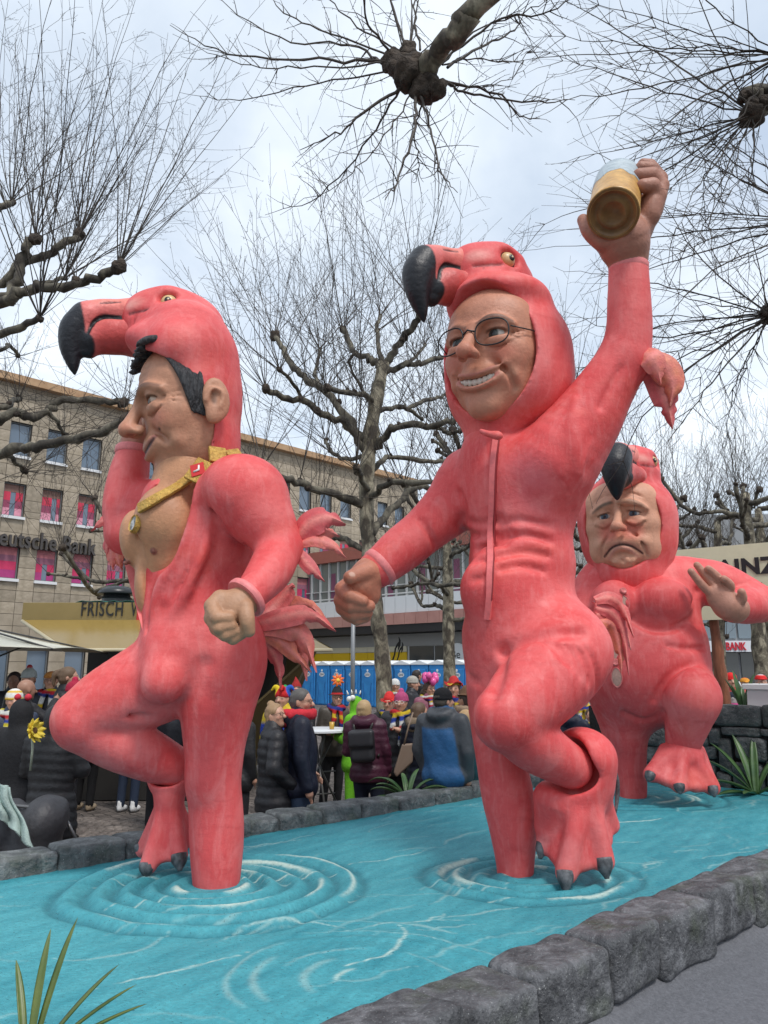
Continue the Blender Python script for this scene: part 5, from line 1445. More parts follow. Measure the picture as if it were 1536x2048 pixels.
# ------------------------------------------------------------------ FIGURE C: stout, buttoned suit, sad face
figC = tag(empty('flamingo_figure', onz(1262, 1592, ZW)), 'stout rear flamingo figure with sad frowning face and raised palm', 'figure', 'giant figures in pink flamingo suits')
def build_C():
    s = Sculpt(0.021)
    Y0_ = 7.70
    s.u(pT([(1263, 1612, 7.7, 28), (1263, 1570, 7.7, 30), (1258, 1510, 7.7, 34), (1250, 1460, 7.7, 46), (1248, 1400, 7.72, 60)]), .06)
    s.u(pE(1290, 1345, 7.62, 124, 108, 110), .15)
    s.u(pE(1292, 1285, 7.66, 118, 100, 96), .15)
    s.u(pE(1290, 1200, 7.72, 108, 84, 82), .14)
    s.u(pE(1324, 1205, 7.32, 62, 50, 46), .05); s.u(pE(1228, 1208, 7.40, 46, 48, 46), .05)
    s.u(pE(1290, 1150, 7.74, 116, 44, 66), .10)
    s.u(pE(1388, 1330, 7.68, 26, 30, 40), .08)
    # near (image right) arm out to the elbow and back
    s.u(pT([(1375, 1160, 7.66, 46), (1430, 1168, 7.62, 46), (1480, 1190, 7.58, 43), (1518, 1206, 7.50, 36)]), .07)
    s.u(pT([(1516, 1208, 7.50, 36), (1490, 1212, 7.30, 36), (1462, 1214, 7.12, 30)]), .05)
    # far arm, mostly hidden
    s.u(pT([(1215, 1150, 7.8, 44), (1185, 1180, 7.75, 40), (1165, 1230, 7.6, 34)]), .07)
    # raised leg, thigh towards the viewer
    s.u(pT([(1360, 1385, 7.55, 66), (1378, 1388, 7.30, 60), (1384, 1392, 7.12, 54)]), .08)
    s.u(pE(1384, 1392, 7.10, 54, 55, 50), .05)
    s.u(pT([(1384, 1402, 7.10, 51), (1376, 1440, 7.16, 44), (1368, 1475, 7.22, 36), (1365, 1498, 7.24, 31)]), .05)
    def surf(x, y, off=0.006, a=6.6, b=8.4):
        tt = np.linspace(a, b, 121); f = s.val(np.array([W(x, y, t) for t in tt])); i_ = int(np.argmax(f < 0)); return float(tt[i_]) + off if f[i_] < 0 else 7.6
    def groove(pts, k=.05): s.s(pT([(x, y, surf(x, y), r) for x, y, r in pts]), k)
    groove([(1262, 1238, 4), (1300, 1258, 7), (1345, 1257, 7), (1374, 1240, 4)], .05)
    groove([(1335, 1292, 2), (1370, 1298, 4), (1405, 1296, 3)], .05)
    groove([(1395, 1180, 3), (1386, 1215, 5), (1392, 1250, 3)], .06)
    groove([(1310, 1400, 3), (1325, 1370, 5), (1350, 1345, 5), (1385, 1330, 3)], .06)
    groove([(1250, 1425, 3), (1290, 1440, 4), (1330, 1425, 3)], .05)
    groove([(1250, 1165, 2), (1247, 1200, 3), (1240, 1260, 3), (1232, 1340, 2)], .02)
    s.i(Box((2.4, 7.7, 0.70 + 2.2), (3, 3, 2.24)), .01)
    V, Q, C = s.mesh(SUIT, 1)
    suit = mk('suit', V, Q, m_suit_c, figC, True, C); bv = bvh_of(suit)
    # buttons and the gaps between them
    m_btn = mat('button_paint', (0.66, 0.16, 0.15), rough=0.45); m_gap = mat('undershirt_paint', (0.52, 0.29, 0.23), rough=0.6, noise=0.2, nscale=20)
    for (x, y) in ((1246, 1182), (1231, 1325), (1238, 1255)):
        l, n_ = hit(bv, x, y, 5)
        if l is None: continue
        q = MB(); q.lathe(l - n_ * .02, n_, [(.034, 0), (.034, .034), (.026, .042), (.006, .036)], 16); q.build('button', m_btn, figC, True, sharp=40)
    for (x, y, rx, ry) in ((1246, 1208, 12, 17), (1232, 1303, 12, 17), (1234, 1355, 11, 19)):
        l, n_ = hit(bv, x, y, 5)
        if l is None: continue
        n_ = nrm(n_); uu = nrm(np.cross(n_, (0, 0, 1.0))); vv = np.cross(uu, n_) * -1; sc2 = S(x, y, 7.4)
        V = [l + n_ * .022]; R_ = []
        for k in range(16):
            a = 2 * math.pi * k / 16; w_ = abs(math.cos(a)) ** 1.3 * np.sign(math.cos(a))
            V.append(l + uu * w_ * rx * sc2 + vv * math.sin(a) * ry * sc2 + n_ * .006)
        mk('shirt_gap', V, [(0, 1 + k, 1 + (k + 1) % 16) for k in range(16)], m_gap, figC, True)
        q = MB(); q.tube(V[1:] + [V[1]], .006, 6, False); q.build('gap_edge', m_btn, figC, True)
    # head
    fw = np.array((-.475, -.88, .0)); LC = Loc(W(1252, 1048, 7.60), fw, (-.02, 0, 1), 200 * S(1252, 1048, 7.60))
    side = 1 if (LC.R[0] @ np.array((1, 0, 0))) > 0 else -1
    fa, mouth, on = face(LC, 'C', figC, 0.0125, (0.60, 0.30, 0.195), side, (0.07, 0.10, 0.14), (0.55, 0.50, 0.46), (.05, 1, .02))
    HL = Loc(W(1306, 926, 7.50), np.array((-.52, -.855, .04)), (0.02, 0.0, 1), 185 * S(1306, 926, 7.50))
    HL.o = HL.o - HL.R[0] * side * .232 * HL.s
    s = Sculpt(0.018)
    flamingo_hat(HL, s)
    s.u(LC.ell((0, -.06, .04), (.49, .42, .50)), .08)
    s.u(LC.ell((0, -.06, -.22), (.45, .36, .34)), .10)
    s.u(pT([(1262, 1110, 7.66, 70), (1262, 1150, 7.66, 74)], 1), .10)
    s.s(LC.ell((0, .44, -.045), (.40, .56, .45)), .016)
    V, Q, C = s.mesh(SUIT, 1)
    hood = mk('flamingo_hood', V, Q, m_suit_c, figC, True, C)
    beak(HL, hood, 0.0155, 1.32); flamingo_eye(HL, side, hood, .5, .75); flamingo_eye(HL, -side, hood)
    # raised palm
    s = Sculpt(0.0095); hb = (0.46, 0.22, 0.155)
    s.u(pT([(1468, 1216, 7.14, 30), (1455, 1212, 7.08, 28)], 1), .03)
    s.u(pE(1446, 1200, 7.06, 38, 27, 16, -38), .04)
    for (a, b, c_) in (((1428, 1194, 7.05, 9), (1404, 1170, 7.02, 8.5), (1382, 1143, 7.01, 7)), ((1436, 1184, 7.06, 9.5), (1416, 1158, 7.06, 9), (1394, 1130, 7.07, 7)),
                       ((1446, 1180, 7.06, 9.5), (1436, 1156, 7.03, 9), (1417, 1138, 7.01, 7.5)), ((1458, 1186, 7.05, 9.5), (1460, 1170, 7.0, 9), (1448, 1158, 6.96, 7.5)), ((1470, 1208, 7.04, 11), (1484, 1198, 6.99, 10), (1483, 1184, 6.95, 8))):
        s.u(pT([a, b, c_], 3), .005)
    V, Q, C = s.mesh(hb, 1); mk('raised_palm', V, Q, m_skin, figC, True, C)
    # elbow feathers (they hang out of the picture)
    for i in range(3):
        feather(figC, [W(1545, 1205, 7.5), W(1580, 1195 + 25 * i, 7.5), W(1615, 1210 + 40 * i, 7.52), W(1640, 1240 + 50 * i, 7.55)], .07, (-.2, -1, .2), 120 + i)
    q = MB(); q.lathe(W(1528, 1206, 7.5), (1, 0, 0), [(.09, 0), (.11, .0), (.09, .06), (.02, .075)], 16); q.build('feather_socket', mat('socket_red', (0.42, 0.03, 0.045), rough=0.6), figC, True)
    # foot
    s = Sculpt(0.0155)
    an = W(1364, 1500, 7.22)
    s.u(pE(1366, 1506, 7.24, 40, 22, 40), .04)
    T_ = [W(1302, 1549, 7.10), W(1358, 1572, 6.98), (W(1424, 1575, 7.08))]
    for t in T_: s.u(Tube([an + np.array((0, -.03, 0)), (an + t) / 2 + np.array((0, -.02, .03)), t], [.10, .07, .06]), .05)
    sb = W(1395, 1502, 7.30); s.u(Tube([sb, T_[2]], [.07, .06]), .05); s.u(Tube([W(1330, 1500, 7.26), T_[0]], [.06, .055]), .05)
    for i in range(2):
        b = (T_[i] + T_[i + 1]) / 2
        for a_ in (an, (sb if i == 1 else W(1335, 1505, 7.2))): s.u(Tri(a_, T_[i], b, .028), .05); s.u(Tri(a_, b, T_[i + 1], .028), .05)
    for t in T_: s.paint(Tube([an * .7 + t * .3, t], [.03, .04], 1), (0.82, 0.40, 0.38), .08, .75)
    for i in range(2): s.paint(Seg(an * .5 + (T_[i] + T_[i + 1]) * .25, (T_[i] + T_[i + 1]) / 2, .02, .07), (0.60, 0.06, 0.06), .09, .8)
    s.paint(pT([(1300, 1562, 7.1, 6), (1360, 1588, 7.0, 6), (1425, 1590, 7.1, 6)]), (0.06, 0.06, 0.065), .03)
    V, Q, C = s.mesh(SUIT, 1); ft = mk('webbed_foot', V, Q, m_suit_c, figC, True, C)
    for (x, y, Y, x1, y1) in ((1301, 1548, 7.06, 1296, 1562), (1358, 1570, 6.94, 1361, 1588), (1424, 1574, 7.03, 1429, 1594)):
        claw(W(x, y, Y), W(x1, y1, Y - .04), .05, ft)
build_C()
# ================================================================== GROUND
def cobble_material():
    m = bpy.data.materials.new('plaza_paving'); m.use_nodes = True; nt = m.node_tree; b = nt.nodes['Principled BSDF']
    b.inputs['Roughness'].default_value = 0.75
    t = N(nt, 'ShaderNodeTexCoord'); mp = N(nt, 'ShaderNodeMapping'); mp.inputs['Scale'].default_value = (9.0, 9.0, 9.0); mp.inputs['Rotation'].default_value = (0, 0, 0.8)
    nt.links.new(t.outputs['Object'], mp.inputs['Vector'])
    nz = N(nt, 'ShaderNodeTexNoise'); setin(nz, Scale=0.35, Detail=3.0); nt.links.new(mp.outputs[0], nz.inputs['Vector'])
    mxv = N(nt, 'ShaderNodeMix', data_type='RGBA'); mxv.inputs[0].default_value = 0.10; nt.links.new(mp.outputs[0], mxv.inputs[6]); nt.links.new(nz.outputs['Color'], mxv.inputs[7])
    v = N(nt, 'ShaderNodeTexVoronoi', feature='F1', distance='CHEBYCHEV'); setin(v, Scale=1.0, Randomness=0.45); nt.links.new(mxv.outputs[2], v.inputs['Vector'])
    e = N(nt, 'ShaderNodeTexVoronoi', feature='DISTANCE_TO_EDGE'); setin(e, Scale=1.0, Randomness=0.45); nt.links.new(mxv.outputs[2], e.inputs['Vector'])
    rp = N(nt, 'ShaderNodeMapRange'); setin(rp, From_Min=0.0, From_Max=0.08); nt.links.new(e.outputs['Distance'], rp.inputs['Value'])
    cr = N(nt, 'ShaderNodeValToRGB'); cr.color_ramp.elements[0].color = (0.075, 0.062, 0.055, 1); cr.color_ramp.elements[1].color = (0.16, 0.135, 0.12, 1)
    sp = N(nt, 'ShaderNodeSeparateColor'); nt.links.new(v.outputs['Color'], sp.inputs[0]); nt.links.new(sp.outputs[0], cr.inputs['Fac'])
    n2 = N(nt, 'ShaderNodeTexNoise'); setin(n2, Scale=0.5, Detail=5.0); nt.links.new(t.outputs['Object'], n2.inputs['Vector'])
    mr = N(nt, 'ShaderNodeMapRange'); setin(mr, From_Min=0.3, From_Max=0.7, To_Min=0.8, To_Max=1.35); nt.links.new(n2.outputs['Fac'], mr.inputs['Value'])
    m1 = N(nt, 'ShaderNodeMix', data_type='RGBA'); nt.links.new(rp.outputs[0], m1.inputs[0]); m1.inputs[6].default_value = (0.045, 0.04, 0.036, 1); nt.links.new(cr.outputs[0], m1.inputs[7])
    m2 = N(nt, 'ShaderNodeMix', data_type='RGBA', blend_type='MULTIPLY'); m2.inputs[0].default_value = 1; nt.links.new(m1.outputs[2], m2.inputs[6]); nt.links.new(mr.outputs[0], m2.inputs[7])
    nt.links.new(m2.outputs[2], b.inputs['Base Color'])
    bp = N(nt, 'ShaderNodeBump'); bp.inputs['Distance'].default_value = 0.02; nt.links.new(rp.outputs[0], bp.inputs['Height']); nt.links.new(bp.outputs[0], b.inputs['Normal'])
    return m
g = MB(); g.quad((-260, -60, 0), (260, -60, 0), (260, 420, 0), (-260, 420, 0))
tag(g.build('ground', cobble_material()), kind='structure')
# paving setts laid in fans, where they are near enough to tell apart
def setts():
    m = mat('sett_stone', (0.085, 0.07, 0.062), rough=0.7, color2=(0.20, 0.17, 0.15), nscale=2.2, noise=0.3, bump=0.004, bscale=40)
    V = []; Fc = []; r = np.random.default_rng(4); R0 = 1.25
    for ci in range(-6, 9):
        for cj in range(-3, 7):
            cx = -4.0 + ci * 1.25 + (0.625 if cj % 2 else 0); cy = 6.0 + cj * 0.62
            for k in range(6):
                rad = 0.72 - k * 0.105; n = max(3, int(rad * 2.2 / 0.105))
                for a in range(n):
                    th = math.radians(28) + (math.pi - math.radians(56)) * (a + .5) / n
                    x, y = cx + rad * math.cos(th), cy + rad * math.sin(th)
                    px_ = 768 + 1500 * x / y
                    if y < 5.2 or y > 10.5 or x < -4.6 or x > 2.6: continue
                    if x * FN[0] + y * FN[1] > A_FAR - 0.35: continue
                    hw = rad * (math.pi - math.radians(56)) / n / 2 * .92; hr = .047; z = .018 + r.uniform(-.004, .006)
                    tx, ty = -math.sin(th), math.cos(th); rx, ry = math.cos(th), math.sin(th); o = len(V)
                    for (u_, w_, zz) in ((-1, -1, -.01), (1, -1, -.01), (1, 1, -.01), (-1, 1, -.01), (-.8, -.8, z), (.8, -.8, z), (.8, .8, z), (-.8, .8, z)):
                        V.append((x + tx * hw * u_ + rx * hr * w_, y + ty * hw * u_ + ry * hr * w_, zz))
                    Fc += [tuple(o + q for q in f) for f in ((4, 7, 6, 5), (0, 4, 5, 1), (1, 5, 6, 2), (2, 6, 7, 3), (3, 7, 4, 0))]
    V = np.array(V); Fq = np.array(Fc)
    n0 = np.cross(V[Fq[0, 1]] - V[Fq[0, 0]], V[Fq[0, 2]] - V[Fq[0, 0]])
    if n0[2] < 0: Fq = Fq[:, ::-1].copy()
    tag(mk('paving_setts', V, Fq, m, None, False), 'brown paving setts laid in fans beside the float', 'paving', kind='stuff')
setts()

# ================================================================== TREES
def bark_mat(name, dark, mid, light, sc_=5.0):
    m = bpy.data.materials.new(name); m.use_nodes = True; nt = m.node_tree; b = nt.nodes['Principled BSDF']; b.inputs['Roughness'].default_value = 0.85
    t = N(nt, 'ShaderNodeTexCoord'); mp = N(nt, 'ShaderNodeMapping'); mp.inputs['Scale'].default_value = (1, 1, .6); nt.links.new(t.outputs['Object'], mp.inputs['Vector'])
    n1 = N(nt, 'ShaderNodeTexNoise'); setin(n1, Scale=sc_, Detail=6.0, Roughness=0.55, Distortion=0.5); nt.links.new(mp.outputs[0], n1.inputs['Vector'])
    r = N(nt, 'ShaderNodeValToRGB'); r.color_ramp.interpolation = 'EASE'; e = r.color_ramp.elements
    e[0].position = 0.40; e[0].color = (*dark, 1); e[1].position = 0.60; e[1].color = (*light, 1); q = e.new(0.49); q.color = (*mid, 1)
    nt.links.new(n1.outputs['Fac'], r.inputs['Fac'])
    n2 = N(nt, 'ShaderNodeTexNoise'); setin(n2, Scale=sc_ * 7, Detail=4.0); nt.links.new(mp.outputs[0], n2.inputs['Vector'])
    mr = N(nt, 'ShaderNodeMapRange'); setin(mr, From_Min=0.3, From_Max=0.7, To_Min=0.75, To_Max=1.2); nt.links.new(n2.outputs['Fac'], mr.inputs['Value'])
    mx = N(nt, 'ShaderNodeMix', data_type='RGBA', blend_type='MULTIPLY'); mx.inputs[0].default_value = 1; nt.links.new(r.outputs[0], mx.inputs[6]); nt.links.new(mr.outputs[0], mx.inputs[7])
    nt.links.new(mx.outputs[2], b.inputs['Base Color'])
    bp = N(nt, 'ShaderNodeBump'); bp.inputs['Distance'].default_value = 0.02; nt.links.new(n1.outputs['Fac'], bp.inputs['Height']); nt.links.new(bp.outputs[0], b.inputs['Normal'])
    return m
m_trunk = bark_mat('plane_bark', (0.062, 0.050, 0.036), (0.145, 0.125, 0.088), (0.31, 0.275, 0.20), 7.0)
m_limb = bark_mat('limb_bark', (0.042, 0.036, 0.028), (0.080, 0.070, 0.052), (0.15, 0.135, 0.10), 6.0)
m_knob = mat('knob_bark', (0.028, 0.021, 0.016), rough=0.9, color2=(0.075, 0.055, 0.04), nscale=18, noise=0.3, bump=0.03, bscale=30)
m_twig = mat('twig_bark', (0.036, 0.028, 0.022), rough=0.8, color2=(0.085, 0.072, 0.06), nscale=0.8, mixpos=(.4, .7))
def tubes(P, R, sides=3):
    """P (n,k,3), R (n,k) -> one mesh"""
    n, k, _ = P.shape
    T = np.empty_like(P); T[:, 1:-1] = P[:, 2:] - P[:, :-2]; T[:, 0] = P[:, 1] - P[:, 0]; T[:, -1] = P[:, -1] - P[:, -2]
    T /= np.linalg.norm(T, axis=2, keepdims=True) + 1e-9
    ref = np.where(np.abs(T[:, :1, 2:3]) > 0.9, np.array((1.0, 0, 0)), np.array((0, 0, 1.0))); ref = np.broadcast_to(ref, T.shape)
    U = np.cross(T, ref); U /= np.linalg.norm(U, axis=2, keepdims=True) + 1e-9; B = np.cross(T, U)
    V = np.empty((n, k, sides, 3), dtype=np.float32)
    for s_ in range(sides):
        a = 2 * math.pi * s_ / sides; V[:, :, s_] = P + R[:, :, None] * (U * math.cos(a) + B * math.sin(a))
    base = (np.arange(n)[:, None, None] * k + np.arange(k - 1)[None, :, None]) * sides
    s0 = np.arange(sides)[None, None, :]; s1 = (s0 + 1) % sides
    Q = np.stack([base + s0, base + s1, base + sides + s1, base + sides + s0], -1).reshape(-1, 4)
    return V.reshape(-1, 3), Q
class Twigs:
    def __init__(s): s.V = []; s.Q = []; s.n = 0
    def add(s, P, R, sides=3):
        V, Q = tubes(P, R, sides); s.V.append(V); s.Q.append(Q + s.n); s.n += len(V)
    def grow(s, r, st, dr, ln, r0, k=9, lift=0.35, wig=0.10, side=8, side_len=0.28, sub=True, rmin=0.0016):
        st = np.asarray(st, float); n = len(st); ln = np.broadcast_to(ln, (n,)); dr = dr / np.linalg.norm(dr, axis=1, keepdims=True)
        P = np.empty((n, k, 3)); P[:, 0] = st; d = dr.copy()
        for i in range(1, k):
            d = d + np.array((0, 0, lift / k)) + r.normal(0, wig, (n, 3)) / math.sqrt(k) * 1.2
            d /= np.linalg.norm(d, axis=1, keepdims=True); P[:, i] = P[:, i - 1] + d * (ln / (k - 1))[:, None]
        t = np.linspace(0, 1, k); R = np.maximum(np.asarray(r0)[..., None] * (1 - .85 * t)[None, :] * np.ones((n, 1)), rmin)
        s.add(P, R, 4 if k > 8 else 3)
        if side > 0:
            m = n * side; pi = np.repeat(np.arange(n), side); tt = r.uniform(.18, .97, m); f = tt * (k - 1); i0 = np.minimum(f.astype(int), k - 2); fr = (f - i0)[:, None]
            sp = P[pi, i0] * (1 - fr) + P[pi, i0 + 1] * fr; tg = P[pi, i0 + 1] - P[pi, i0]; tg /= np.linalg.norm(tg, axis=1, keepdims=True)
            pr = np.cross(tg, r.normal(size=(m, 3))); pr /= np.linalg.norm(pr, axis=1, keepdims=True)
            sl = side_len * r.uniform(.3, 1.25, m) * (1.15 - .7 * tt) * np.minimum(1.6, ln[pi] / 1.6)
            ang = r.uniform(.5, 1.1, m)[:, None]
            s.grow(r, sp, tg * np.cos(ang) + pr * np.sin(ang), sl, np.maximum(np.broadcast_to(r0, (n,))[pi] * .42 * (1 - .6 * tt), rmin), 4 if sub else 3, lift * .6, wig * 1.5, (3 if sub else 0), side_len * .45, False, rmin)
    def build(s, parent, m=None):
        o = mk('twigs', np.concatenate(s.V), np.concatenate(s.Q), m or m_twig, parent, True); o['kind'] = 'stuff'; return o
def lump(name, c, r, seed, parent, n=4):
    P, Fc = stone_geo(r, r, r, seed, 9 if np.linalg.norm(c) < 9 else n, 2.3, r * .30); P = P * (1 + .22 * vnoise(P / r, seed + 9, 3.2)[:, None])
    return mk(name, P + np.asarray(c), np.array(Fc), m_knob, parent, True)
def wobble(P, R, r, amt, sub=5):
    P, R = smooth_path(np.asarray(P, float), np.asarray(R, float), sub); n = len(P)
    P = P.copy(); P[1:-1] += r.normal(0, 1, (n - 2, 3)) * (R[1:-1, None] * amt); R = R * (1 + r.normal(0, .08, n)); return P, R
def limb(parent, r, pts, radii, knob=True, name='branch', m=None, sides=10, seed=0, extra=2):
    """a crooked limb with a pollard knob at the end; returns knob centres and outward directions"""
    P, R = wobble(pts, radii, r, .34)
    q = MB(); q.tube(P, R, sides); o = q.build(name, m or m_limb, parent, True)
    ks = []
    if knob:
        e = P[-1]; d = nrm(P[-1] - P[-3]); kr = max(R[-1] * 1.55, .035)
        lump('knob', e, kr, int(r.integers(1e5)), o); ks.append((e, d, kr))
        for _ in range(extra):
            i = int(r.integers(len(P) // 3, len(P) - 2)); kk = P[i] + nrm(r.normal(size=3) + np.array((0, 0, .7))) * R[i]
            kr2 = R[i] * .8; lump('knob', kk, kr2, int(r.integers(1e5)), o); ks.append((kk, nrm(kk - P[i]), kr2))
    return ks
def sprout(tw, r, ks, n, ln, r0, spread=0.9, up=1.0, side=7, side_len=.28, lift=.35, rmin=.0016, sub=True):
    st, dr, L = [], [], []
    for i, (c, d, kr) in enumerate(ks):
        m = n if i == 0 else max(2, n // 3)
        for _ in range(m):
            v = nrm(r.normal(size=3)) * spread + d * .35 + np.array((0, 0, up)); v = nrm(v)
            st.append(np.asarray(c) + v * kr * .7); dr.append(v); L.append(ln * r.uniform(.35, 1.15))
    L = np.array(L)
    tw.grow(r, np.array(st), np.array(dr), L, r0 * (0.35 + .65 * L / ln), 10, lift, .17, side, side_len, sub, rmin)

# ---- the plane tree in the middle
def tree_middle():
    r = np.random.default_rng(12); Y = 11.0
    base = W(775, 1560, Y); base = np.array((base[0], Y, 0.0))
    o = tag(empty('plane_tree', base), 'bare pollarded plane tree with mottled trunk between the two tall figures', 'tree', 'bare plane trees')
    tr = [(779, 1600, 31), (772, 1480, 29), (766, 1330, 27), (752, 1210, 25), (738, 1110, 24), (733, 1000, 24), (738, 900, 27), (752, 800, 24), (768, 725, 19)]
    P = [base] + [W(x, y, Y) for x, y, _ in tr[1:]]; R = [q[2] * .58 * S(q[0], q[1], Y) for q in tr]
    P, R = wobble(P, R, r, .03, 6); q = MB(); q.tube(P, R, 16); q.build('trunk', m_trunk, o, True)
    limbs = [([(736, 890), (700, 845), (652, 783), (607, 753), (576, 719), (550, 673)], 13, 1.2), ([(734, 905), (693, 851), (652, 832), (607, 805), (557, 790), (531, 777)], 12, -.8), ([(748, 805), (727, 787), (682, 783), (654, 775)], 9, -1.0),
             ([(764, 735), (743, 719), (712, 707), (686, 658)], 11, .8), ([(770, 728), (799, 685), (822, 658), (839, 632), (833, 609)], 12, -.5), ([(770, 745), (814, 730), (852, 726), (897, 711)], 10, .5), ([(764, 725), (756, 690), (754, 654), (761, 632)], 8, 1.0),
             ([(752, 822), (790, 815), (814, 817), (844, 839)], 8, 1.2), ([(814, 818), (848, 802), (882, 794), (912, 775)], 7, 1.5), ([(744, 905), (773, 870), (795, 851), (871, 851), (928, 828)], 11, -.7), ([(860, 852), (880, 858), (901, 866), (920, 862)], 7, -.9),
             ([(735, 955), (765, 922), (795, 915), (871, 926), (912, 919)], 9, .9), ([(737, 998), (765, 972), (814, 964), (880, 964)], 10, -1.2), ([(730, 1012), (675, 990), (614, 972), (573, 960), (520, 940)], 12, -1.4), ([(742, 1070), (769, 1032), (807, 998), (833, 975), (870, 980)], 12, 1.4),
             ([(735, 1105), (682, 1077), (659, 1070), (630, 1050)], 10, .8), ([(735, 915), (682, 915), (656, 896), (652, 881)], 7, 1.1), ([(735, 985), (718, 945), (712, 935)], 9, -.9),
             ([(800, 735), (830, 715), (850, 690)], 6, 1.5), ([(712, 707), (700, 720), (706, 745), (735, 800)], 5, .5), ([(652, 783), (630, 750), (640, 700)], 7, 1.6), ([(607, 805), (590, 770), (560, 740)], 6, -1.5)]
    tw = Twigs()
    for i, (pts, rp, dY) in enumerate(limbs):
        n = len(pts); P = [W(x, y, Y + dY * (k / (n - 1)) ** 1.1) for k, (x, y) in enumerate(pts)]
        ks = limb(o, r, P, [rp * .0052 * (1 - .30 * k / (n - 1)) for k in range(n)], True, extra=2)
        sprout(tw, r, ks, 11, 3.2, .0068, .85, .95, 8, .42, .35, .0021)
    tw.build(o)
tree_middle()
# ---- the plane tree left, trunk out of the picture
def tree_left():
    r = np.random.default_rng(21); Y = 8.0
    base = np.array((-6.3, 8.2, 0.0))
    o = tag(empty('plane_tree', base), 'bare plane tree reaching in from the left edge with thick crooked limbs', 'tree', 'bare plane trees')
    P = [base, base + (0.05, 0, 2), base + (0.0, 0, 4.2), base + (.1, 0, 6.0)]
    q = MB(); P_, R_ = wobble(P, [.26, .21, .19, .16], r, .025, 6); q.tube(P_, R_, 16); q.build('trunk', m_trunk, o, True)
    tw = Twigs()
    limbs = [([(0, 605), (35, 550), (50, 500), (72, 478)], 14, 0), ([(0, 562), (60, 522), (100, 506), (140, 482), (158, 470)], 12, .5), ([(0, 607), (40, 586), (90, 575), (150, 570), (200, 552), (236, 534)], 13, -.3), ([(40, 586), (100, 566), (130, 556)], 8, .6),
             ([(0, 666), (50, 650), (80, 636)], 10, -.6), ([(0, 836), (29, 825), (70, 834), (97, 822), (117, 804), (187, 800), (246, 806)], 11, .4), ([(0, 906), (59, 895), (129, 881), (199, 866), (252, 838)], 12, -.5),
             ([(0, 912), (30, 925), (50, 942)], 7, .8), ([(0, 816), (18, 807), (38, 796)], 9, 1.0), ([(97, 822), (118, 850), (130, 872)], 5, .6), ([(0, 418), (12, 410), (24, 405)], 10, 1.0), ([(0, 700), (20, 690), (36, 712)], 6, 1.5)]
    for i, (pts, rp, dY) in enumerate(limbs):
        n = len(pts); P = [W(x, y, Y + dY * (k + 1) / n) for k, (x, y) in enumerate(pts)]
        if pts[0][0] == 0:
            hub = base + np.array((.1, 0, float(np.clip(P[0][2] - .5, 3.6, 5.9)))); P = [hub, (hub + P[0]) / 2 + np.array((0, .1, .12))] + P
        n = len(P); ks = limb(o, r, P, [rp * .0044 * (1.25 - .5 * k / (n - 1)) for k in range(n)], True, extra=1)
        hi = pts[-1][1] < 640
        sprout(tw, r, ks, 15 if hi else 20, 3.8 if hi else 1.2, .0085 if hi else .0042, .62 if hi else 1.2, 1.0 if hi else .35, 12 if hi else 6, .42 if hi else .22, .35, .0017)
    tw.build(o)
tree_left()
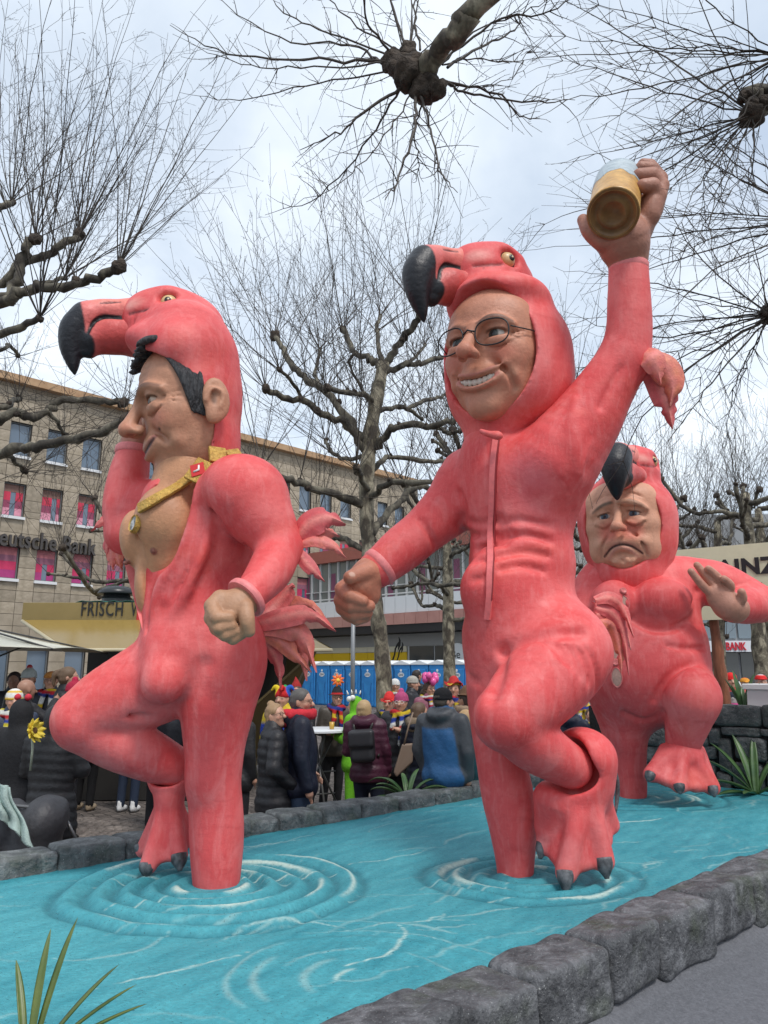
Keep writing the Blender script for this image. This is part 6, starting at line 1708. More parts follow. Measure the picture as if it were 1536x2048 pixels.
# ---- the limbs overhead: a tree beside the viewer
def tree_over():
    r = np.random.default_rng(33)
    base = np.array((3.6, 0.4, 0.0))
    o = tag(empty('plane_tree', base), 'plane tree limb with big dark knob hanging over the top of the picture', 'tree', 'bare plane trees')
    q = MB(); P_, R_ = wobble([base, base + (0, 0, 2.5), base + (-.05, 0, 4.4), base + (-.1, .1, 5.6)], [.24, .19, .18, .15], r, .025, 6); q.tube(P_, R_, 16); q.build('trunk', m_trunk, o, True)
    tw = Twigs(); Y = 3.5
    K = W(826, 145, Y); P = [base + (-.1, .1, 5.5), base + (-1.2, 1.2, 5.75), W(1010, -40, 3.05), W(930, 50, 3.2), W(868, 110, 3.4), W(850, 150, 3.5)]
    q = MB(); P_, R_ = wobble(P, [.09, .075, .058, .052, .052, .062], r, .12, 6); q.tube(P_, R_, 14); br = q.build('branch', m_trunk, o, True)
    for (x, y, rr_) in ((802, 135, .068), (822, 148, .078), (862, 172, .056), (846, 178, .06), (788, 124, .05), (874, 180, .042), (812, 112, .05)): lump('knob', W(x, y, Y), rr_, int(r.integers(1e5)), br)
    # shoots read off the photograph, then looser ones
    sh = [((785, 122), (640, 120), (455, 105), (340, 50)), ((785, 128), (600, 135), (480, 128), (345, 68)), ((790, 140), (640, 165), (480, 202), (360, 185)), ((795, 118), (640, 60), (560, 20), (530, -30)), ((800, 110), (700, 40), (640, -20), (600, -80)),
          ((815, 100), (790, 30), (770, -60), (760, -120)), ((840, 100), (830, 40), (835, -40), (840, -90)), ((880, 130), (960, 60), (1060, 20), (1140, -30)), ((885, 130), (950, 118), (1040, 118), (1110, 60)), ((880, 160), (990, 185), (1040, 232), (1080, 236)),
          ((880, 165), (960, 190), (1080, 205), (1150, 200)), ((830, 190), (828, 250), (800, 350), (770, 400)), ((820, 190), (780, 260), (700, 350), (560, 430)), ((838, 190), (860, 250), (880, 340), (915, 385)), ((805, 170), (720, 230), (680, 262), (600, 300)),
          ((800, 178), (740, 275), (640, 390), (530, 430)), ((845, 195), (830, 270), (838, 330), (825, 360)), ((890, 120), (1000, 40), (1100, 25), (1200, -40)), ((790, 110), (740, 50), (720, -20), (700, -60)), ((780, 130), (700, 90), (560, 75), (390, -30)),
          ((895, 135), (960, 95), (1030, 60), (1050, 20)), ((895, 168), (950, 175), (1010, 160), (1080, 120))]
    for pts in sh:
        a = r.uniform(-.9, .9); P = np.array([W(x, y, Y + a * (k / 3) ** 1.2) for k, (x, y) in enumerate(pts)]); P, R = smooth_path(P, np.array((.0080, .0062, .0042, .0016)) * r.uniform(.55, 1.2), 6)
        P[1:-1] += r.normal(0, .006, P[1:-1].shape); tw.add(P[None], R[None], 5)
        m = 14; k = r.integers(2, len(P) - 2, m); tg = P[k + 1] - P[k]; tg /= np.linalg.norm(tg, axis=1, keepdims=True); pr = np.cross(tg, r.normal(size=(m, 3))); pr /= np.linalg.norm(pr, axis=1, keepdims=True)
        tw.grow(r, P[k], tg * .7 + pr * .75, r.uniform(.06, .34, m), np.full(m, .0032), 5, .1, .25, 3, .12, False, .0013)
    ks = [(W(815, 130, Y), np.array((0, 0, 1.0)), .08)]
    sprout(tw, r, ks, 9, 1.5, .0045, 1.2, .45, 8, .24, .2, .0009)
    tw.build(o)
tree_over()
def tree_right():
    r = np.random.default_rng(44)
    base = np.array((5.6, 4.6, 0.0))
    o = tag(empty('plane_tree', base), 'plane tree at the right edge with dark knobs and fanning shoots', 'tree', 'bare plane trees')
    q = MB(); P_, R_ = wobble([base, base + (0, 0, 2.5), base + (.0, 0, 4.4), base + (-.1, .1, 6.2)], [.25, .2, .18, .14], r, .025, 6); q.tube(P_, R_, 16); q.build('trunk', m_trunk, o, True)
    tw = Twigs()
    for (kx, ky, Y, lst, n, ln) in ((1506, 228, 4.9, [(1560, 190), (1530, 215)], 14, 1.9), (1541, 628, 5.6, [(1620, 650), (1585, 645)], 14, 1.6), (1640, 440, 5.2, [(1740, 480), (1690, 450)], 10, 1.9), (1560, 110, 4.6, [(1640, 150), (1600, 120)], 10, 1.8)):
        P = [base + (0, 0, max(3.2, W(kx, ky, Y)[2] - .7))] + [W(x, y, Y + .05) for x, y in lst] + [W(kx, ky, Y)]
        ks = limb(o, r, P, [.09, .055, .048, .048], True, extra=0)
        for _ in range(5): lump('knob', np.asarray(ks[0][0]) + r.normal(0, .045, 3), .045, int(r.integers(1e5)), o)
        ks = [(ks[0][0], np.array((-.5, 0, .1)), ks[0][2])]
        sprout(tw, r, ks, n, ln, .006, 1.25, .25, 10, .30, .35, .0010)
        for k in range(14):                        # long ones that fan out into the picture
            a = math.radians(r.uniform(120, 262)); L_ = r.uniform(260, 620); e = (kx + L_ * math.cos(a), ky - L_ * math.sin(a) * .75); m_ = ((kx + e[0]) / 2 + r.normal(0, 22), (ky + e[1]) / 2 + r.normal(0, 22) - 10)
            dY = r.uniform(-.8, .8); P = np.array([W(kx, ky, Y), W(*m_, Y + dY * .5), W(*e, Y + dY)]); P, R = smooth_path(P, np.array((.0075, .0052, .0014)) * r.uniform(.6, 1.15), 8); P[1:-1] += r.normal(0, .008, P[1:-1].shape); tw.add(P[None], R[None], 4)
            m = 13; kk = r.integers(2, len(P) - 2, m); tg = P[kk + 1] - P[kk]; tg /= np.linalg.norm(tg, axis=1, keepdims=True); pr = np.cross(tg, r.normal(size=(m, 3))); pr /= np.linalg.norm(pr, axis=1, keepdims=True)
            tw.grow(r, P[kk], tg * .7 + pr * .7, r.uniform(.1, .5, m), np.full(m, .0036), 5, .15, .2, 3, .15, False, .0014)
    tw.build(o)
tree_right()
# ---- trees farther back
def pollard(seed, x, y, H, label, trunk_r=.17, nl=11, reach=2.6, sh=2.6, dens=10, rmin=.003, fork=3.2, lean=0.0):
    r = np.random.default_rng(seed); base = np.array((x, y, 0.0))
    o = tag(empty('plane_tree', base), label, 'tree', 'bare plane trees')
    top = base + np.array((lean, 0, H)); q = MB(); P_, R_ = wobble([base, base + np.array((lean * .2, 0, H * .35)), base + np.array((lean * .6, 0, H * .7)), top], [trunk_r * 1.2, trunk_r, trunk_r * .85, trunk_r * .5], r, .025, 6)
    q.tube(P_, R_, 12); q.build('trunk', m_trunk, o, True)
    tw = Twigs(); a0 = r.uniform(0, 6.28)
    for i in range(nl):
        a = a0 + i * 2.4 + r.normal(0, .2); z0 = fork + (H - fork) * (i / (nl - 1)); st = base + (top - base) * (z0 / H); rc = reach * (1.1 - .55 * i / nl) * r.uniform(.75, 1.15)
        d = np.array((math.cos(a), math.sin(a), 0)); rise = r.uniform(.15, .8)
        P = [st, st + d * rc * .35 + (0, 0, rise * .2), st + d * rc * .7 + (0, 0, rise * .35), st + d * rc + (0, 0, rise + .35)]
        P = [np.asarray(p) for p in P]
        ks = limb(o, r, P, [trunk_r * .40, trunk_r * .32, trunk_r * .27, trunk_r * .26], True, sides=8, extra=2)
        b = P[2]; d2 = nrm(d + r.normal(0, .6, 3)); e = b + d2 * rc * .35 + np.array((0, 0, .3)); ks += limb(o, r, [b, (b + e) / 2, e], [trunk_r * .24, trunk_r * .2, trunk_r * .2], True, sides=7, extra=1)
        sprout(tw, r, ks, int(dens * .75), sh * 1.1, .0075, .75, .95, 7, .38, .35, rmin * .75, True)
    tw.build(o)
pollard(51, 2.35, 14.0, 6.2, 'bare plane tree whose trunk hides behind the tall middle figure', dens=11)
pollard(52, 1.75, 20.5, 6.0, 'slim bare plane tree right of the mottled trunk, before the blue cabins', .17, 9, 2.3, 2.6, 8, .004)
pollard(53, -5.0, 17.0, 5.6, 'bare plane tree behind the leftmost flamingo figure', .17, 9, 2.6, 2.7, 8, .0035)
pollard(54, 5.1, 17.5, 6.0, 'bare plane tree between the raised arm and the rear figure', .17, 9, 2.6, 2.6, 9, .0035)
pollard(55, 8.15, 16.5, 5.8, 'bare plane tree with thick pale trunk beside the wooden sign post', .17, 11, 2.7, 2.6, 10, .0032)
pollard(56, 10.2, 20.0, 6.2, 'bare plane tree with pale trunk at the right picture edge', .19, 10, 2.8, 2.6, 9, .004)
pollard(57, 8.9, 20.5, 6.0, 'darker bare plane tree just left of the wooden sign post', .18, 9, 2.6, 2.6, 8, .004, lean=.4)
pollard(58, 9.5, 27.0, 6.4, 'far bare plane tree above the cream sign board', .2, 9, 3.0, 2.8, 7, .005)
pollard(59, 4.2, 26.0, 6.2, 'far bare plane tree behind the raised arm', .2, 9, 3.0, 2.8, 7, .005)
# ================================================================== BUILDINGS
def plane_hit(px, py, p0, d):
    """where a pixel's ray meets the vertical plane through p0 along d: (distance along, height)"""
    n = np.array((d[1], -d[0], 0.0)); r_ = np.array(ray(px, py)); o = np.array((0, 0, CAMZ)); t = ((p0 - o) @ n) / (r_ @ n); q = o + r_ * t
    return float((q - p0) @ d), float(q[2])
# ---- sandstone bank with striped blinds, left
BD = np.array((math.sin(math.radians(44.7)), math.cos(math.radians(44.7)), 0.0)); BP = np.array((-19.4, 36.0, 0.0)); BNn = np.array((BD[1], -BD[0], 0.0))   # normal towards the viewer
def bank():
    fac = lambda px, py: plane_hit(px, py, BP, BD)
    o = tag(empty('bank_building', BP), 'sandstone bank building with pink striped blinds behind the food stall', 'building')
    m_panel = mat('sandstone_panel', (0.27, 0.225, 0.165), rough=0.85, color2=(0.36, 0.305, 0.235), nscale=0.9, noise=0.14, bump=0.006, bscale=12)
    nt = m_panel.node_tree; oi = N(nt, 'ShaderNodeObjectInfo'); mr = N(nt, 'ShaderNodeMapRange'); setin(mr, To_Min=.80, To_Max=1.12); nt.links.new(oi.outputs['Random'], mr.inputs['Value']); bs = nt.nodes['Principled BSDF']; mx = N(nt, 'ShaderNodeMix', data_type='RGBA', blend_type='MULTIPLY'); mx.inputs[0].default_value = 1; nt.links.new(bs.inputs['Base Color'].links[0].from_socket, mx.inputs[6]); nt.links.new(mr.outputs[0], mx.inputs[7]); nt.links.new(mx.outputs[2], bs.inputs['Base Color'])
    m_core = mat('sandstone_joint', (0.13, 0.11, 0.085), rough=0.9)
    m_fr = mat('window_frame_grey', (0.12, 0.125, 0.13), rough=0.5); m_sill = mat('sill_white', (0.62, 0.63, 0.64), rough=0.5)
    m_gl = mat('window_glass', (0.10, 0.14, 0.19), rough=0.08, spec=0.9)
    H = fac(0, 756)[1]; s0, s1 = -9.0, fac(835, 985)[0]
    P = lambda s_, z, out: BP + BD * s_ + BNn * out + np.array((0, 0, z))
    R3 = np.array((BD, BNn, UP))
    q = MB(); q.box(P((s0 + s1) / 2, H / 2, -6.33), ((s1 - s0) / 2, 6.0, H / 2), R3); q.build('wall_core', m_core, o)
    q = MB(); q.box(P((s0 + s1) / 2, H + .08, -6.0), ((s1 - s0) / 2 + .35, 6.45, .20), R3); q.build('roof_cornice', mat('cornice_copper', (0.30, 0.17, 0.085), rough=0.6, color2=(0.42, 0.27, 0.15), nscale=1.5), o)
    c1, c2 = fac(104, 1010)[0], fac(175, 1016)[0]; pitch = c2 - c1; ww = pitch * .56
    rows = [(fac(118, 927)[1], fac(118, 862)[1]), (fac(104, 1043)[1], fac(104, 978)[1]), (fac(90, 1163)[1], fac(90, 1098)[1]), (0.5, 3.0)]
    ph = .575
    cols = [c1 + pitch * k for k in range(-8, 40) if s0 + 1 < c1 + pitch * k < s1 - 1]
    # joints
    zl = [0.0]
    while zl[-1] < H - .1: zl.append(min(zl[-1] + ph, H))
    for (b, t) in rows:          # snap joints to the window edges
        for e in (b, t):
            i = int(np.argmin([abs(z - e) for z in zl])); zl[i] = e
    sl = [s0]
    for c in cols: sl += [c - ww / 2, c + ww / 2]
    sl.append(s1)
    cells = []
    for i in range(len(sl) - 1):
        for j in range(len(zl) - 1):
            sa, sb, za, zb = sl[i], sl[i + 1], zl[j], zl[j + 1]
            if sb - sa < .05 or zb - za < .05: continue
            isw = any(abs((sa + sb) / 2 - c) < .05 for c in cols) and any(b - .02 <= za and zb <= t + .02 for b, t in rows)
            if isw: continue
            cells.append((sa, sb, za, zb))
    def show(c):
        p = P((c[0] + c[1]) / 2, (c[2] + c[3]) / 2, 0); x = 768 + F * p[0] / (p[1] * CP + (p[2] - CAMZ) * SP); dd = p[1]
        y_ = (p[2] - CAMZ) * CP - p[1] * SP; yy = 1024 - F * y_ / (p[1] * CP + (p[2] - CAMZ) * SP)
        vis = (-30 < x < 270 and yy < 1215) or (470 < x < 840 and yy < 1120)
        return (0 if vis else 1, dd)
    cells.sort(key=show)
    unit = None; rest = MB()
    for k, (sa, sb, za, zb) in enumerate(cells):
        c = P((sa + sb) / 2, (za + zb) / 2, -.02); h = ((sb - sa) / 2 - .012, .03, (zb - za) / 2 - .010)
        if k < 290:
            if unit is None:
                u_ = MB(); u_.box((0, 0, 0), (1, 1, 1), np.eye(3)); unit = u_.build('cladding_panel', m_panel); ob = unit; ob.parent = o; ob.location = c - root_loc(o)
            else: ob = inst(unit, 'cladding_panel', c, o)
            ob.rotation_euler = (0, 0, math.atan2(BD[1], BD[0])); ob.scale = h
        else: rest.box(c, h, R3)
    rest.build('cladding_rest', m_panel, o)['kind'] = 'stuff'
    blinds = {1: [((0.20, 0.11, 0.09), .24), ((0.50, 0.035, 0.075), .28), ((0.25, 0.05, 0.10), .24), ((0.58, 0.24, 0.32), .24)], 2: [((0.44, 0.15, 0.17), .26), ((0.26, 0.10, 0.15), .20), ((0.48, 0.03, 0.10), .28), ((0.34, 0.035, 0.16), .26)]}
    r = np.random.default_rng(2)
    for ri, (b, t) in enumerate(rows):
        for ci, c in enumerate(cols):
            w_ = MB()
            for (sa, sb, za, zb) in ((c - ww / 2, c - ww / 2 + .06, b, t), (c + ww / 2 - .06, c + ww / 2, b, t), (c - ww / 2 + .06, c + ww / 2 - .06, t - .06, t), (c - ww / 2 + .06, c + ww / 2 - .06, b, b + .06)):
                w_.box(P((sa + sb) / 2, (za + zb) / 2, -.19), ((sb - sa) / 2, .05, (zb - za) / 2), R3)
            wo_ = w_.build('window', m_fr, o)
            g_ = MB(); g_.box(P(c, (b + t) / 2, -.24), (ww / 2 - .03, .01, (t - b) / 2 - .03), R3); g_.build('pane', m_gl, wo_)
            if ri in blinds:
                z = t - .06; hh = t - b - .12
                ox = r.choice([-1, 0, 1]); op = (c + ox * ww * .17, ww * .24, b + .10, b + hh * (.42 if ri == 2 else .72)) if (ri == 1 or ci % 4) else None
                for k, (col, fr) in enumerate(blinds[ri]):
                    za, zb = z - hh * fr, z; z = za
                    segs = [(c - ww / 2 + .06, c + ww / 2 - .06)]
                    if op and za < op[3]: segs = [(c - ww / 2 + .06, op[0] - op[1] / 2), (op[0] + op[1] / 2, c + ww / 2 - .06)]
                    for (sa, sb) in segs:
                        if sb - sa < .03: continue
                        bq = MB(); bq.box(P((sa + sb) / 2, (za + zb) / 2, -.215 + .004 * (k % 2)), ((sb - sa) / 2, .008, (zb - za) / 2), R3)
                        bq.build('blind', mat('blind_%d_%d' % (ri, k), col, rough=0.8, noise=0.15, nscale=3), wo_)
            if ri < 3:
                q = MB(); q.box(P(c, b - .07, -.02), (ww / 2 + .04, .16, .07), R3); q.build('sill', m_sill, wo_)
    a, z = fac(-40, 1085)
    ssz = fac(0, 1110)[1]
    sa, za = fac(-34, 1077); sb, zb = fac(187, 1102)
    za = zb = (za + zb) / 2 - .05
    place_text('Deutsche Bank', 1.22, P(sa, fac(100, 1098)[1] - .10, .14), BD, UP, mat('letter_bronze', (0.05, 0.043, 0.04), rough=0.5), 'lettering', o, .10, 1.05, 0.02, sb - sa)
    return o
bank()
# ---- low pink building with white parapet, middle
E2 = np.array((.74, -.672, 0)); E2 = E2 / np.linalg.norm(E2); P2_ = np.array((1.0, 45.0, 0.0)); N2 = np.array((-.672, -.74, 0)) / np.hypot(.672, .74)
def pink_building():
    fac = lambda px, py: plane_hit(px, py, P2_, E2)
    o = tag(empty('shop_building', P2_), 'low pink building with white parapet and yellow shop front behind the blue cabins', 'building')
    R3 = np.array((E2, N2, UP)); P = lambda s_, z, out: P2_ + E2 * s_ + N2 * out + np.array((0, 0, z))
    s0, s1 = -9.5, fac(1120, 1250)[0]
    zA = fac(919, 1258)[1]; zpk0 = fac(919, 1246)[1]; zpk1 = fac(919, 1222)[1]; zw1 = fac(919, 1186)[1]; zwin = fac(919, 1092)[1]; ztop = fac(919, 1064)[1]
    m_pink = mat('pink_stone', (0.34, 0.17, 0.145), rough=0.8, color2=(0.42, 0.225, 0.19), nscale=0.7, noise=0.1); m_red = mat('red_render', (0.30, 0.10, 0.075), rough=0.8, noise=0.1, nscale=1)
    m_wht = mat('parapet_white', (0.60, 0.63, 0.65), rough=0.4); m_dk = mat('soffit_black', (0.015, 0.015, 0.016), rough=0.6); m_gr = mat('shop_grey', (0.30, 0.30, 0.29), rough=0.6)
    m_gl2 = mat('shop_glass', (0.05, 0.055, 0.055), rough=0.08, spec=0.9); m_gl3 = mat('upper_glass', (0.17, 0.19, 0.18), rough=0.1, spec=0.9); m_mul = mat('mullion', (0.45, 0.46, 0.46), rough=0.5)
    def band(name, za, zb, out, m, dp=.3): q = MB(); q.box(P((s0 + s1) / 2, (za + zb) / 2, out - dp), ((s1 - s0) / 2, dp, (zb - za) / 2), R3); return q.build(name, m, o)
    q = MB(); q.box(P((s0 + s1) / 2, ztop / 2, -5.2), ((s1 - s0) / 2 - .02, 4.6, ztop / 2 - .02), R3); q.build('core', m_gr, o)
    band('top_fascia', zwin, ztop, .35, m_red); band('soffit', zA - .12, zpk0, 1.2, m_dk, 1.0)
    n = 24
    for k in range(n):
        a, b = s0 + (s1 - s0) * k / n, s0 + (s1 - s0) * (k + 1) / n
        q = MB(); q.box(P((a + b) / 2, (zpk0 + zpk1) / 2, 1.0), ((b - a) / 2 - .012, .25, (zpk1 - zpk0) / 2 - .01), R3); q.build('pink_panel', m_pink, o)
        q = MB(); q.box(P((a + b) / 2, (zpk1 + zw1) / 2, .92), ((b - a) / 2 - .015, .2, (zw1 - zpk1) / 2 - .012), R3); q.build('parapet_panel', m_wht, o)
        wq = MB(); wq.box(P(a, (zw1 + zwin) / 2, .05), (.05, .06, (zwin - zw1) / 2), R3); wq.box(P((a + b) / 2, zw1 + (zwin - zw1) * .30, .04), ((b - a) / 2 - .05, .03, .03), R3); w_ = wq.build('window', m_mul, o)
        q = MB(); q.box(P((a + b) / 2, (zw1 + zwin) / 2, -.03), ((b - a) / 2 - .05, .02, (zwin - zw1) / 2), R3); q.build('pane', m_gl3, w_)
        if k % 3 == 1:
            q = MB(); q.box(P(a + (b - a) * .4, (zw1 + zwin) / 2 - .3, -.005), ((b - a) * .25, .004, (zwin - zw1) / 2 - .4), R3); q.build('curtain', mat('curtain_mauve', (0.20, 0.07, 0.12), rough=0.9), w_)
    # rail above the parapet
    q = MB(); q.tube([P(s0, zw1 + .16, .9), P(s1, zw1 + .16, .9)], .04, 6); q.build('rail', m_mul, o)
    zy0, zy1 = 0.9, fac(919, 1289)[1]; zg = zA - .15
    band('shop_lintel', zy1, zg, .02, m_gr, .1)
    m_yel = mat('sign_yellow', (0.72, 0.47, 0.01), rough=0.45); sy0, sy1 = fac(600, 1300)[0], fac(814, 1300)[0]
    for k in range(6):
        a, b = sy0 + (sy1 - sy0) * k / 6, sy0 + (sy1 - sy0) * (k + 1) / 6
        q = MB(); q.box(P((a + b) / 2, (1.2 + zy1 - .35) / 2, .0), ((b - a) / 2 - .012, .04, (zy1 - .35 - 1.2) / 2), R3); q.build('yellow_sign_panel', m_yel, o)
        q = MB(); q.box(P((a + b) / 2, zy1 - .17, .0), ((b - a) / 2 - .012, .04, .16), R3); q.build('cream_sign_panel', mat('sign_cream', (0.62, 0.58, 0.44), rough=0.5), o)
    # black flame mark
    fs, fz = fac(792, 1318); fl_pts = [(0, 0), (.25, .15), (.45, .55), (.55, .95), (.75, 1.15), (.7, .75), (.95, 1.05), (.98, 1.5), (.8, 1.75), (.85, 1.45), (.6, 1.25), (.38, .95), (.3, .55), (.12, .2)]
    for dx, k in ((-.35, 1.0), (.02, .8)):
        V = [P(fs + dx + x * .75 * k, fz - .2 + z * .85 * k, .05) for x, z in fl_pts] + [P(fs + dx + x * .75 * k, fz - .2 + z * .85 * k, .02) for x, z in fl_pts]; n_ = len(fl_pts)
        mk('flame_mark', V, [tuple(range(n_))[::-1], tuple(range(n_, 2 * n_))] + [(i, (i + 1) % n_, n_ + (i + 1) % n_, n_ + i) for i in range(n_)], m_dk, o, False)
    for k in range(10):
        a = sy1 + .15 + 1.9 * k
        if a + 1.9 > s1: break
        q = MB(); q.box(P(a + .93, zy1 / 2, -.02), (.90, .02, zy1 / 2 - .03), R3); q.build('shop_window', m_gl2, o)
    q = MB(); q.box(P((sy1 + s1) / 2, zy1 / 2, -.08), ((s1 - sy1) / 2, .03, zy1 / 2), R3); q.build('shop_mullions', m_mul, o)
    c = P(*fac(922, 1309), .3); q = MB(); q.lathe(c, N2, [(.62, 0), (.62, .05)], 24); d_ = q.build('round_sign', mat('round_white', (0.7, 0.72, 0.72), rough=.5), o); place_text('Be', .62, c + N2 * .06 - E2 * .42 - UP * .2, E2, UP, m_dk, 'lettering', d_, .004)
pink_building()
# ---- bank with red letters, right edge
def right_bank():
    p0 = np.array((16.0, 44.0, 0.0)); d = nrm((1.0, -.06, 0)); nn = np.array((d[1], -d[0], 0.0)); R3 = np.array((d, nn, UP)); fac = lambda px, py: plane_hit(px, py, p0, d); P = lambda s_, z, out: p0 + d * s_ + nn * out + np.array((0, 0, z))
    o = tag(empty('bank_building', p0), 'grey glass bank with red letters on a white band at the right', 'building')
    m_gr = mat('bank_grey', (0.24, 0.25, 0.26), rough=0.6); m_w = mat('bank_white', (0.60, 0.62, 0.66), rough=0.5); m_g = mat('bank_glass', (0.13, 0.17, 0.20), rough=0.08, spec=.9); m_g2 = mat('bank_glass_dark', (0.045, 0.05, 0.05), rough=.08, spec=.9)
    z0, z1 = fac(1450, 1304)[1], fac(1450, 1282)[1]
    q = MB(); q.box(P(9, 5.5, -4.2), (12, 4, 5.5), R3); q.build('wall', m_gr, o)
    q = MB(); q.box(P(9, (z0 + z1) / 2, .1), (12, .3, (z1 - z0) / 2), R3); bd = q.build('sign_band', m_w, o)
    for k in range(12):
        a = -2.6 + 2 * k
        for (za, zb, m) in ((z1 + .15, z1 + 1.5, m_g), (z1 + 1.6, z1 + 3.0, m_g), (z1 + 3.3, z1 + 4.9, m_g), (.3, z0 - .05, m_g2)):
            q = MB(); q.box(P(a, (za + zb) / 2, -.12), (.93, .03, (zb - za) / 2), R3); q.build('window', m, o)
    q = MB(); q.box(P(9, z1 + 1.55, -.06), (12, .04, .05), R3); q.build('transom', m_w, o)
    mr_ = mat('letter_red', (0.50, 0.012, 0.03), rough=.45)
    sa, za = fac(1446, 1299); sb, _ = fac(1486, 1299); place_text('BANK', .62, P(sa, z0 + .10, .44), d, UP, mr_, 'lettering', bd, .03, 1.0, .012, sb - sa)
    sa, _ = fac(1400, 1299); sb, _ = fac(1408, 1299); place_text('R', .62, P(sa, z0 + .10, .44), d, UP, mr_, 'lettering', bd, .03, 1.0, .012, sb - sa)
right_bank()
# ---- portable toilets
def toilets():
    m_bl = mat('cabin_blue', (0.022, 0.185, 0.47), rough=0.5, color2=(0.03, 0.23, 0.55), nscale=2, noise=.1); m_db = mat('cabin_blue_dark', (0.014, 0.10, 0.30), rough=0.5); m_w = mat('cabin_white', (0.72, 0.75, 0.77), rough=0.5); m_k = mat('cabin_print', (0.05, 0.07, 0.12), rough=.6)
    w_, dp, H = 1.12, 1.12, 2.15; first = None
    p = np.array((3.85, 37.0, 0.0)); names = ['first', 'second', 'third', 'fourth', 'fifth', 'sixth', 'seventh', 'eighth', 'ninth', 'tenth', 'eleventh']
    ex, ey = np.array((1.0, 0, 0)), np.array((0, -1.0, 0)); R3 = np.array((ex, ey, UP)); yaw = math.atan2(E2[1], E2[0])
    for k in range(11):
        c = p - E2 * 1.17 * k
        lab = 'blue portable toilet cabin, %s from the right in its row' % names[k]
        root = tag(empty('portable_toilet', c), lab, 'portable toilet', 'blue portable toilets in a row'); root.rotation_euler = (0, 0, yaw)
        if first is None:
            parts = []
            def add(name, q, m, bevel=0, par=None):
                V = [np.array(v) for v in q.V]; ob = mk(name, V, q.F, m, None, False); ob.parent = par or root; parts.append((ob, par))
                if bevel: b_ = ob.modifiers.new('bevel', 'BEVEL'); b_.width = bevel; b_.segments = 2
                return ob
            q = MB(); q.box((0, 0, H / 2), (w_ / 2, dp / 2, H / 2)); add('cabin_wall', q, m_bl, .05)
            q = MB(); a, b = w_ / 2 + .03, dp / 2 + .03
            V = [(-a, -b, H), (a, -b, H), (a, b, H), (-a, b, H), (-a, -b, H + .06), (a, -b, H + .06), (a, b, H + .06), (-a, b, H + .06), (0, -b, H + .24), (0, b, H + .24)]
            q.add(V, [(3, 2, 1, 0), (0, 1, 5, 8, 4), (2, 3, 7, 9, 6), (1, 2, 6, 5), (3, 0, 4, 7), (5, 6, 9, 8), (7, 4, 8, 9)]); add('roof', q, m_w, .02)
            q = MB(); q.box((0, -dp / 2 - .015, 1.0), (w_ / 2 - .14, .02, .93)); dr_ = add('door', q, m_bl, .015)
            q = MB()
            for s_ in (-1, 1): q.tube([(s_ * .30, -dp / 2 - .04, .15), (s_ * .22, -dp / 2 - .04, .7), (s_ * .30, -dp / 2 - .04, 1.25)], .018, 5); q.box((s_ * .47, -dp / 2 - .005, 1.0), (.012, .012, .95))
            add('door_grooves', q, m_db, 0, dr_)
            q = MB(); n_ = 18; q.add([(0.02 + .21 * math.cos(2 * math.pi * i / n_), -dp / 2 - .045, 1.66 + .12 * math.sin(2 * math.pi * i / n_)) for i in range(n_)], [tuple(range(n_))]); pl = add('name_plate', q, m_w, 0, dr_)
            V, Fc = text_geo('DIXI', .16, 0, 1.0, .004); V[:, 0] -= (V[:, 0].max() + V[:, 0].min()) / 2
            q = MB(); q.add([(v[0] + .02, -dp / 2 - .05, v[1] + 1.61) for v in V], Fc); add('name_lettering', q, m_k, 0, dr_)
            q = MB(); q.add([(.02 + .07 * math.cos(2 * math.pi * i / 10), -dp / 2 - .045, 1.88 + .07 * math.sin(2 * math.pi * i / 10)) for i in range(10)], [tuple(range(10))]); add('stickers', q, m_w, 0, dr_)
            first = parts
        else:
            mp = {}
            for ob, par in first:
                c_ = ob.copy(); COL.objects.link(c_); c_.parent = mp[par] if par is not None else root; mp[ob] = c_
toilets()
# ---- grey pole left of the mottled trunk
pb = W(705, 1400, 19.0); o = tag(empty('sign_pole', (pb[0], 19.0, 0)), 'thin grey metal pole standing left of the mottled tree trunk', 'pole')
q = MB(); q.tube([(pb[0], 19, 0), (pb[0], 19, 3.9)], .055, 10); q.build('shaft', mat('galvanised', (0.25, 0.26, 0.27), rough=.5, metal=.4), o, True)
q = MB(); q.lathe((pb[0], 19, 3.9), UP, [(.06, 0), (.075, .01), (.07, .05), (.01, .07)], 12); q.build('cap', mat('galvanised', (0, 0, 0)), o, True)
q = MB(); q.lathe((pb[0], 19, 0), UP, [(.12, 0), (.12, .03), (.08, .06), (.06, .25)], 14); q.build('base_sleeve', mat('galvanised', (0, 0, 0)), o, True, sharp=40)

